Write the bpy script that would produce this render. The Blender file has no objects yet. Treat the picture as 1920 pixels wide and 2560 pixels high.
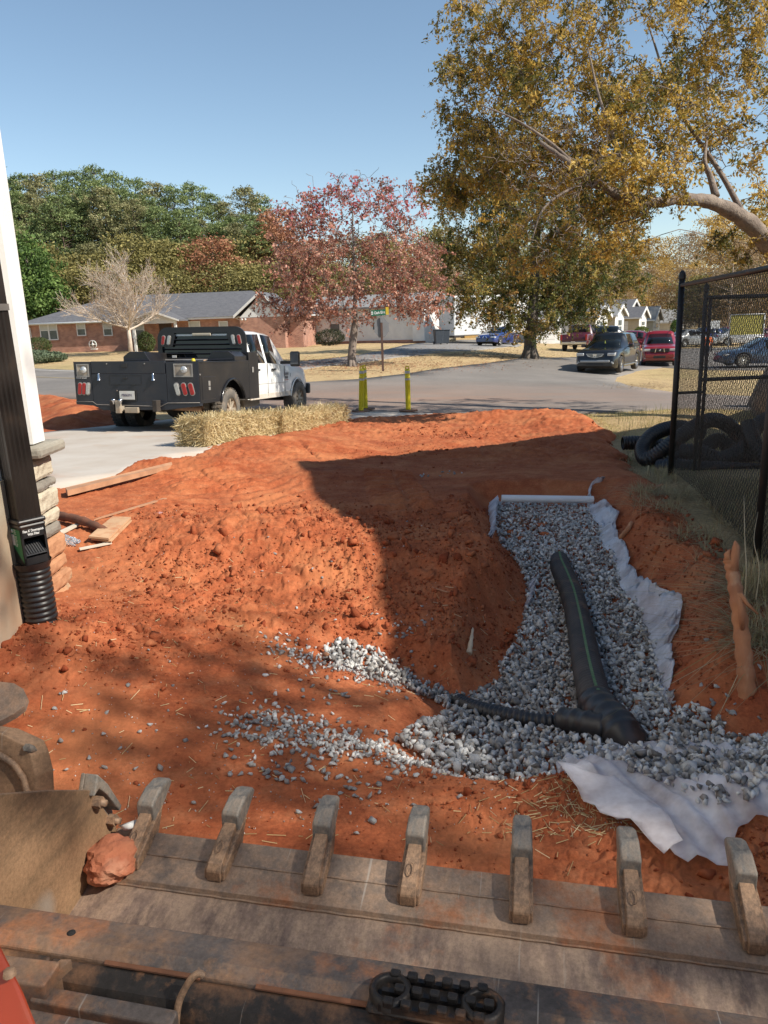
import bpy, math, random
import numpy as np
from mathutils import Vector, Matrix

R = math.radians
random.seed(7)
RNG = np.random.default_rng(11)
SC = bpy.context.scene
COL = SC.collection

# ------------------------------------------------------------------ camera
EYE = 1.60
FPX = 1900.0
PITCH = R(14.2)
ROLL = R(2.0)
_cp, _sp = math.cos(PITCH), math.sin(PITCH)
_f = np.array([0, _cp, -_sp])
_r0 = np.array([1.0, 0, 0])
_u0 = np.array([0, _sp, _cp])
_rt = math.cos(ROLL) * _r0 - math.sin(ROLL) * _u0
_up = math.cos(ROLL) * _u0 + math.sin(ROLL) * _r0
CAMPOS = np.array([0.0, 0.0, EYE])
cd = bpy.data.cameras.new('camera')
cam = bpy.data.objects.new('camera', cd)
COL.objects.link(cam)
SC.camera = cam
m = Matrix(((_rt[0], _up[0], -_f[0], 0), (_rt[1], _up[1], -_f[1], 0), (_rt[2], _up[2], -_f[2], EYE), (0, 0, 0, 1)))
cam.matrix_world = m
cd.sensor_fit = 'VERTICAL'
cd.sensor_height = 36
cd.lens = 36 * FPX / 2560.0
cd.clip_start = 0.05
cd.clip_end = 2500

# ------------------------------------------------------------------ sky and sun
SUN_TO = Vector((1.0, -0.44, 0.96)).normalized()      # direction towards the sun
elev = math.asin(SUN_TO.z)
azim = math.atan2(SUN_TO.x, SUN_TO.y)
world = bpy.data.worlds.new("World")
SC.world = world
world.use_nodes = True
wn = world.node_tree
wn.nodes.clear()
wo = wn.nodes.new('ShaderNodeOutputWorld')
bg = wn.nodes.new('ShaderNodeBackground')
sky = wn.nodes.new('ShaderNodeTexSky')
sky.sky_type = 'NISHITA'
sky.sun_disc = False
sky.sun_elevation = elev
sky.sun_rotation = azim
sky.altitude = 250
sky.air_density = 1.0
sky.dust_density = 0.15
sky.ozone_density = 0.8
hs = wn.nodes.new('ShaderNodeHueSaturation')
hs.inputs['Hue'].default_value = 0.494
hs.inputs['Value'].default_value = 1.0
hs.inputs['Saturation'].default_value = 0.98
bg.inputs['Strength'].default_value = 0.108
wn.links.new(sky.outputs[0], hs.inputs['Color'])
wn.links.new(hs.outputs[0], bg.inputs[0])
wn.links.new(bg.outputs[0], wo.inputs[0])
sd = bpy.data.lights.new('sun', 'SUN')
sd.energy = 4.9
sd.angle = R(0.53)
sd.color = (1.0, 0.93, 0.82)
sun = bpy.data.objects.new('sun', sd)
COL.objects.link(sun)
sun.rotation_euler = SUN_TO.to_track_quat('Z', 'Y').to_euler()
sun.location = (20, -10, 30)
SC.view_settings.view_transform = 'Standard'
SC.view_settings.look = 'None'
SC.view_settings.exposure = 0.48
SC.view_settings.gamma = 1.0
SC.view_settings.use_curve_mapping = False

# ------------------------------------------------------------------ picking points of the place
def ray(px, py):
    return _f + (px - 960) / FPX * _rt + (1280 - py) / FPX * _up

def P(px, py, zd):
    return CAMPOS + ray(px, py) * zd

# control points of the terrain: picture position and distance
_ctl = [(110, 1600, 3.65), (0, 1700, 3.26), (250, 1150, 10.2), (480, 1125, 10.9), (900, 1035, 18.5), (1200, 1037, 17.6), (1550, 1062, 14.8), (1620, 1165, 9.6), (1672, 1190, 7.9),
        (1885, 1400, 5.0), (1560, 940, 34), (1640, 917, 41.7), (1325, 897, 40), (1240, 868, 54), (958, 929, 31), (880, 917, 33.5),
        (200, 880, 62), (700, 868, 62), (150, 930, 37), (150, 990, 25), (1820, 917, 40), (1750, 862, 70), (1440, 880, 56),
        (1090, 855, 66), (1400, 850, 85), (1700, 1020, 18.5), (1700, 986, 23), (950, 1700, 4.0), (1240, 1250, 7.1), (900, 1250, 7.3),
        (500, 1400, 5.4)]
_cw = [P(*c) for c in _ctl]
_cw += [np.array(v, float) for v in [(-5.08, 15.2, -.35), (-2.95, 14.67, -.386), (-2.0, 18.83, -.614), (-3.94, 19.3, -.58), (0, 2.0, 0.02), (1.2, 1.8, 0.02), (-1.5, 1.5, 0.05), (0, -3, 0.05), (4, -3, 0.05), (-5, -2, 0.1), (3, 3.2, .02),
        (-40, 20, -.5), (60, 20, -1.2), (-30, -30, 0.2), (40, -30, 0), (-90, 60, -0.3), (-60, 95, .8), (0, 100, -0.2), (60, 100, -1.9), (120, 120, -2.2), (-120, 150, 2),
        (0, 170, 0), (150, 200, -1), (0, 260, 0), (-200, 260, 2), (200, 300, 0), (-25,8,-.1), (9,6,-.1), (100,-60,0), (-120,-60,0)]]
_C = np.array(_cw)
def _phi(r):
    return np.where(r > 1e-9, r * r * np.log(r + 1e-12), 0.0)
_S = 30.0
_XY = _C[:, :2] / _S
_d = np.hypot(_XY[:, None, 0] - _XY[None, :, 0], _XY[:, None, 1] - _XY[None, :, 1])
_n = len(_C)
_A = np.zeros((_n + 3, _n + 3))
_A[:_n, :_n] = _phi(_d) + np.eye(_n) * 0.0006
_A[:_n, _n] = 1; _A[:_n, _n + 1:] = _XY
_A[_n, :_n] = 1; _A[_n + 1:, :_n] = _XY.T
_b = np.zeros(_n + 3); _b[:_n] = _C[:, 2]
_w = np.linalg.solve(_A, _b)
def G(x, y):
    """base height of the ground"""
    x = np.asarray(x, float); y = np.asarray(y, float)
    sh = np.broadcast(x, y).shape
    q = np.stack([np.broadcast_to(x, sh).ravel(), np.broadcast_to(y, sh).ravel()], 1)
    q = np.clip(q, -320, 420) / _S
    out = np.empty(len(q))
    for i in range(0, len(q), 60000):
        s = q[i:i + 60000]
        dd = np.hypot(s[:, None, 0] - _XY[None, :, 0], s[:, None, 1] - _XY[None, :, 1])
        out[i:i + 60000] = _phi(dd) @ _w[:_n] + _w[_n] + s @ _w[_n + 1:]
    return out.reshape(sh) if sh else float(out[0])
def GP(px, py, off=0.0, H=None):
    """where the line of sight through a picture point meets the ground (plus off)"""
    d = ray(px, py)
    t = np.exp(np.linspace(math.log(0.8), math.log(300), 900))
    p = CAMPOS[None] + d[None] * t[:, None]
    h = (H or G)(p[:, 0], p[:, 1]) + off
    s = np.nonzero(p[:, 2] < h)[0]
    if len(s) == 0:
        return p[-1]
    i = max(s[0], 1)
    a, b = p[i - 1], p[i]
    ha, hb = a[2] - h[i - 1], b[2] - h[i]
    k = ha / (ha - hb + 1e-12)
    return a + (b - a) * k
def proj(p):
    v = np.asarray(p, float) - CAMPOS
    z = v @ _f
    return 960 + FPX * (v @ _rt) / z, 1280 - FPX * (v @ _up) / z, z

# ------------------------------------------------------------------ noise in numpy
def _hash(ix, iy, seed):
    h = (ix.astype(np.int64) * 374761393 + iy.astype(np.int64) * 668265263 + seed * 982451653) & 0x7fffffff
    h = (h ^ (h >> 13)) * 1274126177 & 0x7fffffff
    h = (h ^ (h >> 16)) & 0xffffff
    return h / float(0xffffff)
def vnoise(x, y, seed=0):
    ix = np.floor(x); iy = np.floor(y)
    fx = x - ix; fy = y - iy
    ux = fx * fx * (3 - 2 * fx); uy = fy * fy * (3 - 2 * fy)
    a = _hash(ix, iy, seed); b = _hash(ix + 1, iy, seed); c = _hash(ix, iy + 1, seed); d = _hash(ix + 1, iy + 1, seed)
    return (a * (1 - ux) + b * ux) * (1 - uy) + (c * (1 - ux) + d * ux) * uy
def fbm(x, y, oct=4, seed=0, gain=.5):
    s = 0; a = 1; t = 0
    for o in range(oct):
        s = s + a * vnoise(x * 2 ** o + 17.3 * o, y * 2 ** o - 9.1 * o, seed + o); t += a; a *= gain
    return s / t
def worley(x, y, seed=0):
    ix = np.floor(x); iy = np.floor(y)
    f1 = np.full(x.shape, 9.0); f2 = np.full(x.shape, 9.0); hid = np.zeros(x.shape)
    for dx in (-1, 0, 1):
        for dy in (-1, 0, 1):
            cx = ix + dx; cy = iy + dy
            jx = cx + _hash(cx, cy, seed); jy = cy + _hash(cx, cy, seed + 5)
            d = np.hypot(x - jx, y - jy)
            near = d < f1
            f2 = np.where(near, f1, np.minimum(f2, d))
            hid = np.where(near, _hash(cx, cy, seed + 9), hid)
            f1 = np.where(near, d, f1)
    return f1, f2, hid
def sdist(x, y, poly):
    """signed distance to a polygon, negative inside"""
    p = np.asarray(poly, float)
    d = np.full(x.shape, 1e9); inside = np.zeros(x.shape, bool)
    n = len(p)
    for i in range(n):
        a = p[i]; b = p[(i + 1) % n]
        e = b - a
        wx = x - a[0]; wy = y - a[1]
        t = np.clip((wx * e[0] + wy * e[1]) / (e @ e + 1e-12), 0, 1)
        d = np.minimum(d, np.hypot(wx - t * e[0], wy - t * e[1]))
        c1 = (a[1] > y) != (b[1] > y)
        with np.errstate(divide='ignore', invalid='ignore'):
            xi = (b[0] - a[0]) * (y - a[1]) / (b[1] - a[1] + 1e-15) + a[0]
        inside ^= (c1 & (x < xi))
    return np.where(inside, -d, d)
def sstep(a, b, x):
    t = np.clip((x - a) / (b - a), 0, 1)
    return t * t * (3 - 2 * t)
# ------------------------------------------------------------------ materials
def nodes_of(name):
    m = bpy.data.materials.new(name)
    m.use_nodes = True
    nt = m.node_tree
    nt.nodes.clear()
    out = nt.nodes.new('ShaderNodeOutputMaterial')
    b = nt.nodes.new('ShaderNodeBsdfPrincipled')
    nt.links.new(b.outputs[0], out.inputs[0])
    return m, nt, b, out
def ramp(nt, src, stops, interp='LINEAR'):
    r = nt.nodes.new('ShaderNodeValToRGB')
    r.color_ramp.interpolation = interp
    els = r.color_ramp.elements
    while len(els) < len(stops):
        els.new(0.5)
    for e, (p, c) in zip(els, stops):
        e.position = p
        e.color = (c[0], c[1], c[2], 1) if not isinstance(c, (int, float)) else (c, c, c, 1)
    nt.links.new(src, r.inputs[0])
    return r.outputs[0]
def noise(nt, scale, detail=6, rough=.6, vec=None, dist=0.0):
    n = nt.nodes.new('ShaderNodeTexNoise')
    n.inputs['Scale'].default_value = scale
    n.inputs['Detail'].default_value = detail
    n.inputs['Roughness'].default_value = rough
    n.inputs['Distortion'].default_value = dist
    if vec is not None:
        nt.links.new(vec, n.inputs['Vector'])
    return n.outputs[0]
def coords(nt, kind='Object', scale=None):
    t = nt.nodes.new('ShaderNodeTexCoord')
    o = t.outputs[kind]
    if scale:
        mp = nt.nodes.new('ShaderNodeMapping')
        mp.inputs['Scale'].default_value = scale
        nt.links.new(o, mp.inputs[0]); o = mp.outputs[0]
    return o
def mixc(nt, fac, a, b, mode='MIX'):
    m = nt.nodes.new('ShaderNodeMix')
    m.data_type = 'RGBA'; m.blend_type = mode
    for s, i in ((fac, 0), (a, 6), (b, 7)):
        if isinstance(s, (int, float)): m.inputs[i].default_value = s
        elif isinstance(s, tuple): m.inputs[i].default_value = (*s[:3], 1)
        else: nt.links.new(s, m.inputs[i])
    return m.outputs[2]
def bump(nt, b, src, strength=.5, dist=.01):
    n = nt.nodes.new('ShaderNodeBump')
    n.inputs['Strength'].default_value = strength
    n.inputs['Distance'].default_value = dist
    nt.links.new(src, n.inputs['Height'])
    nt.links.new(n.outputs[0], b.inputs['Normal'])
MATS = {}
def mat(name, c1, c2=None, rough=.6, metal=0.0, scale=6, detail=5, bmp=0.0, bdist=.005, lo=.35, hi=.65, spec=None, c3=None, s3=30, lo3=.55, hi3=.7, stretch=None, coat=0, kind='Object'):
    if name in MATS: return MATS[name]
    m, nt, b, out = nodes_of(name)
    b.inputs['Roughness'].default_value = rough
    b.inputs['Metallic'].default_value = metal
    if coat: b.inputs['Coat Weight'].default_value = coat; b.inputs['Coat Roughness'].default_value = .06
    if spec is not None: b.inputs['Specular IOR Level'].default_value = spec
    if c2 is None:
        c2 = tuple(x * .8 for x in c1)
    vec = coords(nt, kind, stretch)
    n = noise(nt, scale, detail, .62, vec)
    col = ramp(nt, n, [(lo, c1), (hi, c2)])
    if c3 is not None:
        n3 = noise(nt, s3, 4, .6, vec)
        f = ramp(nt, n3, [(lo3, 0.0), (hi3, 1.0)])
        col = mixc(nt, f, col, c3)
    nt.links.new(col, b.inputs['Base Color'])
    if bmp:
        n2 = noise(nt, scale * 5, 6, .65, vec)
        bump(nt, b, n2, bmp, bdist)
    MATS[name] = m
    return m
def attr_mat(name, stops, rough=.7, bmp=0, scale=40, attr='var', transl=0.0, spec=.3, nscale=None):
    """colour picked by a per-piece value stored on the mesh (each stone or leaf has its own colour)"""
    if name in MATS: return MATS[name]
    m, nt, b, out = nodes_of(name)
    a = nt.nodes.new('ShaderNodeAttribute'); a.attribute_name = attr
    col = ramp(nt, a.outputs['Fac'], stops)
    if nscale:
        n = noise(nt, nscale, 4, .6, coords(nt, 'Object'))
        f = ramp(nt, n, [(.3, .72), (.7, 1.15)])
        col = mixc(nt, 1.0, col, f, 'MULTIPLY')
    nt.links.new(col, b.inputs['Base Color'])
    b.inputs['Roughness'].default_value = rough
    b.inputs['Specular IOR Level'].default_value = spec
    if bmp: bump(nt, b, noise(nt, scale, 5, .6, coords(nt, 'Object')), bmp, .004)
    if transl:
        t = nt.nodes.new('ShaderNodeBsdfTranslucent')
        nt.links.new(col, t.inputs[0])
        mx = nt.nodes.new('ShaderNodeMixShader')
        mx.inputs[0].default_value = transl
        nt.links.new(b.outputs[0], mx.inputs[1]); nt.links.new(t.outputs[0], mx.inputs[2])
        nt.links.new(mx.outputs[0], out.inputs[0])
    MATS[name] = m
    return m
def glass_mat(name, col=(.02, .025, .03), rough=.05):
    if name in MATS: return MATS[name]
    m, nt, b, out = nodes_of(name)
    n = noise(nt, 1.5, 3, .5, coords(nt))
    c = ramp(nt, n, [(.35, col), (.7, tuple(x * 1.8 for x in col))])
    nt.links.new(c, b.inputs['Base Color'])
    b.inputs['Roughness'].default_value = rough
    b.inputs['Specular IOR Level'].default_value = .5
    MATS[name] = m
    return m

# ------------------------------------------------------------------ meshes
def tag(o, label=None, cat=None, group=None, kind=None):
    if label: o['label'] = label
    if cat: o['category'] = cat
    if group: o['group'] = group
    if kind: o['kind'] = kind
    return o
def empty(name, loc, rz=0, label=None, cat=None, group=None):
    o = bpy.data.objects.new(name, None)
    COL.objects.link(o)
    o.location = loc
    o.rotation_euler = (0, 0, rz)
    o.empty_display_size = .2
    return tag(o, label, cat, group)
def link(name, me, parent=None):
    o = bpy.data.objects.new(name, me)
    COL.objects.link(o)
    if parent is not None: o.parent = parent
    return o
def npmesh(name, V, F, material=None, smooth=False, attr=None, nper=None):
    """V (n,3), F (m,k) arrays"""
    V = np.asarray(V, np.float32); F = np.asarray(F, np.int32)
    me = bpy.data.meshes.new(name)
    k = F.shape[1]
    me.vertices.add(len(V)); me.vertices.foreach_set('co', V.ravel())
    me.loops.add(F.size); me.loops.foreach_set('vertex_index', F.ravel())
    me.polygons.add(len(F)); me.polygons.foreach_set('loop_start', np.arange(0, F.size, k, dtype=np.int32))
    me.polygons.foreach_set('loop_total', np.full(len(F), k, np.int32))
    if smooth: me.polygons.foreach_set('use_smooth', np.ones(len(F), bool))
    me.update(calc_edges=True)
    if attr is not None:
        a = me.attributes.new('var', 'FLOAT', 'POINT')
        a.data.foreach_set('value', np.asarray(attr, np.float32))
    if material: me.materials.append(material)
    return me
class MB:
    def __init__(s): s.v = []; s.f = []; s.sm = []
    def add(s, V, F, smooth=False):
        o = len(s.v)
        s.v += [tuple(map(float, v)) for v in V]
        s.f += [tuple(int(i) + o for i in f) for f in F]
        s.sm += [smooth] * len(F)
        return s
    def box(s, c, d, rot=None, taper=None):
        hx, hy, hz = d[0] / 2, d[1] / 2, d[2] / 2
        V = []
        for z in (-1, 1):
            k = 1 if (z < 0 or not taper) else taper
            for x, y in ((-1, -1), (1, -1), (1, 1), (-1, 1)):
                V.append(Vector((x * hx * k, y * hy * k, z * hz)))
        if rot is not None:
            M = rot if isinstance(rot, Matrix) else Matrix.Rotation(rot, 3, 'Z')
            V = [M @ v for v in V]
        V = [(v[0] + c[0], v[1] + c[1], v[2] + c[2]) for v in V]
        return s.add(V, [(3, 2, 1, 0), (4, 5, 6, 7), (0, 1, 5, 4), (1, 2, 6, 5), (2, 3, 7, 6), (3, 0, 4, 7)])
    def bbox(s, x0, x1, y0, y1, z0, z1):
        return s.box(((x0 + x1) / 2, (y0 + y1) / 2, (z0 + z1) / 2), (abs(x1 - x0), abs(y1 - y0), abs(z1 - z0)))
    def rbox(s, c, d, r=.02, rot=None, seg=2):
        """box with chamfered edges"""
        hx, hy, hz = d[0] / 2, d[1] / 2, d[2] / 2
        r = min(r, hx * .95, hy * .95, hz * .95)
        V = []; F = []
        rings = []
        levels = [(-hz, r), (-hz + r * .3, r * .3), (-hz + r, 0), (hz - r, 0), (hz - r * .3, r * .3), (hz, r)]
        pts = []
        for cx, cy, a0 in ((1, 1, 0), (-1, 1, 90), (-1, -1, 180), (1, -1, 270)):
            for k in range(seg + 1):
                a = R(a0 + 90 * k / seg)
                pts.append((cx, cy, math.cos(a), math.sin(a)))
        n = len(pts)
        for z, ins in levels:
            for cx, cy, ca, sa in pts:
                V.append(Vector((cx * (hx - r) + ca * (r - ins), cy * (hy - r) + sa * (r - ins), z)))
        for l in range(len(levels) - 1):
            for i in range(n):
                j = (i + 1) % n
                F.append((l * n + i, l * n + j, (l + 1) * n + j, (l + 1) * n + i))
        F.append(tuple(range(n - 1, -1, -1)))
        F.append(tuple((len(levels) - 1) * n + i for i in range(n)))
        if rot is not None:
            M = rot if isinstance(rot, Matrix) else Matrix.Rotation(rot, 3, 'Z')
            V = [M @ v for v in V]
        V = [(v[0] + c[0], v[1] + c[1], v[2] + c[2]) for v in V]
        return s.add(V, F)
    def tube(s, pts, rad, seg=8, caps=True, smooth=True, closed=False):
        pts = [Vector(p) for p in pts]
        n = len(pts)
        if not hasattr(rad, '__len__'): rad = [rad] * n
        V = []; F = []
        up = Vector((0, 0, 1))
        t0 = (pts[1] - pts[0]).normalized()
        a = t0.orthogonal().normalized()
        for i, p in enumerate(pts):
            if closed: t = (pts[(i + 1) % n] - pts[i - 1])
            elif i == 0: t = pts[1] - pts[0]
            elif i == n - 1: t = pts[-1] - pts[-2]
            else: t = pts[i + 1] - pts[i - 1]
            t = t.normalized() if t.length > 1e-9 else t0
            a = a - t * a.dot(t)
            a = a.normalized() if a.length > 1e-6 else t.orthogonal().normalized()
            b = t.cross(a)
            for k in range(seg):
                g = 2 * math.pi * k / seg
                V.append(p + (a * math.cos(g) + b * math.sin(g)) * rad[i])
        m = n if closed else n - 1
        for i in range(m):
            for k in range(seg):
                j = (i + 1) % n; l = (k + 1) % seg
                F.append((i * seg + k, i * seg + l, j * seg + l, j * seg + k))
        s.add(V, F, smooth)
        if caps and not closed:
            o = len(s.v) - len(V)
            s.f.append(tuple(o + k for k in range(seg - 1, -1, -1))); s.sm.append(False)
            s.f.append(tuple(o + (n - 1) * seg + k for k in range(seg))); s.sm.append(False)
        return s
    def lathe(s, prof, c=(0, 0, 0), axis='Z', seg=20, smooth=True, rot=None):
        """prof: list of (radius, height)"""
        V = []; F = []
        for r, h in prof:
            for k in range(seg):
                g = 2 * math.pi * k / seg
                x, y = r * math.cos(g), r * math.sin(g)
                v = Vector((x, y, h)) if axis == 'Z' else (Vector((h, x, y)) if axis == 'X' else Vector((y, h, x)))
                if rot is not None: v = rot @ v
                V.append((v[0] + c[0], v[1] + c[1], v[2] + c[2]))
        for i in range(len(prof) - 1):
            for k in range(seg):
                l = (k + 1) % seg
                F.append((i * seg + k, i * seg + l, (i + 1) * seg + l, (i + 1) * seg + k))
        return s.add(V, F, smooth)
    def prism(s, poly, axis, a, b):
        """extrude a 2d polygon along an axis from a to b; axis X: poly is (y,z); Y: (x,z); Z: (x,y)"""
        n = len(poly)
        def mk(p, h):
            return {'X': (h, p[0], p[1]), 'Y': (p[0], h, p[1]), 'Z': (p[0], p[1], h)}[axis]
        V = [mk(p, a) for p in poly] + [mk(p, b) for p in poly]
        F = [(i, (i + 1) % n, n + (i + 1) % n, n + i) for i in range(n)]
        F += [tuple(range(n - 1, -1, -1)), tuple(range(n, 2 * n))]
        return s.add(V, F)
    def quad(s, *p): return s.add(p, [tuple(range(len(p)))])
    def mesh(s, name, material, weld=False):
        me = bpy.data.meshes.new(name)
        me.from_pydata(s.v, [], s.f)
        me.polygons.foreach_set('use_smooth', s.sm)
        me.update()
        import bmesh
        bm = bmesh.new(); bm.from_mesh(me)
        if weld: bmesh.ops.remove_doubles(bm, verts=bm.verts, dist=1e-5)
        bmesh.ops.recalc_face_normals(bm, faces=bm.faces)
        bm.to_mesh(me); bm.free()
        if material: me.materials.append(material)
        return me
    def build(s, name, material, parent=None, label=None, cat=None, group=None, kind=None, weld=False):
        o = link(name, s.mesh(name, material, weld), parent)
        return tag(o, label, cat, group, kind)
def bevel(o, w=.01, seg=2, angle=35):
    b = o.modifiers.new('bevel', 'BEVEL'); b.width = w; b.segments = seg; b.limit_method = 'ANGLE'; b.angle_limit = R(angle)
    return o
def kids(o): return [c for c in COL.objects if c.parent == o]
def copy_tree(o, parent=None, _map=None):
    if _map is None:
        _map = {}
        for c in COL.objects:
            if c.parent is not None: _map.setdefault(c.parent.name, []).append(c)
    c = o.copy(); COL.objects.link(c)
    if parent is not None: c.parent = parent
    for ch in _map.get(o.name, []): copy_tree(ch, c, _map)
    return c
def subdiv_poly(poly, step):
    out = []
    for i in range(len(poly)):
        a = np.array(poly[i]); b = np.array(poly[(i + 1) % len(poly)])
        n = max(1, int(np.hypot(*(b - a)[:2]) / step))
        for k in range(n): out.append(tuple(a + (b - a) * k / n))
    return out
def sheet(name, poly, off, step, material, label=None, kind='structure', H=None, rag=0.0, skirt=0.0, seed=3):
    """a sheet laid on the ground inside a polygon (world xy), cut to the outline"""
    import bmesh
    poly = subdiv_poly([tuple(p[:2]) for p in poly], step)
    if rag:
        pp = np.array(poly)
        pp[:, 0] += (fbm(pp[:, 0] * 1.7, pp[:, 1] * 1.7, 3, seed) - .5) * 2 * rag
        pp[:, 1] += (fbm(pp[:, 0] * 1.7 + 40, pp[:, 1] * 1.7, 3, seed + 4) - .5) * 2 * rag
        poly = [tuple(p) for p in pp]
    from mathutils.geometry import delaunay_2d_cdt
    P2 = np.array(poly)
    x0, y0 = P2.min(0); x1, y1 = P2.max(0)
    gx, gy = np.meshgrid(np.arange(x0, x1, step), np.arange(y0, y1, step))
    gx = gx.ravel() + RNG.uniform(-.2, .2, gx.size) * step; gy = gy.ravel() + RNG.uniform(-.2, .2, gy.size) * step
    d = sdist(gx, gy, P2)
    k = d < -step * .35
    pts = [Vector(p) for p in poly] + [Vector((a, b)) for a, b in zip(gx[k], gy[k])]
    n = len(poly)
    vs, es, fs, *_ = delaunay_2d_cdt(pts, [], [list(range(n))], 1, 1e-5)
    V = np.array([(v.x, v.y) for v in vs])
    z = (H or G)(V[:, 0], V[:, 1]) + off
    me = bpy.data.meshes.new(name)
    me.from_pydata([(a, b, c) for (a, b), c in zip(V, z)], [], [tuple(f) for f in fs])
    me.polygons.foreach_set('use_smooth', [True] * len(me.polygons))
    bm = bmesh.new(); bm.from_mesh(me)
    bmesh.ops.recalc_face_normals(bm, faces=bm.faces)
    if bm.faces and sum(f.normal.z for f in bm.faces) < 0:
        bmesh.ops.reverse_faces(bm, faces=bm.faces)
    if skirt:
        be = [e for e in bm.edges if e.is_boundary]
        r = bmesh.ops.extrude_edge_only(bm, edges=be)
        for g in r['geom']:
            if isinstance(g, bmesh.types.BMVert): g.co.z -= skirt
    bm.to_mesh(me); bm.free()
    me.materials.append(material)
    o = link(name, me)
    return tag(o, label, None, None, kind)
# ------------------------------------------------------------------ outlines read off the photograph
def px_poly(pts, off=0.0, H=None): return [tuple(GP(a, b, off, H)[:2]) for a, b in pts]
DIRT_PX = [(165, 1222), (300, 1192), (420, 1160), (500, 1133), (640, 1098), (760, 1072), (850, 1060), (905, 1052), (1100, 1047), (1200, 1040), (1330, 1032),
           (1450, 1036), (1490, 1062), (1545, 1092), (1550, 1128), (1600, 1165), (1665, 1215), (1740, 1290), (1800, 1370), (1880, 1450)]
DIRT = px_poly(DIRT_PX)
_l = GP(165, 1222)
_l2 = GP(10, 1236)
DIRT = [(-2.2, -1.5), (-2.6, 4.0), (float(_l2[0]), float(_l2[1]))] + DIRT + [(3.2, 3.4), (3.6, 1.0), (3.6, -1.5)]
DRIVE = px_poly([(20, 1260), (20, 1100), (250, 1076), (420, 1057), (600, 1037), (770, 1030), (900, 1036), (1100, 1042), (1130, 1052), (1000, 1068), (900, 1072), (760, 1085), (640, 1112), (500, 1148), (420, 1172), (300, 1206), (170, 1240)])
ROAD = px_poly([(-700, 893), (-400, 903), (60, 921), (400, 938), (770, 957), (900, 950), (1000, 938), (1120, 920), (1250, 905), (1450, 893), (1560, 882), (1700, 872), (1920, 866), (2300, 866),
                (2300, 912), (1920, 926), (1750, 925), (1660, 919), (1590, 928), (1545, 942), (1535, 954), (1570, 966), (1700, 985), (1920, 995), (2600, 1025),
                (2600, 1075), (1920, 1026), (1700, 1022), (1450, 1036), (1200, 1044), (1000, 1044), (850, 1040), (700, 1036), (560, 1036), (420, 1022), (250, 1004), (100, 993), (-400, 985), (-800, 990)])
PAD = px_poly([(560, 930), (640, 918), (760, 905), (870, 893), (960, 878), (1030, 861), (1150, 851), (1290, 851), (1300, 866), (1200, 876), (1080, 886), (960, 900), (860, 912), (760, 925), (640, 934), (560, 940)])

# trench with the stone
def dep_y(y): return np.interp(y, [2.6, 3.5, 4.4, 5.4, 6.6, 7.6], [.05, .10, .21, .20, .14, .11])
def dep(px, py):
    if px <= 1210: return .05
    d = .2
    for _ in range(3): d = float(dep_y(GP(px, py, -d)[1]))
    return d
S = 1.1573
TR_PX = [(a * S, b * S) for a, b in [(1064, 1086), (1286, 1086), (1306, 1150), (1350, 1250), (1382, 1310), (1424, 1370), (1436, 1500), (1460, 1530), (1545, 1545), (1570, 1585), (1700, 1600), (1800, 1640),
         (1800, 1790), (1700, 1765), (1590, 1740), (1450, 1720), (1330, 1680), (1240, 1650), (1190, 1690), (1100, 1702), (1010, 1682), (910, 1648), (845, 1608), (900, 1570), (975, 1528), (930, 1505), (860, 1490), (760, 1474), (690, 1446),
         (700, 1412), (760, 1400), (850, 1436), (930, 1470), (1000, 1488), (1064, 1480), (1082, 1430), (1110, 1385), (1136, 1300), (1132, 1262), (1118, 1222), (1080, 1180), (1060, 1130)]]
TRENCH = [tuple(GP(a, b, -dep(a, b))[:2]) for a, b in TR_PX]
_ax = np.array([GP(1250, 1260)[:2], GP(1240, 1700)[:2]])
CLOTH_AREA = px_poly([(1388, 1918), (1450, 1990), (1540, 2056), (1700, 2150), (1820, 2178), (1850, 2070), (1990, 2040), (2050, 1880), (1770, 1872), (1430, 1886)])
def depth_at(x, y):
    d = dep_y(y)
    t = np.clip((y - _ax[1, 1]) / (_ax[0, 1] - _ax[1, 1]), 0, 1)
    lx = _ax[1, 0] + (_ax[0, 0] - _ax[1, 0]) * t
    return d * sstep(-.75, -.05, x - lx) + .03

def bumps_at(px, py, off=0): return GP(px, py, off)
_mounds = []
for px, py, h, sx, sy, ang in [
        (960, 1440, .13, .85, .30, -10), (760, 1370, .10, .7, .35, 5), (560, 1340, .07, .6, .4, 0), (1140, 1420, .07, .32, .5, 20), (1215, 1500, .05, .18, .4, 15), (1120, 1590, .05, .3, .2, 0),
        (1260, 1300, .08, .3, .7, 0), (1180, 1150, .04, .8, .6, 0), (1240, 1056, .13, 1.4, .5, 0), (1420, 1065, .10, .9, .6, 0), (960, 1078, .07, 1.4, .4, 0), (620, 1120, .07, .9, .3, 10), (420, 1190, .10, .9, .22, 15),
        (1480, 1130, .12, .5, .8, 0), (1640, 1330, .10, .3, 1.0, -10), (1780, 1560, .07, .3, .5, 0), (1840, 1480, .06, .4, .5, 0), (830, 1200, .06, .5, .3, 0), (180, 1620, .05, .3, .25, 0), (1880, 2080, .12, .18, .14, 0), (1340, 1960, .05, .3, .15, 0), (1230, 1060, .12, .4, .3, 0), (1050, 1270, .05, .4, .3, 0)]:
    c = GP(px, py); _mounds.append((c[0], c[1], h, sx, sy, R(ang)))
_rough = []
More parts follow.
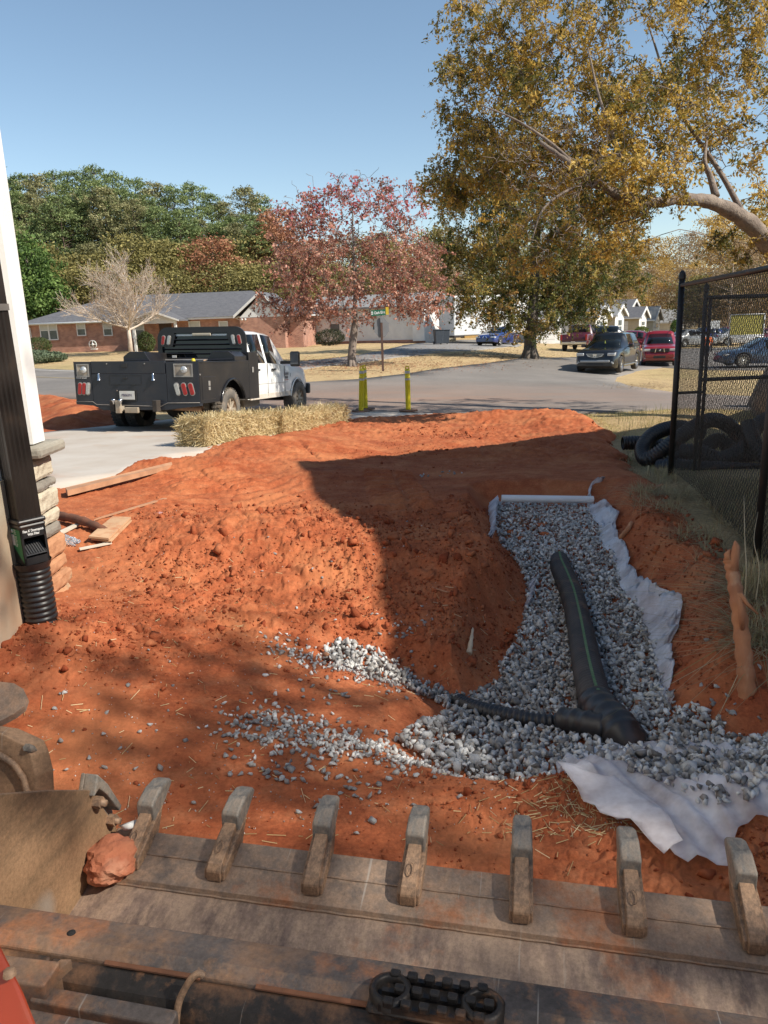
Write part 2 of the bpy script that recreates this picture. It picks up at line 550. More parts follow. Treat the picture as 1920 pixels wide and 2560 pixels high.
for px, py, s, a in [(800, 1380, .9, 1.0), (560, 1340, .7, .8), (1000, 1440, .7, 1.0), (1200, 1400, .6, .9), (1200, 1150, 1.6, .5), (1240, 1050, 2.4, .9), (500, 1130, 1.5, .8), (900, 1080, 1.5, .8), (1400, 1080, 1.4, .8),
                     (1650, 1400, .9, .9), (1500, 1150, 1.0, .9), (1850, 1600, .6, .9), (180, 1620, .35, .8), (330, 1500, .6, .35), (1850, 2080, .3, .9), (1400, 1990, .45, .6), (700, 1600, .5, .4), (950, 1560, .4, .6), (400, 1200, 1.0, .7), (1300, 1290, .6, .7)]:
    c = GP(px, py); _rough.append((c[0], c[1], s, a))
_trk = [GP(1000, 1230), GP(1330, 1130), GP(480, 1250)]
def Hlow(x, y):
    """dirt surface without fine lumps"""
    x = np.asarray(x, float); y = np.asarray(y, float)
    h = G(x, y) + .012
    m = np.zeros_like(h)
    for cx, cy, a, sx, sy, an in _mounds:
        c, s = math.cos(an), math.sin(an)
        u = (x - cx) * c + (y - cy) * s; v = -(x - cx) * s + (y - cy) * c
        m = m + a * np.exp(-.5 * ((u / sx) ** 2 + (v / sy) ** 2))
    m = m + (fbm(x * .9, y * .9, 3, 31) - .5) * .11
    xw = x + (vnoise(x * 3, y * 3, 91) - .5) * .12 + (vnoise(x * 9, y * 9, 92) - .5) * .05
    yw = y + (vnoise(x * 3, y * 3, 93) - .5) * .12
    sd = sdist(xw, yw, TRENCH)
    dep_ = depth_at(x, y)
    k = sstep(-.05, .10 + 1.1 * dep_ + .10 * (vnoise(x * 4, y * 4, 94) - .3), sd)
    h = h + m * k - dep_ * (1 - k)
    return h, sd, k
def rough_at(x, y):
    r = np.full(np.shape(x), .10)
    for cx, cy, s, a in _rough:
        r = r + a * np.exp(-.5 * ((x - cx) ** 2 + (y - cy) ** 2) / s ** 2)
    return np.clip(r, 0, 1.15)
def Hdirt(x, y, fine=True):
    x = np.asarray(x, float); y = np.asarray(y, float)
    h, sd, k = Hlow(x, y)
    if not fine: return h
    cl = sstep(-.02, .06, sdist(x, y, CLOTH_AREA))
    ro = rough_at(x, y) * (k * .9 + .1) * cl
    h = h - .025 * (1 - cl)
    wx = x + (fbm(x * 6, y * 6, 3, 3) - .5) * .22; wy = y + (fbm(x * 6, y * 6, 3, 40) - .5) * .22
    f1, f2, hid = worley(wx * 5.5, wy * 5.5, 5)
    lump = (sstep(0, .42, f2 - f1) * .6 + .7 * (f2 - f1) * (hid - .3)) * (.25 + hid)
    h = h + lump * .024 * ro * ro
    f1, f2, hid = worley(wx * 13 + 4, wy * 13, 15)
    lump = sstep(0, .35, f2 - f1) * hid
    h = h + lump * .015 * ro * (.4 + fbm(x * 2, y * 2, 2, 8))
    f1, f2, hid = worley(x * 31, y * 31, 25)
    h = h + sstep(0, .3, f2 - f1) * hid * .011 * (ro * .9 + .08)
    h = h + (fbm(x * 22, y * 22, 4, 44, .55) - .5) * .012 * (ro + .35)
    h = h + (fbm(x * 5, y * 5, 3, 47) - .5) * .03 * (ro * .6 + .25)
    # crawler track prints
    for (c, wx_, ly, per, an) in ((GP(990, 1235), .30, 1.3, .165, 4), (GP(1190, 1140), 1.0, 1.1, .17, -4), (GP(760, 1140), 1.2, .9, .17, 14), (GP(520, 1215), .5, .7, .15, 35)):
        a = R(an); u = (x - c[0]) * math.cos(a) + (y - c[1]) * math.sin(a); v = -(x - c[0]) * math.sin(a) + (y - c[1]) * math.cos(a)
        msk = sstep(wx_, wx_ * .8, np.abs(u)) * sstep(ly, ly * .6, np.abs(v)) * (1 - sstep(.04, .01, np.abs(u - .05)) * .9)
        rid = sstep(.15, .8, np.sin(2 * math.pi * (v + .03 * (vnoise(x * 4, y * 4, 77) - .5)) / per) * .5 + .5)
        h = h + rid * .034 * msk * k * sstep(.2, .45, fbm(x * 2.3, y * 2.3, 2, 71) + .16)
    # curved skid marks
    c = _trk[2]; r = np.hypot((x - c[0] + .5) , (y - c[1] - 1.6) * .8)
    msk = sstep(.2, .5, r) * sstep(2.3, 1.8, r) * sstep(1.1, .5, np.abs(x - c[0] - .2)) * sstep(1.2, .6, np.abs(y - c[1]))
    h = h + np.sin(2 * math.pi * r / .15) * .010 * msk
    return h
HLOW = lambda x, y: Hlow(x, y)[0]

def material_dirt():
    m, nt, b, out = nodes_of('red_clay')
    v = coords(nt)
    n1 = noise(nt, .55, 6, .6, v); n2 = noise(nt, 7, 8, .65, v); n3 = noise(nt, 60, 6, .7, v)
    c = ramp(nt, n1, [(.3, (.29, .070, .029)), (.5, (.38, .112, .047)), (.7, (.46, .165, .075))])
    c2 = ramp(nt, n2, [(.32, (.23, .052, .022)), (.5, (.41, .115, .046)), (.72, (.56, .23, .11))])
    c = mixc(nt, .5, c, c2)
    c3 = ramp(nt, n3, [(.35, .74), (.65, 1.16)])
    c = mixc(nt, 1.0, c, c3, 'MULTIPLY')
    nd = noise(nt, .8, 5, .55, v)
    fd = ramp(nt, nd, [(.55, 0.0), (.70, .62)])
    c = mixc(nt, fd, c, (.20, .05, .026))
    # pale dust in smooth trodden places
    n4 = noise(nt, 1.4, 4, .5, v)
    f = ramp(nt, n4, [(.48, 0.0), (.68, .5)])
    c = mixc(nt, f, c, (.54, .22, .095))
    nt.links.new(c, b.inputs['Base Color'])
    b.inputs['Roughness'].default_value = .95
    b.inputs['Specular IOR Level'].default_value = .12
    nb = noise(nt, 130, 8, .7, v)
    bump(nt, b, nb, .75, .006)
    MATS['red_clay'] = m
    return m
M_DIRT = material_dirt()
def material_lawn():
    m, nt, b, out = nodes_of('dry_lawn')
    v = coords(nt)
    n1 = noise(nt, .09, 5, .6, v); n2 = noise(nt, 1.3, 6, .65, v); n3 = noise(nt, 26, 8, .75, v)
    c = ramp(nt, n1, [(.35, (.46, .33, .18)), (.5, (.54, .39, .21)), (.65, (.36, .30, .13))])
    c2 = ramp(nt, n2, [(.35, (.32, .22, .12)), (.52, (.54, .40, .22)), (.7, (.46, .37, .18))])
    c = mixc(nt, .5, c, c2)
    c3 = ramp(nt, n3, [(.3, .55), (.7, 1.35)])
    c = mixc(nt, 1.0, c, c3, 'MULTIPLY')
    nt.links.new(c, b.inputs['Base Color'])
    b.inputs['Roughness'].default_value = .95
    b.inputs['Specular IOR Level'].default_value = .1
    bump(nt, b, n3, .9, .05)
    MATS['dry_lawn'] = m
    return m
M_LAWN = material_lawn()
def material_road():
    m, nt, b, out = nodes_of('asphalt')
    v = coords(nt)
    n1 = noise(nt, .35, 6, .65, v); n2 = noise(nt, 3, 6, .7, v); n3 = noise(nt, 90, 4, .8, v)
    c = ramp(nt, n1, [(.3, (.17, .155, .14)), (.55, (.215, .195, .175)), (.75, (.26, .235, .21))])
    c2 = ramp(nt, n3, [(.3, .6), (.7, 1.35)])
    c = mixc(nt, 1.0, c, c2, 'MULTIPLY')
    # red mud carried out from the lot
    g = GP(760, 1005)
    mp = nt.nodes.new('ShaderNodeMapping'); mp.inputs['Location'].default_value = (-g[0], -g[1], 0)
    sc = nt.nodes.new('ShaderNodeMapping'); sc.inputs['Scale'].default_value = (.055, .16, 0)
    nt.links.new(v, mp.inputs[0]); nt.links.new(mp.outputs[0], sc.inputs[0])
    ln = nt.nodes.new('ShaderNodeVectorMath'); ln.operation = 'LENGTH'; nt.links.new(sc.outputs[0], ln.inputs[0])
    f0 = ramp(nt, ln.outputs['Value'], [(.15, 1.0), (1.0, 0.0)])
    mp2 = nt.nodes.new('ShaderNodeMapping'); mp2.inputs['Scale'].default_value = (.35, 2.2, 1)
    nt.links.new(v, mp2.inputs[0])
    f1 = ramp(nt, noise(nt, .8, 5, .65, mp2.outputs[0], .6), [(.3, .25), (.6, 1.0)])
    f = mixc(nt, 1.0, f0, f1, 'MULTIPLY')
    fm = nt.nodes.new('ShaderNodeMath'); fm.operation = 'MULTIPLY'; fm.inputs[1].default_value = .62; nt.links.new(f, fm.inputs[0])
    c = mixc(nt, fm.outputs[0], c, (.33, .19, .125))
    nt.links.new(c, b.inputs['Base Color'])
    b.inputs['Roughness'].default_value = .85
    b.inputs['Specular IOR Level'].default_value = .25
    bump(nt, b, n3, .5, .006)
    MATS['asphalt'] = m
    return m
M_ROAD = material_road()
M_CONC = mat('concrete', (.50, .455, .40), (.42, .36, .30), .9, 0, 1.1, 8, .4, .004, .35, .7, .15, c3=(.44, .25, .15), s3=.9, lo3=.55, hi3=.85)

# base ground, one sheet to the horizon
def build_ground():
    def axis(lo, hi, mid0, mid1, step):
        a = list(np.arange(mid0, mid1, step))
        v = mid1; s = step
        while v < hi: a.append(v); s *= 1.12; v += s
        b = []; v = mid0 - step; s = step
        while v > lo: b.append(v); s *= 1.12; v -= s
        return np.array(b[::-1] + a)
    xs = axis(-900, 900, -22, 30, .4); ys = axis(-400, 1600, -4, 62, .45)
    X, Y = np.meshgrid(xs, ys)
    Z = G(X, Y)
    sd = sdist(X.ravel(), Y.ravel(), DIRT).reshape(X.shape)
    Z = Z - .75 * sstep(-.15, -.75, sd)
    sr = sdist(X.ravel(), Y.ravel(), ROAD).reshape(X.shape)
    Z = Z + (fbm(X * .5, Y * .5, 3, 61) - .45) * .12 * sstep(.2, 1.5, sr) * sstep(.1, .8, sd)
    Z = Z - .03 * sstep(.2, -.3, sr)
    ny, nx = X.shape
    i = np.arange(ny * nx).reshape(ny, nx)
    F = np.stack([i[:-1, :-1], i[:-1, 1:], i[1:, 1:], i[1:, :-1]], -1).reshape(-1, 4)
    me = npmesh('ground', np.stack([X, Y, Z], -1).reshape(-1, 3), F, M_LAWN, True)
    tag(link('ground', me), kind='structure')
build_ground()
sheet('road', ROAD, .035, 1.0, M_ROAD, rag=.12, skirt=.12)
sheet('driveway', DRIVE, .075, .5, M_CONC, rag=.03, skirt=.14)
sheet('parking_pad', PAD, .05, 1.2, mat('old_asphalt', (.27, .255, .24), (.2, .19, .18), .9, 0, 1.2, 8, .3, .01, spec=.2), rag=.25, skirt=.1)
def line_strip(name, a, b, w, material, off):
    pa, pb = GP(*a), GP(*b)
    d = (pb - pa)[:2]; d /= np.linalg.norm(d); n = np.array([-d[1], d[0]]) * w / 2
    sheet(name, [pa[:2] + n, pb[:2] + n, pb[:2] - n, pa[:2] - n], off, 1.0, material)
M_WHITELINE = mat('white_road_paint', (.72, .7, .64), (.5, .47, .42), .8, 0, 5)
M_YLINE = mat('worn_yellow_paint', (.46, .33, .12), (.3, .24, .16), .8, 0, 3)
line_strip('edge_line', (-300, 912), (640, 952), .14, M_WHITELINE, .045)
line_strip('centre_line', (-300, 930), (600, 973), .12, M_YLINE, .045)

def build_dirt():
    th = np.linspace(R(-40), R(40), 780)
    r = 1.05 * 1.0041 ** np.arange(745)
    T, RR = np.meshgrid(th, r)
    X = RR * np.sin(T); Y = RR * np.cos(T)
    h = Hdirt(X, Y)
    sd = sdist((X + (vnoise(X * 2, Y * 2, 5) - .5) * .3).ravel(), (Y + (vnoise(X * 2, Y * 2, 6) - .5) * .3).ravel(), DIRT).reshape(X.shape)
    h = h + .07 * sstep(-2.5, -.4, sd) * sstep(6, 8, Y) - .26 * sstep(-.35, .15, sd)
    ny, nx = X.shape
    i = np.arange(ny * nx).reshape(ny, nx)
    F = np.stack([i[:-1, :-1], i[:-1, 1:], i[1:, 1:], i[1:, :-1]], -1).reshape(-1, 4)
    keep = (sd.ravel()[F] < .2).all(1)
    F = F[keep]
    used = np.unique(F); mp = np.full(ny * nx, -1); mp[used] = np.arange(len(used))
    V = np.stack([X, Y, h], -1).reshape(-1, 3)[used]
    me = npmesh('dirt_lot', V, mp[F], M_DIRT, True)
    tag(link('dirt_lot', me), kind='structure')
    # the part of the lot beside and behind the machine
    xs = np.arange(-2.2, 3.7, .12); ys = np.arange(-1.6, 1.3, .12)
    X, Y = np.meshgrid(xs, ys); Z = HLOW(X, Y) - .03
    ny, nx = X.shape; i = np.arange(ny * nx).reshape(ny, nx)
    F = np.stack([i[:-1, :-1], i[:-1, 1:], i[1:, 1:], i[1:, :-1]], -1).reshape(-1, 4)
    tag(link('dirt_lot', npmesh('dirt_lot', np.stack([X, Y, Z], -1).reshape(-1, 3), F, M_DIRT, True)), kind='structure')
build_dirt()

# red bank between driveway and road, left of the truck
BANK = px_poly([(40, 1003), (120, 997), (190, 1004), (260, 1024), (330, 1046), (420, 1058), (330, 1068), (250, 1078), (40, 1096)])
_bc = GP(150, 1035)
def Hbank(x, y):
    h = G(x, y)
    d = sdist(np.ravel(x), np.ravel(y), BANK).reshape(np.shape(x))
    return h + .34 * sstep(.1, -1.6, d) + (fbm(x * 2, y * 2, 5, 12) - .5) * .3 * sstep(.2, -.6, d)
sheet('dirt_bank', BANK, .06, .14, M_DIRT, H=Hbank, rag=.15, skirt=.2)

# ------------------------------------------------------------------ broken stone and clods
def hull_templates(n, pts, seed, flat=.75):
    import bmesh
    out = []
    rg = np.random.default_rng(seed)
    for k in range(n):
        p = rg.normal(size=(pts, 3)); p /= np.linalg.norm(p, axis=1)[:, None]
        p *= rg.uniform(.72, 1.0, (pts, 1))
        p *= np.array([1, rg.uniform(.65, .95), rg.uniform(.5, flat)])
        bm = bmesh.new()
        for q in p: bm.verts.new(q)
        r = bmesh.ops.convex_hull(bm, input=bm.verts)
        bmesh.ops.delete(bm, geom=[v for v in bm.verts if not v.link_faces], context='VERTS')
        bmesh.ops.triangulate(bm, faces=bm.faces)
        bmesh.ops.recalc_face_normals(bm, faces=bm.faces)
        bm.verts.index_update()
        out.append((np.array([v.co[:] for v in bm.verts]), np.array([[v.index for v in f.verts] for f in bm.faces])))
        bm.free()
    return out
STONES = hull_templates(16, 11, 5, .62)
CLODS = hull_templates(18, 10, 9, .75)
def rand_rot(n, rg):
    q = rg.normal(size=(n, 4)); q /= np.linalg.norm(q, axis=1)[:, None]
    w, x, y, z = q.T
    return np.stack([np.stack([1 - 2 * (y * y + z * z), 2 * (x * y - z * w), 2 * (x * z + y * w)], -1),
                     np.stack([2 * (x * y + z * w), 1 - 2 * (x * x + z * z), 2 * (y * z - x * w)], -1),
                     np.stack([2 * (x * z - y * w), 2 * (y * z + x * w), 1 - 2 * (x * x + y * y)], -1)], 1)
def scatter_mesh(name, pos, size, templates, material, seed=1, var=None, flatten=1.0):
    rg = np.random.default_rng(seed)
    n = len(pos); which = rg.integers(0, len(templates), n); Rm = rand_rot(n, rg)
    Vs = []; Fs = []; As = []; o = 0
    if var is None: var = rg.random(n)
    for t, (tv, tf) in enumerate(templates):
        k = np.nonzero(which == t)[0]
        if not len(k): continue
        v = np.einsum('nij,mj->nmi', Rm[k], tv) * size[k][:, None, None]
        v[..., 2] *= flatten
        v += pos[k][:, None, :]
        f = tf[None] + (np.arange(len(k)) * len(tv))[:, None, None] + o
        Vs.append(v.reshape(-1, 3)); Fs.append(f.reshape(-1, 3)); As.append(np.repeat(var[k], len(tv)))
        o += len(k) * len(tv)
    return npmesh(name, np.concatenate(Vs), np.concatenate(Fs), material, False, np.concatenate(As))
M_STONE = attr_mat('crushed_granite', [(0, (.16, .15, .14)), (.25, (.31, .29, .27)), (.5, (.48, .465, .44)), (.72, (.62, .61, .58)), (.93, (.76, .75, .72)), (.965, (.33, .14, .07)), (1, (.24, .17, .13))], .85, .5, 60, spec=.25, nscale=45)
M_CLOD = attr_mat('clay_clod', [(0, (.22, .050, .022)), (.5, (.34, .095, .041)), (1, (.43, .155, .072))], .95, .7, 50, spec=.1, nscale=20)

def in_poly(n, poly, seed):
    rg = np.random.default_rng(seed); p = np.array(poly); lo = p.min(0); hi = p.max(0)
    out = []; c = 0
    while c < n:
        q = rg.uniform(lo, hi, (n * 2, 2)); q = q[sdist(q[:, 0], q[:, 1], poly) < -.005]
        out.append(q); c += len(q)
    return np.concatenate(out)[:n]
def build_gravel():
    p = np.array(TRENCH)
    q = in_poly(14500, TRENCH, 3)
    sd = sdist(q[:, 0], q[:, 1], TRENCH)
    # thin edge of the spill on the left
    keep = (RNG.random(len(q)) < sstep(0, -.07, sd) + .4)
    q = q[keep]
    vis = np.array([proj((a, b, .0)) for a, b in q])
    k = (vis[:, 0] < 2300)
    q = q[k]
    z = HLOW(q[:, 0], q[:, 1]) + .040 * (sdist(q[:, 0], q[:, 1], CLOTH_AREA) < 0)
    lay = RNG.random(len(q))
    size = (.011 + .020 * RNG.random(len(q)) ** 1.6 + .012 * (RNG.random(len(q)) > .94)) * np.where(q[:, 1] > 5, .95, 1.05)
    pos = np.stack([q[:, 0], q[:, 1], z + lay * .038 + .004], 1)
    pc = GP(1290, 1345, -.27); rust = np.exp(-((q[:, 0] - pc[0] + .1) ** 2 / .12 + (q[:, 1] - pc[1]) ** 2 / .06))
    var = RNG.random(len(q)) ** .9 * .95
    # darker stone low in the trench by the fitting
    d0 = GP(1250, 1720, -.1); darken = np.exp(-((q[:, 0] - d0[0]) ** 2 / .5 + (q[:, 1] - d0[1]) ** 2 / .16))
    pale = np.exp(-((q[:, 1] - 6.7) ** 2 / 1.2))
    var = np.clip(var * (1 - .5 * darken * (RNG.random(len(q)) < .8)) + .18 * pale, 0, .94)
    var = np.where(RNG.random(len(q)) < rust * .55 + .02, RNG.uniform(.96, 1, len(q)), var)
    me = scatter_mesh('gravel', pos, size, STONES, M_STONE, 4, var)
    tag(link('gravel', me), 'grey crushed stone filling the drain trench', None, None, 'stuff')
build_gravel()

def build_clods():
    n = 15000
    rg = np.random.default_rng(21)
    pts = []
    # more clods where the clay is broken up
    th = rg.uniform(R(-32), R(34), 110000); r = 1.6 * (15.0 / 1.6) ** rg.random(110000)
    x = r * np.sin(th); y = r * np.cos(th)
    ok = (sdist(x, y, DIRT) < -.1) & (sdist(x, y, TRENCH) > .01) & (sdist(x, y, CLOTH_AREA) > .0)
    x, y = x[ok], y[ok]
    ro = rough_at(x, y)
    keep = rg.random(len(x)) < np.clip(ro ** 2 * .55 * sstep(.28, .55, fbm(x * 1.5, y * 1.5, 3, 88)), .02, .8)
    x, y, ro = x[keep][:n], y[keep][:n], ro[keep][:n]
    big = rg.random(len(x))
    size = (.005 + .011 * rg.random(len(x)) + np.where(big > .90, .022 * rg.random(len(x)), 0) + np.where(big > .975, .042 * rg.random(len(x)), 0) * (ro > .5)) * (.5 + .5 * np.clip(ro, 0, 1))
    size = size * np.clip(.75 + y * .05, .7, 1.6)
    z = Hdirt(x, y) + size * .15
    me = scatter_mesh('dirt_clods', np.stack([x, y, z], 1), size, CLODS, M_CLOD, 6)
    tag(link('dirt_clods', me), 'crumbled red clay clods strewn over the lot', None, None, 'stuff')
build_clods()
# ------------------------------------------------------------------ church-hall wall on the left
def crom(pts, n=8, closed=False):
    pts = [np.array(p, float) for p in pts]; out = []
    N = len(pts)
    rng = range(N if closed else N - 1)
    for i in rng:
        p0 = pts[i - 1] if (i > 0 or closed) else pts[0] * 2 - pts[1]
        p1 = pts[i]; p2 = pts[(i + 1) % N]
        p3 = pts[(i + 2) % N] if (i + 2 < N or closed) else p2 * 2 - p1
        for k in range(n):
            t = k / n
            out.append(.5 * ((2 * p1) + (-p0 + p2) * t + (2 * p0 - 5 * p1 + 4 * p2 - p3) * t * t + (-p0 + 3 * p1 - 3 * p2 + p3) * t ** 3))
    if not closed: out.append(pts[-1])
    return out
M_WHITE = mat('white_trim', (.80, .79, .76), (.74, .73, .70), .45, 0, 4, bmp=.05)
M_STUCCO = mat('stucco_panel', (.42, .36, .27), (.36, .30, .22), .8, 0, 2.2, 8, .25, .003, c3=(.44, .20, .09), s3=1.2, lo3=.45, hi3=.75)
M_BROWNMET = mat('dark_bronze_metal', (.022, .016, .013), (.034, .026, .022), .38, .3, 3, bmp=.1, c3=(.07, .045, .03), s3=9, lo3=.6, hi3=.9)
M_BLACKPL = mat('black_plastic', (.012, .012, .013), (.022, .021, .022), .35, 0, 8, bmp=.05, c3=(.05, .03, .02), s3=12, lo3=.55, hi3=.85)
WX = -1.90
SX = -1.735      # face of the wall that the downspout is fixed to
WY = 4.28
zs = float(P(60, 1112, 4.2)[2])          # level of the stone sill
church = empty('church_building', (WX, WY, float(G(WX, WY))), label='church wall corner with white trim above a low stone veneer and tan stucco', cat='building')
def world_child(mb, name, mt, parent, **k):
    o = mb.build(name, mt, parent, **k)
    o.matrix_parent_inverse = Matrix.Translation(-Vector(parent.location)) if parent.type == 'EMPTY' and parent.parent is None else Matrix.Identity(4)
    return o
def put(mb, name, mt, parent, label=None, kind=None):
    """mb in world coordinates under an unrotated parent empty"""
    o = mb.build(name, mt, parent, label=label, kind=kind)
    o.location = -Vector(parent.location)
    return o
gz = float(G(WX, 3)) - .3
w = MB(); w.bbox(SX - 3.6, SX, -3.5, 3.60, gz, zs - .05); put(w, 'stucco_wall', M_STUCCO, church)
w = MB(); w.bbox(SX - 3.6, SX - .015, -3.5, 3.60, zs - .05, zs + 3.6); put(w, 'siding_wall', M_WHITE, church)
w = MB()
w.bbox(WX - .20, WX + .008, WY - .17, WY - .02, zs + .01, zs + 3.6); put(w, 'corner_trim', M_WHITE, church)
w = MB(); w.bbox(WX - 3.8, WX + .5, -4, WY + .5, zs + 3.6, zs + 3.8); put(w, 'roof_eave', M_WHITE, church)
w = MB(); w.bbox(WX - 3.6, WX - .17, 3.605, WY - .02, gz, zs + 3.6); put(w, 'end_wall', M_WHITE, church)
M_SILL = mat('cut_stone_sill', (.34, .31, .25), (.25, .23, .19), .85, 0, 5, 8, .8, .01)
sill = MB(); sill.rbox((WX - .16, WY - .07, zs - .03), (.47, .34, .065), .02)
o = put(sill, 'stone_sill', M_SILL, church)
M_ST = [mat('veneer_cream', (.56, .50, .38), (.46, .40, .30), .85, 0, 6, 8, .9, .012), mat('veneer_grey', (.27, .24, .20), (.20, .18, .15), .85, 0, 6, 8, .9, .012),
        mat('veneer_muddy', (.50, .25, .13), (.42, .20, .10), .9, 0, 5, 8, .9, .012, c3=(.5, .36, .22), s3=3)]
hts = [.125, .06, .12, .085, .07, .12, .09, .10, .085, .10, .12, .1]
z = zs - .075
for i, hgt in enumerate(hts):
    s = MB()
    wx = RNG.uniform(-.012, .02)
    s.rbox((WX - .205 + wx * .5, WY - .09, z - hgt / 2), (.44 + wx, .27 + RNG.uniform(-.02, .01), hgt - .008), .022, seg=3)
    o = put(s, 'veneer_stone', M_ST[0 if i in (0, 2, 3) else (1 if i in (1, 4) else 2)], church)
    # uneven, hewn faces
    sb = o.modifiers.new('cut', 'SUBSURF'); sb.subdivision_type = 'SIMPLE'; sb.levels = sb.render_levels = 3
    tx = bpy.data.textures.get('hewn') or bpy.data.textures.new('hewn', 'CLOUDS'); tx.noise_scale = .09
    dm = o.modifiers.new('hewn', 'DISPLACE'); dm.texture = tx; dm.strength = .028; dm.mid_level = .5; dm.texture_coords = 'GLOBAL'
    z -= hgt
# ------------------------------------------------------------------ downspout with filter box
DX, DY = -1.66, 3.52
g0 = GP(112, 1602)
DX, DY = float(g0[0]), float(g0[1])
dz = float(Hdirt(np.array([DX]), np.array([DY]))[0])
ds = empty('downspout', (DX, DY, dz), 0, 'black ribbed downspout ending in a corrugated adapter beside the stone corner', 'downspout')
ds.rotation_euler = (Matrix.Rotation(R(-.7), 3, 'Y') @ Matrix.Rotation(R(-42), 3, 'Z')).to_euler()
d = MB()
zb = .50
# ribbed rectangular pipe: outline with flutes
out = []
hx, hy = .064, .052
def flute(a, b, n, amp):
    a = np.array(a); b = np.array(b); t = (b - a); L = np.hypot(*t); nn = np.array([t[1], -t[0]]) / L
    for k in range(n * 4):
        f = k / (n * 4)
        out.append(tuple(a + t * f + nn * (-amp if (k % 4) in (2, 3) and 0 < k < n * 4 - 2 else 0)))
flute((-hx, -hy), (hx, -hy), 6, .0035); flute((hx, -hy), (hx, hy), 5, .0035); flute((hx, hy), (-hx, hy), 6, .0035); flute((-hx, hy), (-hx, -hy), 5, .0035)
d.prism(out, 'Z', zb, 5.0); d.build('pipe', M_BROWNMET, ds)
f = MB()
f.rbox((0, 0, zb - .005), (.158, .132, .022), .008); f.rbox((0, 0, zb - .027), (.150, .124, .02), .008)
o = f.build('collar', M_BLACKPL, ds)
f = MB()
# box whose right hand face is an open grille
ex, ey = .071, .058
zt, zm, zl = zb - .036, zb - .21, zb - .25
f.add([(-ex, -ey, zm), (ex, -ey, zm), (ex, ey, zm), (-ex, ey, zm), (-ex, -ey, zt), (ex, -ey, zt), (ex, ey, zt), (-ex, ey, zt)],
      [(0, 1, 5, 4), (2, 3, 7, 6), (3, 0, 4, 7), (4, 5, 6, 7)])
f.bbox(ex - .004, ex, -ey, ey, zm, zm + .035); f.bbox(ex - .004, ex, -ey, ey, zt - .045, zt); f.bbox(ex - .004, ex, -ey, -ey + .01, zm, zt); f.bbox(ex - .004, ex, ey - .01, ey, zm, zt)
pl = []
f.lathe([(.088, zm + .002), (.082, zl + .02), (.07, zl)], seg=24)
f.build('filter_box', M_BLACKPL, ds)
f = MB()
tilt = Matrix.Rotation(R(38), 3, 'Y')
for k in range(9):
    f.box((ex - .03, -ey + .012 + k * .0115, zm + .075), (.075, .004, .004), tilt)
f.box((ex - .033, 0, zm + .071), (.085, .10, .002), tilt)
f.build('debris_screen', mat('screen_plastic', (.05, .05, .052), (.03, .03, .032), .4), ds)
# adapter hose
h = MB()
prof = []
r0 = .076
z = zl + .03
prof.append((.066, z + .004)); 
n = 13
for k in range(n):
    zz = z - k * (z + .06) / n; st = (z + .06) / n
    prof += [(r0 - .006, zz), (r0, zz - st * .2), (r0, zz - st * .6), (r0 - .006, zz - st * .75)]
h.lathe(prof, seg=30); h.build('corrugated_adapter', M_BLACKPL, ds)
# printed sticker
M_GREEN = mat('green_label', (.02, .16, .06), (.025, .18, .07), .5)
M_LBL = mat('white_label', (.7, .7, .68), (.62, .62, .6), .5)
f = MB(); f.add([(-ex + .005, -ey - .0012, zt - .004), (ex - .006, -ey - .0012, zt - .004), (ex - .006, -ey - .0012, zm + .012), (-ex + .005, -ey - .0012, zt - .062)], [(0, 1, 2, 3)])
f.build('label', M_GREEN, ds)
f = MB()
f.bbox(-ex + .008, -ex + .026, -ey - .0022, -ey - .0014, zt - .034, zt - .008)
f.lathe([(0, -ey - .0022), (.0095, -ey - .0022), (.0095, -ey - .0014)], c=(-.018, 0, zt - .017), axis='Y', seg=16)
f.bbox(-.027, .0, -ey - .0022, -ey - .0014, zt - .085, zt - .033)
for k in range(9): f.bbox(.004, .03 - (k % 3) * .004, -ey - .0022, -ey - .0014, zt - .040 - k * .006, zt - .0382 - k * .006)
for k in range(5): f.bbox(.0, .026 - (k % 2) * .006, -ey - .0022, -ey - .0014, zt - .008 - k * .005, zt - .0066 - k * .005)
f.build('label_print', M_LBL, ds)
def text(s, size, material, parent, loc, rot, name='lettering', ext=.0006, align='CENTER', bold=0.0, sx=1.0):
    cu = bpy.data.curves.new(name, 'FONT'); cu.body = s; cu.size = size; cu.align_x = align; cu.align_y = 'CENTER'; cu.extrude = ext; cu.offset = bold
    tmp = bpy.data.objects.new('tmp_text', cu); COL.objects.link(tmp)
    bpy.context.view_layer.update()
    me = bpy.data.meshes.new_from_object(tmp.evaluated_get(bpy.context.evaluated_depsgraph_get()))
    bpy.data.objects.remove(tmp); bpy.data.curves.remove(cu)
    me.materials.clear(); me.materials.append(material)
    o = link(name, me, parent); o.location = loc; o.rotation_euler = rot; o.scale = (sx, 1, 1)
    return o
text("Flex A' Downspout\nWith Filter", .017, M_LBL, ds, (ex + .001, 0, zt - .022), (R(90), 0, R(90)), bold=.0003, sx=.72)
bx = MB(); bx.bbox(-.07, .07, -.0555, -.0535, .93 + zb, .958 + zb); bx.bbox(.068, .070, -.056, .056, .93 + zb, .958 + zb)
bx.build('strap', mat('clear_strap', (.25, .22, .2), (.2, .18, .16), .3), ds)

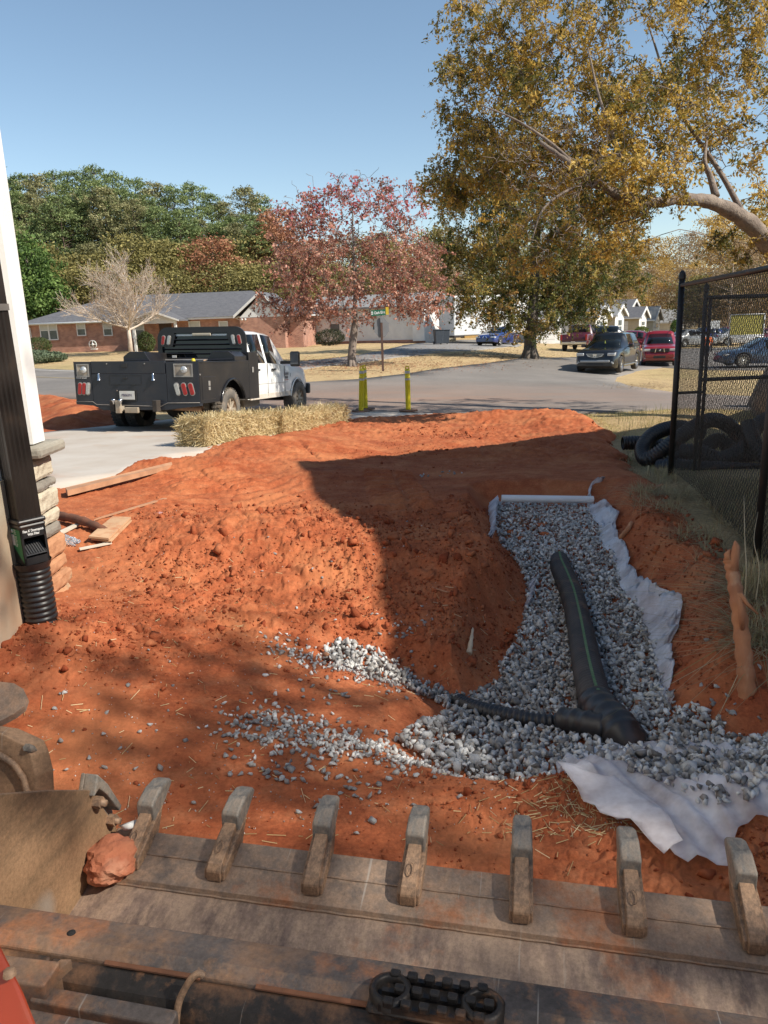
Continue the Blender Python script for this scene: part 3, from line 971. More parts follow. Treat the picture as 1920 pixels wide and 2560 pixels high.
# ------------------------------------------------------------------ unseen hall added right of the frame, shaped to cast the big shadow
def sun_back(p, h):
    """point at height h above p on the way to the sun"""
    k = h / SUN_TO.z
    return np.array([p[0] + SUN_TO.x * k, p[1] + SUN_TO.y * k, p[2] + h])
HH = 5.6
c1 = sun_back(GP(722, 1172), HH); c2 = sun_back(GP(1500, 1098), HH); 
e = (c2 - c1)[:2]; e /= np.linalg.norm(e)
c3 = sun_back(GP(1130, 1760), HH); nrm = (c3 - c1)[:2]; nrm /= np.linalg.norm(nrm)
hall = empty('shadow_hall', (float(c1[0]) + 2, float(c1[1]) - 2, float(G(c1[0], c1[1]))), label='unseen hall added to the right of the lot to cast the big shadow', cat='building')
top = float(c1[2])
q = [c1[:2], c1[:2] + e * 9, c1[:2] + e * 9 + nrm * 13, c1[:2] + nrm * 13]
w = MB(); w.prism([tuple(v + (np.array(q).mean(0) - v) * .08) for v in q], 'Z', -.4, top - .3); put(w, 'wall', mat('shadow_hall_wall', (.30, .13, .09), (.24, .10, .07), .9, 0, 8), hall)
w = MB(); w.prism([tuple(v) for v in q], 'Z', top - .3, top); put(w, 'roof', mat('shadow_hall_roof', (.12, .12, .12), (.09, .09, .09), .9), hall)
# ------------------------------------------------------------------ loader bucket in the foreground
yaw = R(12)
BU = np.array([math.cos(yaw), -math.sin(yaw), -.022]); BV = np.array([-math.sin(yaw), -math.cos(yaw), 0]); BZ = np.array([0, 0, 1.0])
BO = P(382, 1975, 2.12)
def worn_steel(name, base, dust, scale=3.0, dark=(.05, .045, .042), stretch=None, rust=None, amt=(.42, .62), rough=.75):
    m, nt, b, out = nodes_of(name)
    v = coords(nt, 'Object', stretch)
    v0 = coords(nt, 'Object')
    n1 = noise(nt, scale, 8, .65, v); n2 = noise(nt, scale * 5, 6, .7, v); n3 = noise(nt, 90, 5, .8, v0)
    c = ramp(nt, n1, [(.3, dark), (.5, base), (.72, dust)])
    f = ramp(nt, n2, [(amt[0], 0.0), (amt[1], .8)])
    c = mixc(nt, f, c, dust)
    if rust:
        f2 = ramp(nt, noise(nt, scale * .9 + 1, 7, .7, v0), [(.55, 0.0), (.68, .9)])
        c = mixc(nt, f2, c, rust)
    c2 = ramp(nt, n3, [(.3, .72), (.7, 1.25)])
    c = mixc(nt, 1.0, c, c2, 'MULTIPLY')
    # bright scratches
    mp = nt.nodes.new('ShaderNodeMapping'); mp.inputs['Rotation'].default_value = (0, 0, R(28)); mp.inputs['Scale'].default_value = (90, 2.5, 2.5)
    nt.links.new(v0, mp.inputs[0])
    f3 = ramp(nt, noise(nt, 1.0, 3, .6, mp.outputs[0]), [(.66, 0.0), (.72, .6)])
    c = mixc(nt, f3, c, (.42, .38, .33))
    nt.links.new(c, b.inputs['Base Color'])
    b.inputs['Roughness'].default_value = rough * .85; b.inputs['Metallic'].default_value = .35; b.inputs['Specular IOR Level'].default_value = .3
    bump(nt, b, n3, .45, .002)
    MATS[name] = m
    return m
M_FLOOR = worn_steel('bucket_floor_steel', (.21, .15, .12), (.40, .285, .20), 2.4, (.075, .058, .052), rust=(.37, .16, .08), stretch=(2.6, .9, 1))
M_LIP = worn_steel('bucket_lip_steel', (.25, .185, .14), (.36, .24, .16), 5, (.10, .085, .078), rust=(.37, .155, .075))
M_SIDE = worn_steel('bucket_side_steel', (.26, .165, .095), (.38, .23, .13), 3, (.09, .065, .05), stretch=(1, .25, 1))
M_CAP = worn_steel('tooth_cap_steel', (.25, .23, .20), (.35, .27, .20), 12, (.11, .10, .09), amt=(.46, .72))
M_SHANK = worn_steel('tooth_shank_steel', (.25, .165, .11), (.37, .235, .145), 9, (.09, .072, .062))
M_BEAM = worn_steel('bucket_beam_steel', (.12, .10, .09), (.32, .18, .10), 4, (.035, .032, .03), rust=(.38, .16, .075), amt=(.5, .72))
M_DARKST = worn_steel('dark_painted_steel', (.03, .026, .024), (.28, .14, .07), 5, (.012, .011, .011), amt=(.58, .8), rough=.55)

bk = bpy.data.objects.new('loader_bucket', None); COL.objects.link(bk)
bk.matrix_world = Matrix(((BU[0], -BV[0], 0, BO[0]), (BU[1], -BV[1], 0, BO[1]), (BU[2], -BV[2], 1, BO[2]), (0, 0, 0, 1)))
tag(bk, 'wide muddy steel loader bucket with a row of teeth across the bottom of the view', 'bucket')
# local axes: x along the edge, y towards the ground ahead, z up.   v = -y
UL, UR = -.09, 2.0
def strip_profile(prof, thick, u0, u1):
    """(v,z) polyline with thickness below it -> prism"""
    n = len(prof); P2 = []
    low = []
    for i, (v, z) in enumerate(prof):
        a = np.array(prof[max(0, i - 1)]); b = np.array(prof[min(n - 1, i + 1)])
        t = (b - a); t = t / np.linalg.norm(t); nn = np.array([-t[1], t[0]])
        if nn[1] > 0: nn = nn * 1
        low.append((v - nn[0] * thick, z - nn[1] * thick))
    m = MB(); V = []; F = []
    for u in (u0, u1):
        V += [(u, -v, z) for v, z in prof] + [(u, -v, z) for v, z in low]
    N = 2 * n
    for i in range(n - 1):
        F.append((i, i + 1, N + i + 1, N + i)); F.append((n + i, N + n + i, N + n + i + 1, n + i + 1))
    F += [(0, N, N + n, n), (n - 1, 2 * n - 1, N + 2 * n - 1, N + n - 1)]
    F.append(tuple(list(range(n)) + list(range(2 * n - 1, n - 1, -1)))); F.append(tuple([N + k for k in range(n)] + [N + k for k in range(2 * n - 1, n - 1, -1)]))
    return m.add(V, F)
def curve2(pts, n=6): return [tuple(p) for p in crom([np.array([a, b]) for a, b in pts], n)]
floor = curve2([(.185, -.150), (.26, -.163), (.34, -.172), (.43, -.160), (.505, -.110), (.55, -.02), (.575, .07), (.58, .112)], 5)
o = strip_profile(floor, .012, UL, UR).build('shell', M_FLOOR, bk)
o = strip_profile([(.108, -.113), (.186, -.136), (.192, -.152)], .02, UL, UR).build('wear_plate', M_LIP, bk); bevel(o, .003)
o = strip_profile([(.050, -.094), (.112, -.116)], .018, UL, UR).build('cutting_edge', M_LIP, bk); bevel(o, .004)
# weld bead and dirt line along the folds
w = MB()
for (v, z) in ((.190, -.150), (.112, -.115)):
    pts = [(u, -v - .002 + .0006 * math.sin(u * 60), z + .001 + .0006 * math.sin(u * 83)) for u in np.linspace(UL, UR, 130)]
    w.tube(pts, .0032, 6)
w.build('weld_bead', M_LIP, bk)
side = [(.052, -.10), (.14, .083), (.30, .190), (.46, .288), (.62, .33), (.66, .10), (.60, -.03), (.52, -.14), (.42, -.19), (.3, -.19), (.18, -.165)]
for u in (UL - .010, UR + .010):
    s = MB(); s.prism([(-v, z) for v, z in side], 'X', u - .010, u + .010)
    o = s.build('side_plate', M_SIDE, bk); bevel(o, .002)
# side cutter, bolts
s = MB(); s.prism([(-.155, .075), (-.128, .125), (-.098, .082), (-.055, .012), (-.03, -.06), (-.048, -.095), (-.075, -.03), (-.105, .03)], 'X', UL - .034, UL - .0205)
s.prism([(-.155, .075), (-.128, .125), (-.09, .072), (-.04, -.03), (-.052, -.04), (-.10, .045), (-.13, .083)], 'X', UL - .022, UL + .016)
o = s.build('side_cutter', M_CAP, bk); bevel(o, .004)
for (v, z) in ((.135, .045), (.085, -.045)):
    s = MB(); s.lathe([(0, UL + .022), (.016, UL + .022), (.016, UL + .0)], c=(0, -v, z), axis='X', seg=6, smooth=False); s.lathe([(0, UL + .034), (.009, UL + .034), (.009, UL)], c=(0, -v, z), axis='X', seg=10)
    s.build('bolt', M_SHANK, bk)
# teeth
def tooth_meshes():
    sh = MB()
    # shank: tapered bar rising forward from the lip, with side cheeks
    w0, w1 = .026, .023
    def sec(v, z, hw, th): return [(-hw, -v, z), (hw, -v, z), (hw, -v - .0, z - th), (-hw, -v, z - th)]
    A = [(.168, -.098, .028, .03), (.155, -.083, .028, .045), (.10, -.058, .027, .05), (.045, -.034, .024, .045), (-.005, -.016, .02, .03)]
    V = []; F = []
    for s_ in A: V += sec(*s_)
    for i in range(len(A) - 1):
        for k in range(4):
            F.append((i * 4 + k, i * 4 + (k + 1) % 4, i * 4 + 4 + (k + 1) % 4, i * 4 + 4 + k))
    F += [(0, 1, 2, 3), (19, 18, 17, 16)]
    sh.add(V, F)
    # cheeks that straddle the edge
    sh.prism([(-.165, -.125), (-.16, -.098), (-.06, -.06), (.0, -.04), (-.02, -.07), (-.05, -.12)], 'X', -.040, .040)
    cap = MB()
    A = [(.052, -.014, .034, .066), (.045, -.006, .036, .075), (.0, .008, .036, .058), (-.045, .006, .034, .035), (-.066, -.004, .031, .018), (-.072, -.010, .029, .006)]
    V = []; F = []
    for v, z, hw, th in A:
        V += [(-hw, -v, z - .006), (-hw + .007, -v, z), (hw - .007, -v, z), (hw, -v, z - .006), (hw, -v, z - th), (-hw, -v, z - th)]
    for i in range(len(A) - 1):
        for k in range(6):
            F.append((i * 6 + k, i * 6 + (k + 1) % 6, i * 6 + 6 + (k + 1) % 6, i * 6 + 6 + k))
    F += [(5, 4, 3, 2, 1, 0), tuple(range(30, 36))]
    cap.add(V, F)
    ring = MB(); ring.tube([(.011 * math.cos(a), -.118 + .015 * math.sin(a), -.0595 + .015 * math.sin(a) * .45) for a in np.linspace(0, 2 * math.pi, 18, endpoint=False)], .0016, 5, closed=True)
    return sh.mesh('tooth', M_SHANK), cap.mesh('tooth_cap', M_CAP), ring.mesh('cast_mark', M_SHANK)
tm = tooth_meshes()
us = [0, .249, .500, .748, 1.014, 1.272, 1.530, 1.80]
for i, u in enumerate(us):
    t = link('tooth', tm[0], bk); t.location = (u, .0, 0); t.rotation_euler = (0, 0, R(RNG.uniform(-2, 2)))
    t.scale = (.70, 1 + RNG.uniform(-.03, .03), 1)
    bevel(t, .003, 1)
    c = link('tooth_cap', tm[1], t); bevel(c, .004, 2)
    if i in (0, 1, 3, 5): link('cast_mark', tm[2], t)
# rear beam and frame behind it
b = MB(); b.prism([(-.575, .105), (-.575, .122), (-.64, .130), (-.665, .118), (-.675, .02), (-.60, .0)], 'X', UL - .5, UR)
o = b.build('top_beam', M_BEAM, bk); bevel(o, .004)
b = MB()
b.prism([(-.667, .116), (-.70, .105), (-.712, .085), (-.705, .06), (-.67, .05)], 'X', UL - .5, .16)
b.prism([(-.667, .114), (-.705, .102), (-.725, .08), (-.72, -.12), (-.67, -.12)], 'X', .161, UR)
o = b.build('back_plate', M_DARKST, bk); bevel(o, .006)
# thin strips on the frame, clay orange darkened to stand for shaded slots
b = MB()
for u0, u1 in ((.27, .46), (.565, .86)):
    b.prism([(-.663, .1185), (-.670, .1145), (-.670, .118), (-.664, .1215)], 'X', u0, u1)
b.build('slot_strip', mat('dark_slot_clay', (.22, .09, .045), (.10, .045, .025), .95, 0, 9, bmp=.4), bk)
b = MB()
b.prism([(-.70, -.02), (-.95, -.06), (-.95, -.20), (-.70, -.20)], 'X', UL - .5, 1.3)
b.build('frame_floor', M_DARKST, bk)
b = MB()
b.prism([(-.705, .07), (-.90, .03), (-.90, -.1), (-.705, -.1)], 'X', .085, .125)
o = b.build('frame_rib', M_BEAM, bk); bevel(o, .004)
b = MB()
b.prism([(-.705, .07), (-.80, .05), (-.80, -.1), (-.705, -.1)], 'X', -.30, -.26)
o = b.build('frame_rib', M_BEAM, bk); bevel(o, .004)
_bi = bk.matrix_world.inverted()
def bl(px, py, v):
    """local point of the bucket frame seen at a picture point, v metres behind the tooth tips"""
    d = _bi.to_3x3() @ Vector(ray(px, py)); c_ = _bi @ Vector(CAMPOS)
    t = (-v - c_.y) / d.y
    return c_ + d * t
def rail(name, a, b_, v, w, hgt, mt):
    p, q = bl(*a, v), bl(*b_, v); m_ = MB()
    V = []
    for e in (p, q): V += [(e.x, e.y, e.z), (e.x, e.y - w, e.z - .004), (e.x, e.y - w, e.z - hgt), (e.x, e.y, e.z - hgt)]
    m_.add(V, [(0, 1, 5, 4), (1, 2, 6, 5), (2, 3, 7, 6), (3, 0, 4, 7), (0, 3, 2, 1), (4, 5, 6, 7)])
    o = m_.build(name, mt, bk); bevel(o, .005, 3); return o
rail('frame_rail', (96, 2462), (445, 2530), .74, .03, .12, M_BEAM)
rail('frame_rail', (-60, 2378), (150, 2405), .715, .05, .10, M_BEAM)
p0, p1, p2, p3 = bl(150, 2402, .712), bl(176, 2402, .712), bl(104, 2470, .745), bl(70, 2462, .745)
m_ = MB(); m_.add([tuple(p) for p in (p0, p1, p2, p3)] + [(p.x, p.y, p.z - .02) for p in (p0, p1, p2, p3)], [(0, 1, 2, 3), (7, 6, 5, 4), (0, 4, 5, 1), (1, 5, 6, 2), (2, 6, 7, 3), (3, 7, 4, 0)]); m_.build('gusset', M_BEAM, bk)
rail('lower_plate', (60, 2520), (470, 2600), .79, .10, .02, M_BEAM)
b = MB(); b.tube(crom([tuple(bl(508, 2448, .70)), tuple(bl(497, 2441, .70)), tuple(bl(478, 2452, .705)), tuple(bl(455, 2490, .71)), tuple(bl(443, 2530, .72)), tuple(bl(438, 2600, .74))], 5), .0062, 10)
b.build('grab_handle', M_SHANK, bk)
for (u, v, z) in ((.175, .625, .1285), (.80, .63, .129)):
    b = MB(); b.lathe([(0, z + .0015), (.008, z + .0015), (.008, z - .004)], c=(u, -v, 0), axis='Z', seg=12); b.build('bolt_hole', mat('hole_dark', (.01, .008, .007), (.012, .01, .01), .9), bk)
# foot step with raised grip lugs
stp = bpy.data.objects.new('foot_step', None)
b = MB()
L, Wd = .205, .065
b.rbox((0, 0, .010), (2 * L * .5 + .0, Wd, .016), .02, seg=4)
for sx in (-1, 1): 
    b.lathe([(Wd / 2, 0), (Wd / 2, .03), (Wd / 2 - .008, .034), (Wd / 2 - .012, .03), (Wd / 2 - .012, .012)], c=(sx * (L * .5 - Wd / 2), 0, 0), seg=20)
for sy in (-1, 0, 1):
    b.bbox(-L * .5 + .02, L * .5 - .02, sy * Wd * .42 - .004, sy * Wd * .42 + .004, .012, .026)
for k in range(6):
    x = -L * .5 + .035 + k * (L - .07) / 5
    for sy in (-1, 0, 1):
        b.rbox((x + (.0 if sy else .012), sy * Wd * .42, .030), (.016, .013, .014), .003)
o = b.build('foot_step', M_DARKST, bk); 
pc = P(1075, 2490, 1.36)
M_inv = bk.matrix_world.inverted()
lc = M_inv @ Vector(pc)
o.location = (.885, -.662, .122); o.scale = (1.12, 1.12, 1); o.rotation_euler = (R(-4), 0, R(-1))
# clay stuck in the corner
def lump(name, c, d, seed, material, parent=None, sub=4, amp=.35, label=None, cat=None, group=None):
    import bmesh
    bm = bmesh.new(); bmesh.ops.create_icosphere(bm, subdivisions=sub, radius=1)
    rg = np.random.default_rng(seed)
    co = np.array([v.co[:] for v in bm.verts])
    off = seed * 7.3
    n = (fbm(co[:, 0] * 1.3 + off, co[:, 1] * 1.3 + co[:, 2] * 1.7, 4, seed) - .5) * 2 * amp + (fbm(co[:, 2] * 4 + off, co[:, 1] * 4 - co[:, 0] * 3, 3, seed + 2) - .5) * amp * .6
    co = co * (1 + n)[:, None] * np.array(d)
    for v, q in zip(bm.verts, co): v.co = q
    me = bpy.data.meshes.new(name); bm.to_mesh(me); bm.free()
    me.materials.append(material)
    o = link(name, me, parent); o.location = c
    return tag(o, label, cat, group)
cl = bk.matrix_world @ Vector((-.035, -.175, -.095))
M_DUSTY = mat('dusty_clay', (.43, .155, .075), (.33, .10, .05), .95, 0, 9, bmp=.7, c3=(.46, .23, .14), s3=7)
lump('clay_clump', cl, (.064, .07, .044), 5, M_DUSTY, label='big clump of orange clay stuck in the left corner of the bucket', cat='clay clump')
cl = bk.matrix_world @ Vector((-.035, -.075, -.058))
o = scatter_mesh('stone', np.array([[0, 0, 0.]]), np.array([.036]), STONES[:1], M_STONE, 2, np.array([.7]))
o = link('stone', o); o.location = cl; tag(o, 'grey stone wedged between the clay clump and the first bucket tooth', 'stone')

# orange arm of the machine, bottom left
M_ORANGE = mat('orange_paint', (.34, .042, .012), (.26, .032, .010), .4, 0, 4, c3=(.3, .09, .04), s3=8, lo3=.5, hi3=.8)
ar = empty('track_loader', tuple(P(-160, 2700, .9)), label='orange arm of the track loader at the lower left corner', cat='loader')
a = MB()
pa = [P(-80, 2230, .88), P(0, 2350, .86), P(60, 2470, .84), P(112, 2600, .82), P(150, 2760, .80)]
pb = [p + np.array([-.16, -.03, -.01]) for p in pa]
V = []; F = []
for p, q2 in zip(pa, pb):
    V += [p, p + np.array([-.002, -.012, -.10]), q2 + np.array([0, 0, -.10]), q2]
for i in range(len(pa) - 1):
    for k in range(4): F.append((i * 4 + k, i * 4 + (k + 1) % 4, i * 4 + 4 + (k + 1) % 4, i * 4 + 4 + k))
F += [(0, 1, 2, 3), tuple(len(V) - 4 + k for k in (3, 2, 1, 0))]
a.add([tuple(v) for v in V], F)
o = put(a, 'arm', M_ORANGE, ar); bevel(o, .008, 3)
b = MB(); b.lathe([(0, .006), (.006, .006), (.0075, 0)], c=tuple(P(52, 2440, .84) + np.array([-.012, 0, .002])), seg=8); put(b, 'bolt', M_SHANK, ar)

# curved plate of a second attachment, and a spade blade, at the left edge
M_TANST = worn_steel('tan_worn_steel', (.24, .15, .09), (.36, .22, .13), 3, (.08, .065, .055))
sp = empty('spade', tuple(P(-30, 1790, 2.7)), label='rounded spade blade poking in at the left edge above the curved plate', cat='spade')
b = MB()
zc = 2.6
ring = [(-120, 1712), (-60, 1703), (0, 1704), (35, 1708), (58, 1722), (68, 1742), (60, 1766), (35, 1785), (0, 1803), (-60, 1822), (-120, 1830)]
top_ = [P(x, y, zc + (y - 1760) * -.0006) for x, y in ring]
V = [tuple(p) for p in top_] + [tuple(p + np.array([0, .008, -.022])) for p in top_] + [tuple(P(-60, 1765, zc + .015) + np.array([0, 0, -.02]))]
n = len(ring)
F = [(i, i + 1, 2 * n) for i in range(n - 1)] + [(i, n + i, n + i + 1, i + 1) for i in range(n - 1)]
b.add(V, F); put(b, 'blade', worn_steel('spade_steel', (.25, .19, .15), (.38, .25, .17), 4, (.10, .09, .08)), sp)
at = empty('curved_attachment', tuple(P(-40, 2000, 2.25)), label='curved rusty steel plate of an attachment left of the bucket side', cat='attachment')
b = MB()
outer = [(-110, 1822), (-40, 1828), (0, 1834), (40, 1852), (70, 1868), (88, 1875)]
edge = [(88, 1875), (104, 1920), (113, 1965), (115, 2060)]
zc = 2.22
V = []; F = []
poly = [(-110, 1822), (-40, 1828), (0, 1834), (40, 1852), (66, 1864), (78, 1892), (90, 1940), (95, 2060), (10, 2060), (0, 1990), (-110, 1990)]
pf = [P(x, y, zc) for x, y in poly]
V = [tuple(p) for p in pf] + [tuple(p + np.array([.03, .05, -.012])) for p in pf]
n = len(poly)
F = [tuple(range(n)), tuple(range(2 * n - 1, n - 1, -1))] + [(i, (i + 1) % n, n + (i + 1) % n, n + i) for i in range(n)]
b.add(V, F); o = put(b, 'plate', M_TANST, at); bevel(o, .004)
b = MB()
arc = [(-60, 1880), (0, 1888), (34, 1910), (58, 1945), (70, 1990), (76, 2060)]
b.tube([P(x, y, zc - .012) for x, y in arc], .010, 8); put(b, 'rib', M_SHANK, at)
b = MB(); b.tube([P(66, 1868, zc - .01), P(88, 1878, zc + .03)], .012, 6); put(b, 'lug', M_CAP, at)
# ------------------------------------------------------------------ drain pipes, cloth, fence, loose things of the lot
def corrugate(path, r, pitch=.02, depth=.006, seg=18, rings=4, mb=None, fl=None):
    pts = np.array(path); d = np.r_[0, np.cumsum(np.linalg.norm(np.diff(pts, axis=0), axis=1))]
    n = int(d[-1] / pitch)
    t = []; rad = []
    for k in range(n):
        for f, q in ((.05, -depth), (.2, 0), (.62, 0), (.78, -depth))[:rings]:
            t.append((k + f) * pitch); rad.append(r + q)
    t = np.array(t)
    P3 = np.stack([np.interp(t, d, pts[:, i]) for i in range(3)], 1)
    # smooth the sampled path
    for _ in range(2):
        P3[1:-1] = (P3[:-2] + P3[1:-1] * 2 + P3[2:]) / 4
    mb = mb or MB()
    mb.tube(P3, rad, seg, caps=False)
    return mb, P3
M_PIPE = mat('black_drain_pipe', (.014, .014, .015), (.028, .026, .026), .42, 0, 5, c3=(.12, .06, .035), s3=6, lo3=.55, hi3=.9)
M_PIPEDUSTY = mat('dusty_drain_pipe', (.030, .029, .029), (.06, .052, .048), .6, 0, 7, c3=(.20, .11, .07), s3=5, lo3=.55, hi3=.85)
M_GSTRIPE = mat('green_stripe', (.07, .15, .065), (.10, .17, .09), .6, 0, 10)
org = lambda p: (float(p[0]), float(p[1]), float(p[2]))
def gtop(px, py, rise): return GP(px, py, rise, HLOW)
r = .076
ctr = [(1398, 1402, -.02), (1402, 1420, .05), (1416, 1452, .10), (1434, 1500, .115), (1450, 1568, .115), (1466, 1656, .11), (1484, 1735, .09), (1500, 1775, .075)]
path = crom([gtop(a, b, c) for a, b, c in ctr], 10)
dp = empty('drain_pipe', org(path[0]), label='thick black corrugated drain pipe with a green stripe lying along the gravel trench', cat='drain pipe')
mb, P3 = corrugate(path, r + .002, .030, .011)
put(mb, 'hose', M_PIPEDUSTY, dp)
mb = MB(); mb.lathe([(0, 0), (r * .97, 0), (r * .97, .012)], seg=18)
# stripe follows the top of the pipe
V = []; F = []
side_ = []
for i, p in enumerate(P3):
    t = P3[min(i + 1, len(P3) - 1)] - P3[max(i - 1, 0)]; t = t / np.linalg.norm(t)
    s_ = np.cross(t, [0, 0, 1]); s_ /= np.linalg.norm(s_); u_ = np.cross(s_, t)
    k = .0068
    rr = (r + .0032 if (i % 4) in (1, 2) else r - .0075)
    for q in (-1, 1): V.append(p + u_ * rr + s_ * q * k)
mbs = MB(); mbs.add([tuple(v) for v in V], [(2 * i, 2 * i + 1, 2 * i + 3, 2 * i + 2) for i in range(len(P3) - 5)]); put(mbs, 'stripe', M_GSTRIPE, dp)
# wye fitting
wy = empty('pipe_fitting', org(gtop(1525, 1810, .05)), label='black wye pipe fitting caked with clay at the lower end of the thick pipe', cat='pipe fitting')
m1 = MB()
pth = crom([gtop(1490, 1760, .075), gtop(1515, 1790, .07), gtop(1545, 1822, .055), gtop(1562, 1846, .03), gtop(1578, 1866, -.02)], 8)
m1.tube(pth[:-2], [r + .006 + (.007 if i % 5 in (0, 1) else 0) for i in range(len(pth) - 2)], 20)
put(m1, 'main_barrel', M_PIPE, wy)
m1 = MB()
pth = crom([gtop(1408, 1803, .045), gtop(1450, 1808, .055), gtop(1490, 1815, .06), gtop(1530, 1822, .05)], 8)
m1.tube(pth, [.058 + (.006 if i % 6 in (0, 1) else 0) for i in range(len(pth))], 20)
put(m1, 'branch_barrel', M_PIPE, wy)
side_pipe = crom([gtop(1140, 1752, .0), gtop(1190, 1772, .035), gtop(1265, 1789, .045), gtop(1340, 1802, .04), gtop(1400, 1806, .03)], 10)
mb, _ = corrugate(side_pipe, .042, .026, .010, 14)
tag(mb.build('small_drain_pipe', M_PIPE), 'thin black ribbed drain pipe half buried in the gravel left of the fitting', 'drain pipe')
# white pvc pipe across the head of the trench
M_PVC = mat('white_pvc', (.80, .80, .80), (.72, .71, .70), .35, 0, 5, c3=(.6, .45, .36), s3=10, lo3=.65, hi3=.9)
a = gtop(1254, 1256, .12); b_ = gtop(1484, 1262, .12)
b_[2] = a[2] - .0; 
za = proj(a)[2]; a = P(1254, 1246, za); b_ = P(1483, 1249, za * 1.0)
mb = MB(); mb.tube([a, a + (b_ - a) * .5, b_], .034, 20, caps=False)
mb.tube([b_, a + (b_ - a) * .5, a], .028, 20, caps=False)
V = []; 
tag(mb.build('pvc_pipe', M_PVC), 'straight white plastic pipe laid across the head of the gravel trench', 'pipe')
# red clay dropped on the gravel
for k, (x, y, s_) in enumerate([(1352, 1312, .05), (1362, 1335, .045), (1275, 1330, .03), (1302, 1345, .03)]):
    p = gtop(x, y, .03); lump('clay_clump', tuple(p), (s_, s_ * .8, .018), 30 + k, M_DIRT, sub=3, label=['long reddish clod lying on the gravel nearest the white pipe', 'second reddish clod just below it on the gravel', 'small red clod on gravel at the left bank', 'small red clod on gravel right of the bank one'][k], cat='clay clump')

# ---------------- geotextile
def cloth_mat():
    m, nt, b, out = nodes_of('filter_cloth')
    v = coords(nt)
    n = noise(nt, 3, 6, .6, v)
    c = ramp(nt, n, [(.42, (.90, .89, .91)), (.62, (.82, .76, .75)), (.80, (.58, .34, .24))])
    nt.links.new(c, b.inputs['Base Color']); b.inputs['Roughness'].default_value = .8
    t = nt.nodes.new('ShaderNodeBsdfTranslucent'); nt.links.new(c, t.inputs[0])
    tr = nt.nodes.new('ShaderNodeBsdfTransparent')
    mx = nt.nodes.new('ShaderNodeMixShader'); mx.inputs[0].default_value = .3
    nt.links.new(b.outputs[0], mx.inputs[1]); nt.links.new(t.outputs[0], mx.inputs[2])
    mx2 = nt.nodes.new('ShaderNodeMixShader')
    f = ramp(nt, noise(nt, 6, 4, .6, v), [(.35, .18), (.68, .62)])
    nt.links.new(f, mx2.inputs[0]); nt.links.new(mx.outputs[0], mx2.inputs[1]); nt.links.new(tr.outputs[0], mx2.inputs[2])
    nt.links.new(mx2.outputs[0], out.inputs[0])
    bump(nt, b, noise(nt, 14, 5, .6, v), .4, .01)
    return m
M_CLOTH = cloth_mat()
def ribbon(name, outer, inner, ro, ri, label, seed, nx=110, ny=14, amp=.030):
    A = crom([gtop(a, b, c) for a, b, c in outer], 8); B = crom([gtop(a, b, c) for a, b, c in inner], 8)
    def res(L, n):
        L = np.array(L); d = np.r_[0, np.cumsum(np.linalg.norm(np.diff(L, axis=0), axis=1))]; t = np.linspace(0, d[-1], n)
        return np.stack([np.interp(t, d, L[:, i]) for i in range(3)], 1)
    A = res(A, nx); B = res(B, nx)
    V = []
    for j in range(ny):
        k = j / (ny - 1)
        row = A * (1 - k) + B * k
        x = np.linspace(0, 9, nx)
        wob = (1 - 2.6 * np.abs(fbm(x * 2.6 + k * .8, np.full(nx, k * 1.6 + seed), 3, seed) - .5) * 2) * 1.3 * amp * (1.6 * math.sin(math.pi * min(1, k * 1.1)) + .35)
        row = row + np.stack([wob * .8, wob * .3, wob * 1.2 - .01 * math.sin(math.pi * k)], 1)
        V.append(row)
    V = np.array(V).reshape(-1, 3)
    i = np.arange(nx * ny).reshape(ny, nx)
    F = np.stack([i[:-1, :-1], i[:-1, 1:], i[1:, 1:], i[1:, :-1]], -1).reshape(-1, 4)
    o = link(name, npmesh(name, V, F, M_CLOTH, True)); tag(o, label, 'filter cloth')
    so = o.modifiers.new('thick', 'SOLIDIFY'); so.thickness = .0012
    return o
z = lambda a, b, c: (1100 + a / 2.37, 1150 + b / 2.37, c)
ribbon('filter_cloth', [z(955, 130, .05), z(905, 128, .07), z(880, 180, .10), z(905, 240, .09), z(1055, 292, .05), z(1035, 390, .05), z(1090, 565, .05), z(1132, 690, .05), z(1260, 750, .05), z(1420, 805, .05), z(1420, 960, .04), z(1362, 1100, .03), z(1350, 1240, .03), z(1358, 1465, .02)],
       [z(940, 160, .01), z(880, 200, .01), z(868, 250, .02), z(872, 310, .02), z(940, 400, .03), z(950, 500, .03), z(1035, 610, .03), z(1060, 745, .03), z(1160, 880, .03), z(1205, 960, .03), z(1245, 1100, .03), z(1280, 1250, .03), z(1300, 1430, .03)], 0, 0,
       'crumpled white filter cloth draped along the right bank of the gravel trench', 3)
ribbon('filter_cloth', [z(290, 250, .03), z(282, 300, .03), z(295, 400, .03), z(280, 450, .03)], [z(345, 250, .10), z(330, 320, .06), z(312, 420, .04), z(305, 470, .03)], 0, 0, 'short flap of white cloth at the left end of the white plastic pipe', 5, 30, 8)
ribbon('filter_cloth', [z(515, 735, .05), z(525, 790, .03), z(505, 850, .03), z(490, 880, .02)], [z(548, 745, .02), z(545, 800, .02), z(525, 860, .02), z(505, 885, .02)], 0, 0, 'small scrap of white cloth under the left clay bank by the thick pipe', 7, 24, 6)
z5 = lambda a, b: (1220 + a / 2.37, 1800 + b / 2.37)
SH = [z5(*p) for p in [(400, 280), (430, 310), (480, 372), (540, 440), (560, 500), (630, 520), (660, 570), (760, 605), (840, 612), (920, 700), (1050, 822), (1080, 795), (1110, 850), (1190, 862), (1240, 850), (1420, 893), (1450, 740), (1490, 650), (1700, 585), (1850, 560), (1850, 200), (1500, 190), (1300, 170), (1000, 160), (800, 150), (600, 180), (490, 205)]]
SHW = [tuple(GP(a, b, .02, HLOW)[:2]) for a, b in SH]
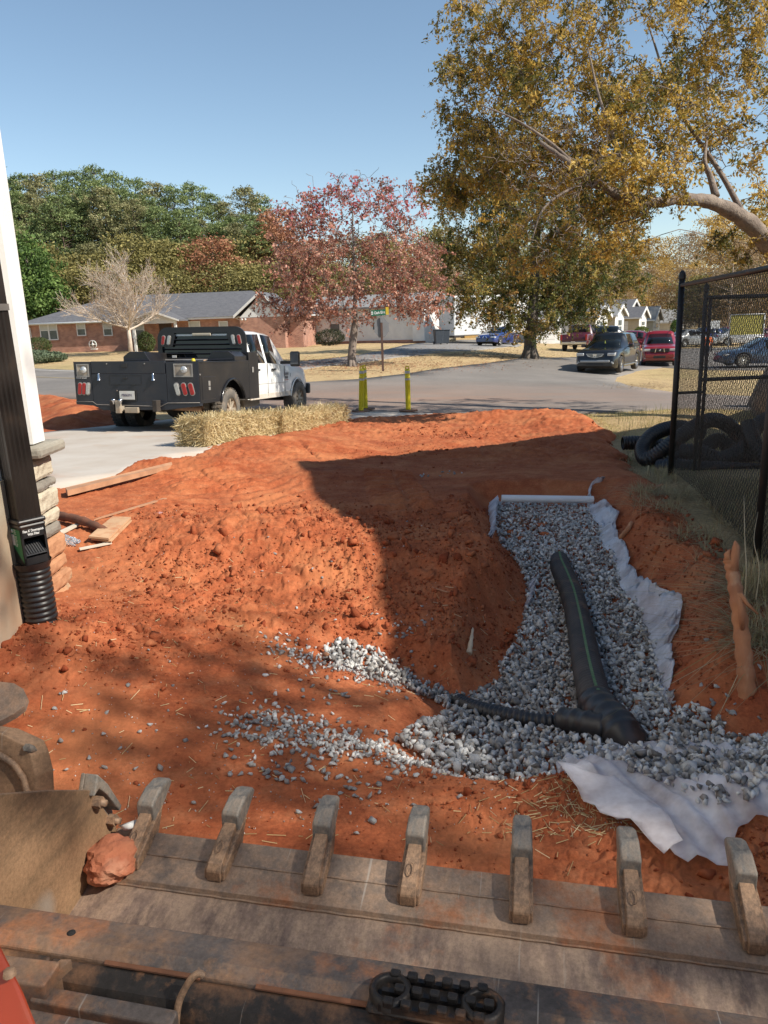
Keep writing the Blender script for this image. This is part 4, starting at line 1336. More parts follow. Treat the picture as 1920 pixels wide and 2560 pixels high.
_sa = GP(*z5(700, 200)); _sb = GP(*z5(1400, 850)); _sd = (_sb - _sa)[:2]; _sd /= np.linalg.norm(_sd); _sn = np.array([-_sd[1], _sd[0]])
def Hcloth(x, y):
    u = x * _sn[0] + y * _sn[1]; t = x * _sd[0] + y * _sd[1]
    ple = np.abs(np.sin((u + .05 * vnoise(t * 3, u * 3, 4)) * 46 + 3 * vnoise(t * 1.2, u * 2, 6))) ** 3
    return HLOW(x, y) + ple * .022 * (.3 + vnoise(t * 2.1, u * 5, 9)) + fbm(x * 5, y * 5, 3, 19) * .03 + .006
M_CLOTH2 = M_CLOTH
def cloth_sheet(name, poly, off, step, label, H):
    o = sheet(name, poly, off, step, M_CLOTH, None, None, H, rag=.012)
    if 'kind' in o: del o['kind']
    tag(o, label, 'filter cloth'); so = o.modifiers.new('thick', 'SOLIDIFY'); so.thickness = .0012
    return o
cloth_sheet('filter_cloth', SHW, .012, .02, 'large pleated sheet of white filter cloth spread under gravel at the lower right', Hcloth)
qq = in_poly(1000, px_poly([(1520, 1895), (1700, 1872), (1920, 1850), (2000, 1900), (2000, 2000), (1900, 2030), (1810, 2060), (1720, 2020), (1640, 1965), (1560, 1935)], .02, HLOW), 61)
keepq = fbm(qq[:, 0] * 6, qq[:, 1] * 6, 3, 66) > .42; qq = qq[keepq]
me = scatter_mesh('gravel', np.stack([qq[:, 0], qq[:, 1], Hcloth(qq[:, 0], qq[:, 1]) + .022 + .012 * RNG.random(len(qq))], 1), RNG.uniform(.010, .026, len(qq)), STONES, M_STONE, 62, np.clip(RNG.random(len(qq)) * .9, .1, .93))
tag(link('gravel', me), 'grey crushed stone spilled over the pleated filter cloth', None, None, 'stuff')
FL = [z5(*p) for p in [(400, 278), (500, 290), (600, 340), (690, 360), (740, 350), (830, 410), (930, 480), (1010, 540), (1080, 610), (1120, 690), (1158, 740), (1100, 770), (1050, 822), (930, 705), (840, 612), (760, 605), (660, 570), (630, 520), (560, 500), (520, 420), (450, 330)]]
cloth_sheet('filter_cloth', [tuple(GP(a, b, .05, HLOW)[:2]) for a, b in FL], .045, .02, 'loose upper fold of filter cloth turned back over the pleated sheet', lambda x, y: HLOW(x, y) + fbm(x * 4, y * 4, 4, 55) * .07 - .01)

# ---------------- loose stones, one object each for the larger ones
def stone_at(px, py, size, v):
    p = GP(px, py, 0, HLOW)
    p[2] = float(Hdirt(np.array([p[0]]), np.array([p[1]]))[0]) + size * .35
    return p
templ = [npmesh('stone', t[0], t[1], None) for t in STONES]
def stone_mat(i):
    c = [(.34, .33, .32), (.46, .46, .45), (.56, .56, .55), (.66, .66, .64), (.40, .38, .36)][i]
    return mat('stone_grey_%d' % i, c, tuple(x * .7 for x in c), .88, 0, 9, 6, .6, .01, c3=(.42, .20, .11), s3=5, lo3=.58, hi3=.8)
for i, t in enumerate(templ): t.materials.append(stone_mat(i % 5))
rg = np.random.default_rng(77)
named = [((722, 1768), .030), ((374, 1583), .028), ((375, 1812), .034), ((350, 1835), .028), ((152, 1854), .033), ((465, 1855), .026), ((222, 1898), .024), ((300, 1874), .020), ((540, 1836), .024), ((400, 1925), .036),
         ((576, 1878), .032), ((486, 2010), .028), ((770, 1915), .040), ((832, 1920), .045), ((820, 1940), .03), ((975, 1950), .03), ((996, 1930), .022), ((930, 2055), .034), ((905, 2000), .022), ((620, 1845), .028), ((640, 1848), .03), ((655, 1842), .026), ((673, 1852), .028), ((675, 1838), .026),
         ((735, 1950), .026), ((758, 1955), .030), ((690, 1955), .026), ((700, 1938), .022), ((888, 2090), .026), ((747, 2033), .026), ((800, 2008), .030), ((793, 2020), .036)]
def add_stone(px, py, size, k):
    p = stone_at(px, py, size, 0)
    o = link('stone', templ[k % len(templ)]); o.location = tuple(p); o.scale = (size, size, size * .9); o.rotation_euler = tuple(rg.uniform(-.6, .6, 2)) + (rg.uniform(0, 6.28),)
    tag(o, 'loose grey crushed stone lying by itself on the orange clay', 'stone', 'loose grey stones scattered on the clay')
for k, ((px, py), s_) in enumerate(named): add_stone(px, py, s_ * .62, k)
# spreads of loose stones: picture region and count
spreads = [((560, 1800), (900, 1960), 62, .013, .026), ((850, 1880), (1000, 2020), 10, .012, .022), ((640, 1780), (760, 1860), 18, .012, .02), ((20, 1620), (520, 2000), 26, .008, .018), ((700, 1620), (1100, 1760), 30, .011, .022), ((900, 1540), (1110, 1600), 22, .011, .022),
           ((850, 1900), (1150, 2050), 12, .01, .02), ((1750, 1560), (1900, 1830), 18, .013, .03), ((1040, 1180), (1170, 1195), 12, .016, .028), ((560, 1300), (1100, 1600), 26, .009, .02), ((1650, 1850), (1900, 1990), 24, .014, .026)]
k = 40
for (x0, y0), (x1, y1), n, s0, s1 in spreads:
    for _ in range(n):
        add_stone(rg.uniform(x0, x1), rg.uniform(y0, y1), rg.uniform(s0, s1), k); k += 1
# small chips as stuff
n = 1500
px = rg.uniform(0, 1700, n); py = 1150 + 950 * rg.random(n) ** .7
pos = []; 
for a, b in zip(px, py):
    g_ = GP(a, b); pos.append(g_)
pos = np.array(pos); ok = (sdist(pos[:, 0], pos[:, 1], DIRT) < -.1); pos = pos[ok]
pos[:, 2] = Hdirt(pos[:, 0], pos[:, 1]) + .002
# and the band of spilled stone
band = []
for (x0, y0, x1, y1, sp_, cnt) in [(600, 1830, 800, 1835, 28, 170), (780, 1850, 1100, 1920, 24, 420), (690, 1640, 1000, 1710, 22, 300), (620, 1790, 700, 1900, 40, 60), (1090, 1900, 1350, 1950, 26, 200), (1150, 1960, 1220, 1965, 20, 12), (1800, 1870, 1920, 1920, 30, 90)]:
    t = rg.random(cnt)
    for q in t:
        band.append(GP(x0 + (x1 - x0) * q + rg.normal() * sp_ * 1.3, y0 + (y1 - y0) * q + rg.normal() * sp_ * .95))
band = np.array(band); band[:, 2] = Hdirt(band[:, 0], band[:, 1]) + .006
allp = np.concatenate([pos, band]); sz = np.concatenate([rg.uniform(.002, .0055, len(pos)), rg.uniform(.008, .021, len(band))])
me = scatter_mesh('stone_chips', allp, sz, STONES, M_STONE, 8, np.clip(rg.random(len(allp)) * .95, .25, .94))
tag(link('stone_chips', me), 'small spilled stone chips on the clay', None, None, 'stuff')

# ---------------- straw, sticks, grass blades
def blades(name, base, height, width, lean, seed, material, bend=.5, segs=3, dirv=None, var=None):
    rg = np.random.default_rng(seed); n = len(base)
    a = rg.uniform(0, 2 * math.pi, n); h = height if hasattr(height, '__len__') else np.full(n, height)
    h = h * rg.uniform(.5, 1.2, n)
    ld = np.stack([np.cos(a), np.sin(a)], 1) if dirv is None else dirv
    ln = np.abs(rg.normal(0, 1, n)) * lean
    wd = np.stack([-ld[:, 1], ld[:, 0]], 1)
    ww = rg.uniform(.6, 1.3, n) * width
    V = np.zeros((n, 2 * segs + 1, 3))
    for s_ in range(segs + 1):
        t = s_ / segs
        off = ln * (t + bend * t * t)
        c = base.copy()
        c[:, :2] += ld * (h * off)[:, None]
        c[:, 2] += h * t / np.sqrt(1 + off ** 2) * (1 - .25 * bend * t * np.minimum(ln, 1.5))
        if s_ < segs:
            w_ = ww * (1 - t * .6) * .5
            V[:, 2 * s_, :] = c; V[:, 2 * s_ + 1, :] = c
            V[:, 2 * s_, :2] += wd * w_[:, None]; V[:, 2 * s_ + 1, :2] -= wd * w_[:, None]
        else: V[:, 2 * segs, :] = c
    F = []
    for s_ in range(segs - 1):
        F += [(2 * s_, 2 * s_ + 1, 2 * s_ + 3), (2 * s_, 2 * s_ + 3, 2 * s_ + 2)]
    F.append((2 * segs - 2, 2 * segs - 1, 2 * segs))
    F = np.array(F)[None] + (np.arange(n) * (2 * segs + 1))[:, None, None]
    if var is None: var = rg.random(n)
    return npmesh(name, V.reshape(-1, 3), F.reshape(-1, 3), material, False, np.repeat(var, 2 * segs + 1))
M_STRAW = attr_mat('straw', [(0, (.34, .24, .11)), (.5, (.58, .45, .22)), (1, (.78, .67, .42))], .7, transl=.15)
M_DRYGR = attr_mat('dry_grass_blades', [(0, (.20, .15, .08)), (.5, (.40, .31, .17)), (.85, (.56, .47, .28)), (1, (.26, .28, .11))], .8, transl=.25)
M_GREENGR = attr_mat('green_grass_blades', [(0, (.07, .09, .03)), (.5, (.16, .17, .06)), (1, (.40, .34, .16))], .75, transl=.25)
M_LAWNGR = attr_mat('lawn_blades', [(0, (.40, .30, .14)), (.5, (.58, .46, .23)), (.8, (.40, .38, .14)), (1, (.24, .28, .09))], .8, transl=.25)
# straw on the clay
n = 480
b = np.array([GP(a_, b_) for a_, b_ in zip(rg.uniform(0, 1650, n), 1400 + 720 * rg.random(n))])
b = np.concatenate([b, np.array([GP(a_, b_) for a_, b_ in zip(rg.normal(1430, 90, 260), rg.normal(2040, 50, 260))])])
ok = (sdist(b[:, 0], b[:, 1], DIRT) < -.1) & (sdist(b[:, 0], b[:, 1], TRENCH) > 0); b = b[ok]
b[:, 2] = Hdirt(b[:, 0], b[:, 1]) + .004
ang = rg.uniform(0, 2 * math.pi, len(b)); L = rg.uniform(.012, .05, len(b)) * rg.choice([1, 1, 1, 1.8], len(b)); w_ = .0009
e2 = b.copy(); e2[:, 0] += np.cos(ang) * L; e2[:, 1] += np.sin(ang) * L; e2[:, 2] = Hdirt(e2[:, 0], e2[:, 1]) + .005
nn = np.stack([-np.sin(ang), np.cos(ang), np.zeros(len(b))], 1) * w_
V = np.stack([b - nn, b + nn, e2 + nn, e2 - nn, b + [0, 0, .0022], e2 + [0, 0, .0022]], 1)
F = np.array([(0, 4, 5, 3), (4, 1, 2, 5)])[None] + (np.arange(len(b)) * 6)[:, None, None]
tag(link('straw_bits', npmesh('straw_bits', V.reshape(-1, 3), F.reshape(-1, 4), M_STRAW, False, np.repeat(rg.random(len(b)), 6))), 'bits of straw lying on the clay', None, None, 'stuff')
# tall dry grass along the fence, on the right bank
def region(n, pts, seed):
    poly = px_poly(pts, 0, HLOW); q = in_poly(n, poly, seed); return np.stack([q[:, 0], q[:, 1], Hdirt(q[:, 0], q[:, 1]) - .01], 1)
def region_lawn(n, pts, seed):
    poly = px_poly(pts); q = in_poly(n, poly, seed)
    return np.stack([q[:, 0], q[:, 1], np.maximum(G(q[:, 0], q[:, 1]), np.where(sdist(q[:, 0], q[:, 1], DIRT) < .1, HLOW(q[:, 0], q[:, 1]), -9)) - .01], 1)
def clump(base, seed, k=.42, sc=3.0):
    return base[(fbm(base[:, 0] * sc, base[:, 1] * sc, 3, seed) > k)]
b = clump(region(6500, [(1600, 1190), (1670, 1180), (1760, 1290), (1840, 1390), (1930, 1480), (1960, 1560), (1800, 1500), (1740, 1420), (1640, 1330), (1570, 1260)], 3), 5, .50, 2.6)
tag(link('dry_grass', blades('dry_grass', b, .13, .0035, 1.3, 4, M_DRYGR, .8)), 'matted dry grass along the foot of the fence', None, None, 'stuff')
b = clump(region(3000, [(1850, 1450), (1980, 1480), (1980, 1700), (1890, 1700), (1830, 1560)], 6), 9, .47, 3)
tag(link('dry_grass', blades('dry_grass', b, .20, .004, 1.2, 6, M_DRYGR, .9)), 'dry weeds around the torn root', None, None, 'stuff')
b = clump(region_lawn(12000, [(1720, 1205), (1990, 1205), (2050, 1420), (1900, 1400), (1800, 1310), (1740, 1240)], 8), 15, .30, 2)
tag(link('grass', blades('grass', b, .10, .005, .9, 8, M_DRYGR, .7)), 'dry and green grass behind the fence', None, None, 'stuff')
b = clump(region_lawn(30000, [(1440, 1038), (1700, 1022), (2000, 1028), (2000, 1200), (1650, 1200), (1600, 1150), (1550, 1100)], 10), 25, .15, 1)
tag(link('grass', blades('grass', b, .06, .006, .7, 10, M_LAWNGR, .6)), 'short dry lawn grass between clay and road', None, None, 'stuff')
b = clump(region_lawn(260, [(1520, 1040), (1700, 1026), (1700, 1060), (1560, 1090)], 11), 27, .2, 1)
tag(link('grass', blades('grass', b, .26, .006, .3, 12, M_GREENGR, .3)), 'a few taller green stalks at the lawn edge', None, None, 'stuff')
b = region(260, [(1560, 1125), (1660, 1120), (1660, 1165), (1560, 1155)], 12)
tag(link('grass', blades('grass', b, .12, .005, .9, 13, M_GREENGR, .8)), 'green tufts by the mouth of the coiled pipe', None, None, 'stuff')
b = region_lawn(1800, [(1500, 1120), (1700, 1180), (1720, 1230), (1600, 1190)], 13)
tag(link('dry_grass', blades('dry_grass', b, .07, .004, 1.5, 14, M_DRYGR, .8)), 'thin dry grass on the upper bank', None, None, 'stuff')

# ---------------- torn root standing by the trench
M_ROOT = mat('clay_covered_wood', (.50, .22, .10), (.34, .14, .07), .85, 0, 7, 8, .8, .006, c3=(.56, .36, .22), s3=9, lo3=.5, hi3=.7, stretch=(1, 1, .3))
zr = proj(GP(1868, 1738, 0, HLOW))[2]
rt = empty('torn_root', org(P(1868, 1738, zr)), label='upright torn root stub caked in orange clay beside the right bank', cat='root')
m_ = MB(); pts = crom([P(1868, 1765, zr), P(1866, 1700, zr), P(1858, 1620, zr + .02), P(1849, 1540, zr + .05), P(1838, 1470, zr + .08), P(1829, 1420, zr + .1), P(1822, 1394, zr + .11)], 6)
nn_ = len(pts); m_.tube(pts, [.040 - .014 * i / nn_ + .004 * math.sin(i * 1.9) for i in range(nn_)], 12); put(m_, 'stem', M_ROOT, rt)
m_ = MB(); m_.tube([P(1832, 1425, zr + .09), P(1836, 1400, zr + .09), P(1841, 1366, zr + .08), P(1838, 1352, zr + .08)], [.026, .022, .017, .004], 8); put(m_, 'splinter', M_ROOT, rt)
m_ = MB(); m_.tube([P(1822, 1400, zr + .1), P(1818, 1385, zr + .1), P(1826, 1374, zr + .1)], [.02, .014, .006], 8); put(m_, 'splinter', M_ROOT, rt)
m_ = MB(); m_.tube([P(1856, 1580, zr + .02), P(1855, 1540, zr - .03), P(1848, 1482, zr - .03)], [.008, .017, .008], 8); put(m_, 'splinter', M_ROOT, rt)
m_ = MB(); m_.tube([P(1850, 1484, zr - .03), P(1868, 1510, zr - .04), P(1895, 1535, zr - .05)], [.012, .009, .004], 6); put(m_, 'splinter', M_ROOT, rt)
# roots and sticks
def stick(name, pts, r0, r1, mt, label, cat='stick'):
    pp = crom([GP(a, b, c, HLOW) for a, b, c in pts], 5); n = len(pp)
    m_ = MB(); m_.tube(pp, [r0 + (r1 - r0) * i / (n - 1) + r0 * .12 * math.sin(i * 2.3) for i in range(n)], 8)
    return tag(m_.build(name, mt), label, cat)
stick('root', [(1172, 1635, .0), (1178, 1600, .05), (1182, 1570, .03)], .018, .006, mat('split_wood', (.66, .52, .36), (.55, .42, .28), .8, 0, 9, bmp=.3), 'pale splinter of wood sticking out of the left bank')
stick('root', [(1552, 1345, .03), (1568, 1325, .05), (1580, 1305, .04)], .022, .015, M_ROOT, 'short broken root on the right bank above the cloth', 'root')
stick('root', [(1635, 1222, .03), (1655, 1212, .04)], .02, .016, M_ROOT, 'stubby root piece near the foot of the fence', 'root')
stick('stick', [(1080, 1468, .03), (1110, 1478, .04), (1130, 1482, .02)], .006, .004, M_ROOT, 'thin stick on the shaded clay pile')
stick('dead_branch', [(150, 1290, .05), (200, 1300, .06), (245, 1318, .05), (268, 1330, .03)], .036, .028, mat('muddy_bark', (.19, .075, .04), (.11, .05, .03), .9, 0, 10, bmp=.8), 'muddy brown log lying beside the plywood offcut by the stone corner', 'log')
stick('stick', [(1890, 1500, .30), (1898, 1420, .38), (1885, 1350, .42), (1895, 1280, .40)], .003, .0015, M_STRAW if False else mat('dry_stalk', (.45, .36, .22), (.35, .27, .15), .8), 'curved dry stalk leaning against the fence')
stick('stick', [(1862, 1500, .25), (1866, 1420, .35), (1862, 1340, .4), (1860, 1240, .5)], .004, .002, mat('dry_stalk', (1, 1, 1)), 'straight dry weed stalk standing at the fence')
# boards
M_PLY = mat('plywood', (.58, .38, .22), (.48, .28, .15), .8, 0, 3, bmp=.2, c3=(.45, .18, .08), s3=10, lo3=.5, hi3=.7)
def board(pxs, thick, mt, label, rise=.02, cat='board', name='board'):
    q = [GP(a, b, rise, HLOW) for a, b in pxs]
    zz = max(p[2] for p in q) if False else None
    m_ = MB(); V = [tuple(p + np.array([0, 0, thick])) for p in q] + [tuple(p) for p in q]
    n = len(q); m_.add(V, [tuple(range(n)), tuple(range(2 * n - 1, n - 1, -1))] + [(i, (i + 1) % n, n + (i + 1) % n, n + i) for i in range(n)])
    return tag(m_.build(name, mt), label, cat)
board([(222, 1345), (282, 1295), (328, 1297), (272, 1350)], .014, M_PLY, 'plywood offcut lying flat and dusty on the clay near the log', .05, name='plywood_offcut')
board([(228, 1350), (285, 1302), (330, 1303), (278, 1356)], .010, M_PLY, 'second plywood offcut showing under the edge of the first', .03, name='plywood_offcut')
M_FORM = mat('weathered_board', (.46, .25, .14), (.34, .18, .10), .85, 0, 6, bmp=.3)
board([(165, 1232), (430, 1166), (432, 1172), (170, 1240)], .05, M_FORM, 'long muddy form board lying along the edge of the concrete', .05, name='form_board')
board([(150, 1330), (198, 1308), (203, 1312), (155, 1337)], .012, mat('pale_lath', (.62, .56, .46), (.5, .43, .33), .8), 'short pale lath by the stone corner', .02, name='lath')
board([(198, 1372), (278, 1356), (280, 1360), (200, 1376)], .008, mat('pale_lath', (.6, .5, .4)), 'thin pale lath below the plywood', .015, name='lath')
board([(235, 1302), (250, 1296), (450, 1235), (452, 1238)], .012, M_FORM, 'buried board edge running across the tracked clay', .012, name='form_board')
# crumpled clear plastic
m_, nt_, b_2, out_ = nodes_of('clear_film')
b_2.inputs['Base Color'].default_value = (.75, .82, .88, 1); b_2.inputs['Roughness'].default_value = .12; b_2.inputs['Transmission Weight'].default_value = .75; b_2.inputs['IOR'].default_value = 1.3
lump('plastic_wrap', tuple(GP(172, 1352, .03, HLOW)), (.075, .05, .035), 41, m_, sub=3, amp=.9, label='crumpled clear plastic bottle wrap on the clay by the stone corner', cat='plastic')
board([(385, 1284), (400, 1280), (408, 1282), (396, 1290)], .004, mat('pink_tape', (.6, .3, .28), (.5, .25, .2), .6), 'scrap of pink marking tape on the clay', .02, 'tape', 'marking_tape')

# ---------------- chain-link fence on the right
M_FENCE = mat('black_fence_vinyl', (.010, .009, .009), (.018, .015, .013), .5, 0, 6, c3=(.10, .045, .025), s3=7, lo3=.58, hi3=.75)
A = GP(1676, 1188); B = GP(1888, 1405)
dirf = (B - A)[:2]; Lab = np.linalg.norm(dirf); dirf /= Lab
FH = 1.93
def fence_frame(name, A, dirf, L, posts, label, cat, h=FH, rails=(1.0,), cell=.0285, z0=.03, top_extra=0, r_post=.03, mesh_top=0.0):
    ang = math.atan2(dirf[1], dirf[0])
    t = empty(name, (float(A[0]), float(A[1]), float(A[2])), ang, label, cat)
    def gz(u): return float(G(A[0] + dirf[0] * u, A[1] + dirf[1] * u) - A[2])
    for i, u in enumerate(posts):
        m_ = MB(); g = gz(u); rr = r_post if i == 0 else r_post * .8
        hh = h + g * 0 + (.09 if i == 0 else 0)
        m_.tube([(u, 0, g - .2), (u, 0, hh)], rr, 14)
        m_.build('post', M_FENCE, t)
        if i == 0:
            m_ = MB(); m_.lathe([(rr + .006, hh - .03), (rr + .007, hh), (rr * .9, hh + .03), (rr * .4, hh + .05), (0, hh + .055)], c=(u, 0, 0), seg=14); m_.build('post_cap', M_FENCE, t)
    for k in rails:
        m_ = MB(); m_.tube([(posts[0], 0, h * k), (L, 0, h * k)], .021, 10); m_.build('rail', M_FENCE, t)
    ncol = int(L / cell); V = []; F = []; o = 0
    step = cell * 1.05; nz = int((h - z0 + mesh_top) / step); rw = .0023
    kk = np.arange(nz + 1)
    for c in range(ncol):
        x = c * cell + (kk % 2) * cell if c % 2 == 0 else c * cell + ((kk + 1) % 2) * cell
        x = x + posts[0]
        yy = .024 + .003 * (((kk + c) % 2) * 2 - 1)
        g = gz(c * cell)
        zz = z0 + kk * step + g * (1 - kk / nz)
        c3 = np.stack([x, yy, zz], 1) + RNG.normal(0, .0012, (nz + 1, 3))
        # three-sided wire
        for q in range(3):
            a_ = 2 * math.pi * q / 3
            V.append(c3 + np.array([math.cos(a_) * rw, math.sin(a_) * rw, 0]))
        n1 = nz + 1
        i = np.arange(nz)
        for q in range(3):
            a0 = o + q * n1; a1 = o + ((q + 1) % 3) * n1
            F.append(np.stack([a0 + i, a1 + i, a1 + i + 1, a0 + i + 1], 1))
        o += 3 * n1
    me = npmesh('wire_mesh', np.concatenate(V), np.concatenate(F), M_FENCE, False)
    w_ = link('wire_mesh', me, t); tag(w_, None, None, None, 'stuff')
    return t
fence_frame('chain_link_fence', A, dirf, Lab + 1.6, [0, Lab + .02], 'black chain-link fence run with a capped end post, coming towards the viewer', 'fence', mesh_top=.03)
A2 = GP(1735, 1180)
gate = fence_frame('chain_link_gate', A2, np.array([.995, .10]), 3.2, [0.0, .055], 'black chain-link gate panel standing behind the fence corner', 'gate', h=FH - .06, rails=(.995, .54, .02), r_post=.022, z0=.05)
m_ = MB(); m_.tube([(-.12, 0, .99 * 1.52), (0.06, 0, .99 * 1.52)], .012, 8); m_.build('hinge', M_FENCE, gate)
m_ = MB(); m_.tube([(-.30, 0, .88), (0.06, 0, .88)], .016, 8); m_.build('latch_arm', M_FENCE, gate)
m_ = MB(); m_.tube([GP(1618, 1215, -.02, HLOW), GP(1618, 1215, .22, HLOW) * 1], .009, 8)
p0 = GP(1620, 1195, 0, HLOW); m_ = MB(); m_.tube([p0, p0 + np.array([0, 0, .13])], .009, 8)
tag(m_.build('survey_stake', mat('pale_stake', (.45, .42, .25), (.35, .3, .18), .8)), 'short pale stake in the ground left of the fence post', 'stake')

# ---------------- coils of black pipe
def coil(name, pts, r, label, pitch=.036):
    pp = crom([P(a, b, c) for a, b, c in pts], 12)
    mb, P3 = corrugate(pp, r, pitch, .014, 16)
    mb.lathe([(r * .95, 0), (0, 0)], seg=3) if False else None
    return tag(mb.build(name, M_PIPE), label, 'drain pipe')
coil('coiled_pipe', [(1556, 1108, 9.9), (1590, 1107, 9.9), (1640, 1112, 10.0), (1700, 1125, 10.1), (1760, 1140, 10.2)], .094, 'open-ended black ribbed pipe poking out left of the pipe heap')
coil('coiled_pipe', [(1760, 1085, 9.6), (1700, 1068, 9.6), (1640, 1082, 9.5), (1607, 1118, 9.4), (1615, 1148, 9.2), (1650, 1130, 9.1), (1690, 1100, 9.1), (1740, 1065, 9.2), (1785, 1050, 9.4), (1830, 1070, 9.6), (1850, 1115, 9.7), (1835, 1160, 9.6)], .094, 'black ribbed pipe looping round the left end of the heap and arching behind the fence')
coil('coiled_pipe', [(1700, 1128, 9.0), (1750, 1130, 8.9), (1800, 1148, 8.9), (1860, 1120, 9.0), (1880, 1080, 9.2), (1915, 1048, 9.4), (1960, 1040, 9.6), (2010, 1080, 9.6)], .094, 'black ribbed pipe rising in the right-hand arch of the heap')
coil('coiled_pipe', [(1870, 1060, 9.0), (1885, 1110, 8.8), (1920, 1150, 8.7), (1970, 1180, 8.7)], .094, 'black ribbed pipe crossing in front of the right-hand arch')
coil('coiled_pipe', [(1690, 1165, 8.7), (1760, 1172, 8.6), (1840, 1176, 8.6), (1920, 1180, 8.6), (1990, 1185, 8.6)], .096, 'straight black ribbed pipe at the bottom front of the heap')
coil('coiled_pipe', [(1650, 1172, 9.3), (1690, 1150, 9.3), (1760, 1120, 9.5), (1800, 1100, 9.6), (1850, 1140, 9.5), (1930, 1130, 9.6)], .094, 'dusty black ribbed pipe buried in the middle of the heap')
coil('coiled_pipe', [(1648, 1168, 9.0), (1672, 1166, 8.9), (1705, 1178, 8.9), (1760, 1195, 8.8)], .095, 'thick stub of grey-black pipe with a stripe at the foot of the fence post', .03)
# ------------------------------------------------------------------ vehicles
M_TYRE = mat('tyre_rubber', (.022, .021, .020), (.04, .036, .032), .8, 0, 9, bmp=.2, c3=(.16, .12, .09), s3=5, lo3=.55, hi3=.85)
M_TYREDUST = mat('dusty_tyre', (.10, .09, .08), (.16, .14, .115), .9, 0, 7, bmp=.3, c3=(.25, .19, .14), s3=6)
M_ALLOY = mat('alloy', (.50, .50, .50), (.42, .42, .42), .3, .9, 6)
M_RIMDIRTY = mat('dirty_rim', (.42, .36, .28), (.30, .23, .16), .6, .2, 4, c3=(.36, .22, .13), s3=4)
M_BLACKTRIM = mat('black_trim', (.015, .015, .016), (.025, .025, .026), .5, 0, 5)
M_CHROME = mat('chrome', (.6, .6, .61), (.5, .5, .51), .15, 1.0, 3)
M_GLASS = glass_mat('car_glass', (.006, .008, .009), .03)
M_HEAD = mat('headlamp', (.62, .64, .64), (.40, .42, .44), .15, .3, 14, spec=.8)
M_REDL = mat('red_lens', (.30, .012, .012), (.38, .02, .02), .25, 0, 20)
M_PLATE = mat('licence_plate', (.62, .62, .58), (.55, .5, .45), .5, 0, 8)
M_UNDER = mat('underbody', (.03, .026, .022), (.06, .045, .035), .9, 0, 5)
def paint(name, c, dirt=.0): return mat(name, c, tuple(x * .85 for x in c), .28, .0, 1.5, coat=.8, c3=tuple(x * .6 + d for x, d in zip(c, (.10, .08, .06))), s3=2, lo3=.62 - dirt, hi3=1.3)
_wm = {}
def wheel_mesh(r, w, rim_r, mt_rim, mt_tyre, spokes=5):
    k = (r, w, rim_r, mt_rim.name, mt_tyre.name, spokes)
    if k in _wm: return _wm[k]
    t = MB(); t.lathe([(rim_r, -w / 2), (r * .93, -w / 2), (r, -w * .34), (r, w * .34), (r * .93, w / 2), (rim_r, w / 2), (rim_r * .97, w * .3)], axis='X', seg=28)
    # tread lugs
    if r > .38:
        for a in range(36):
            g = a * math.pi / 18
            for sx in (-1, 1):
                t.box((sx * w * .27, math.cos(g) * (r), math.sin(g) * r), (w * .36, .030, .016), Matrix.Rotation(g + math.pi / 2 + 0, 3, 'X') )
    ri = MB()
    ri.lathe([(rim_r * .98, w * .5), (rim_r, w * .46), (rim_r * .92, w * .36), (rim_r * .88, w * .1)], axis='X', seg=28)
    ri.lathe([(rim_r * .88, w * .12), (0, w * .12)], axis='X', seg=24)
    for s_ in range(spokes):
        g = 2 * math.pi * s_ / spokes
        ri.box((w * .33, math.cos(g) * rim_r * .5, math.sin(g) * rim_r * .5), (.03, rim_r * .9, rim_r * .24), Matrix.Rotation(g, 3, 'X'))
    ri.lathe([(rim_r * .26, w * .1), (rim_r * .24, w * .42), (0, w * .43)], axis='X', seg=12)
    _wm[k] = (t.mesh('wheel', mt_tyre), ri.mesh('rim', mt_rim))
    return _wm[k]
def add_wheel(par, x, y, r, w=.22, rim=.7, mt_rim=None, mt_tyre=None, spokes=5, z=None, steer=0):
    a, b = wheel_mesh(r, w, r * rim, mt_rim or M_ALLOY, mt_tyre or M_TYRE, spokes)
    o = link('wheel', a, par); o.location = (x, y, r if z is None else z); o.rotation_euler = (0, 0, (math.pi if x < 0 else 0) + steer)
    link('rim', b, o)
    return o
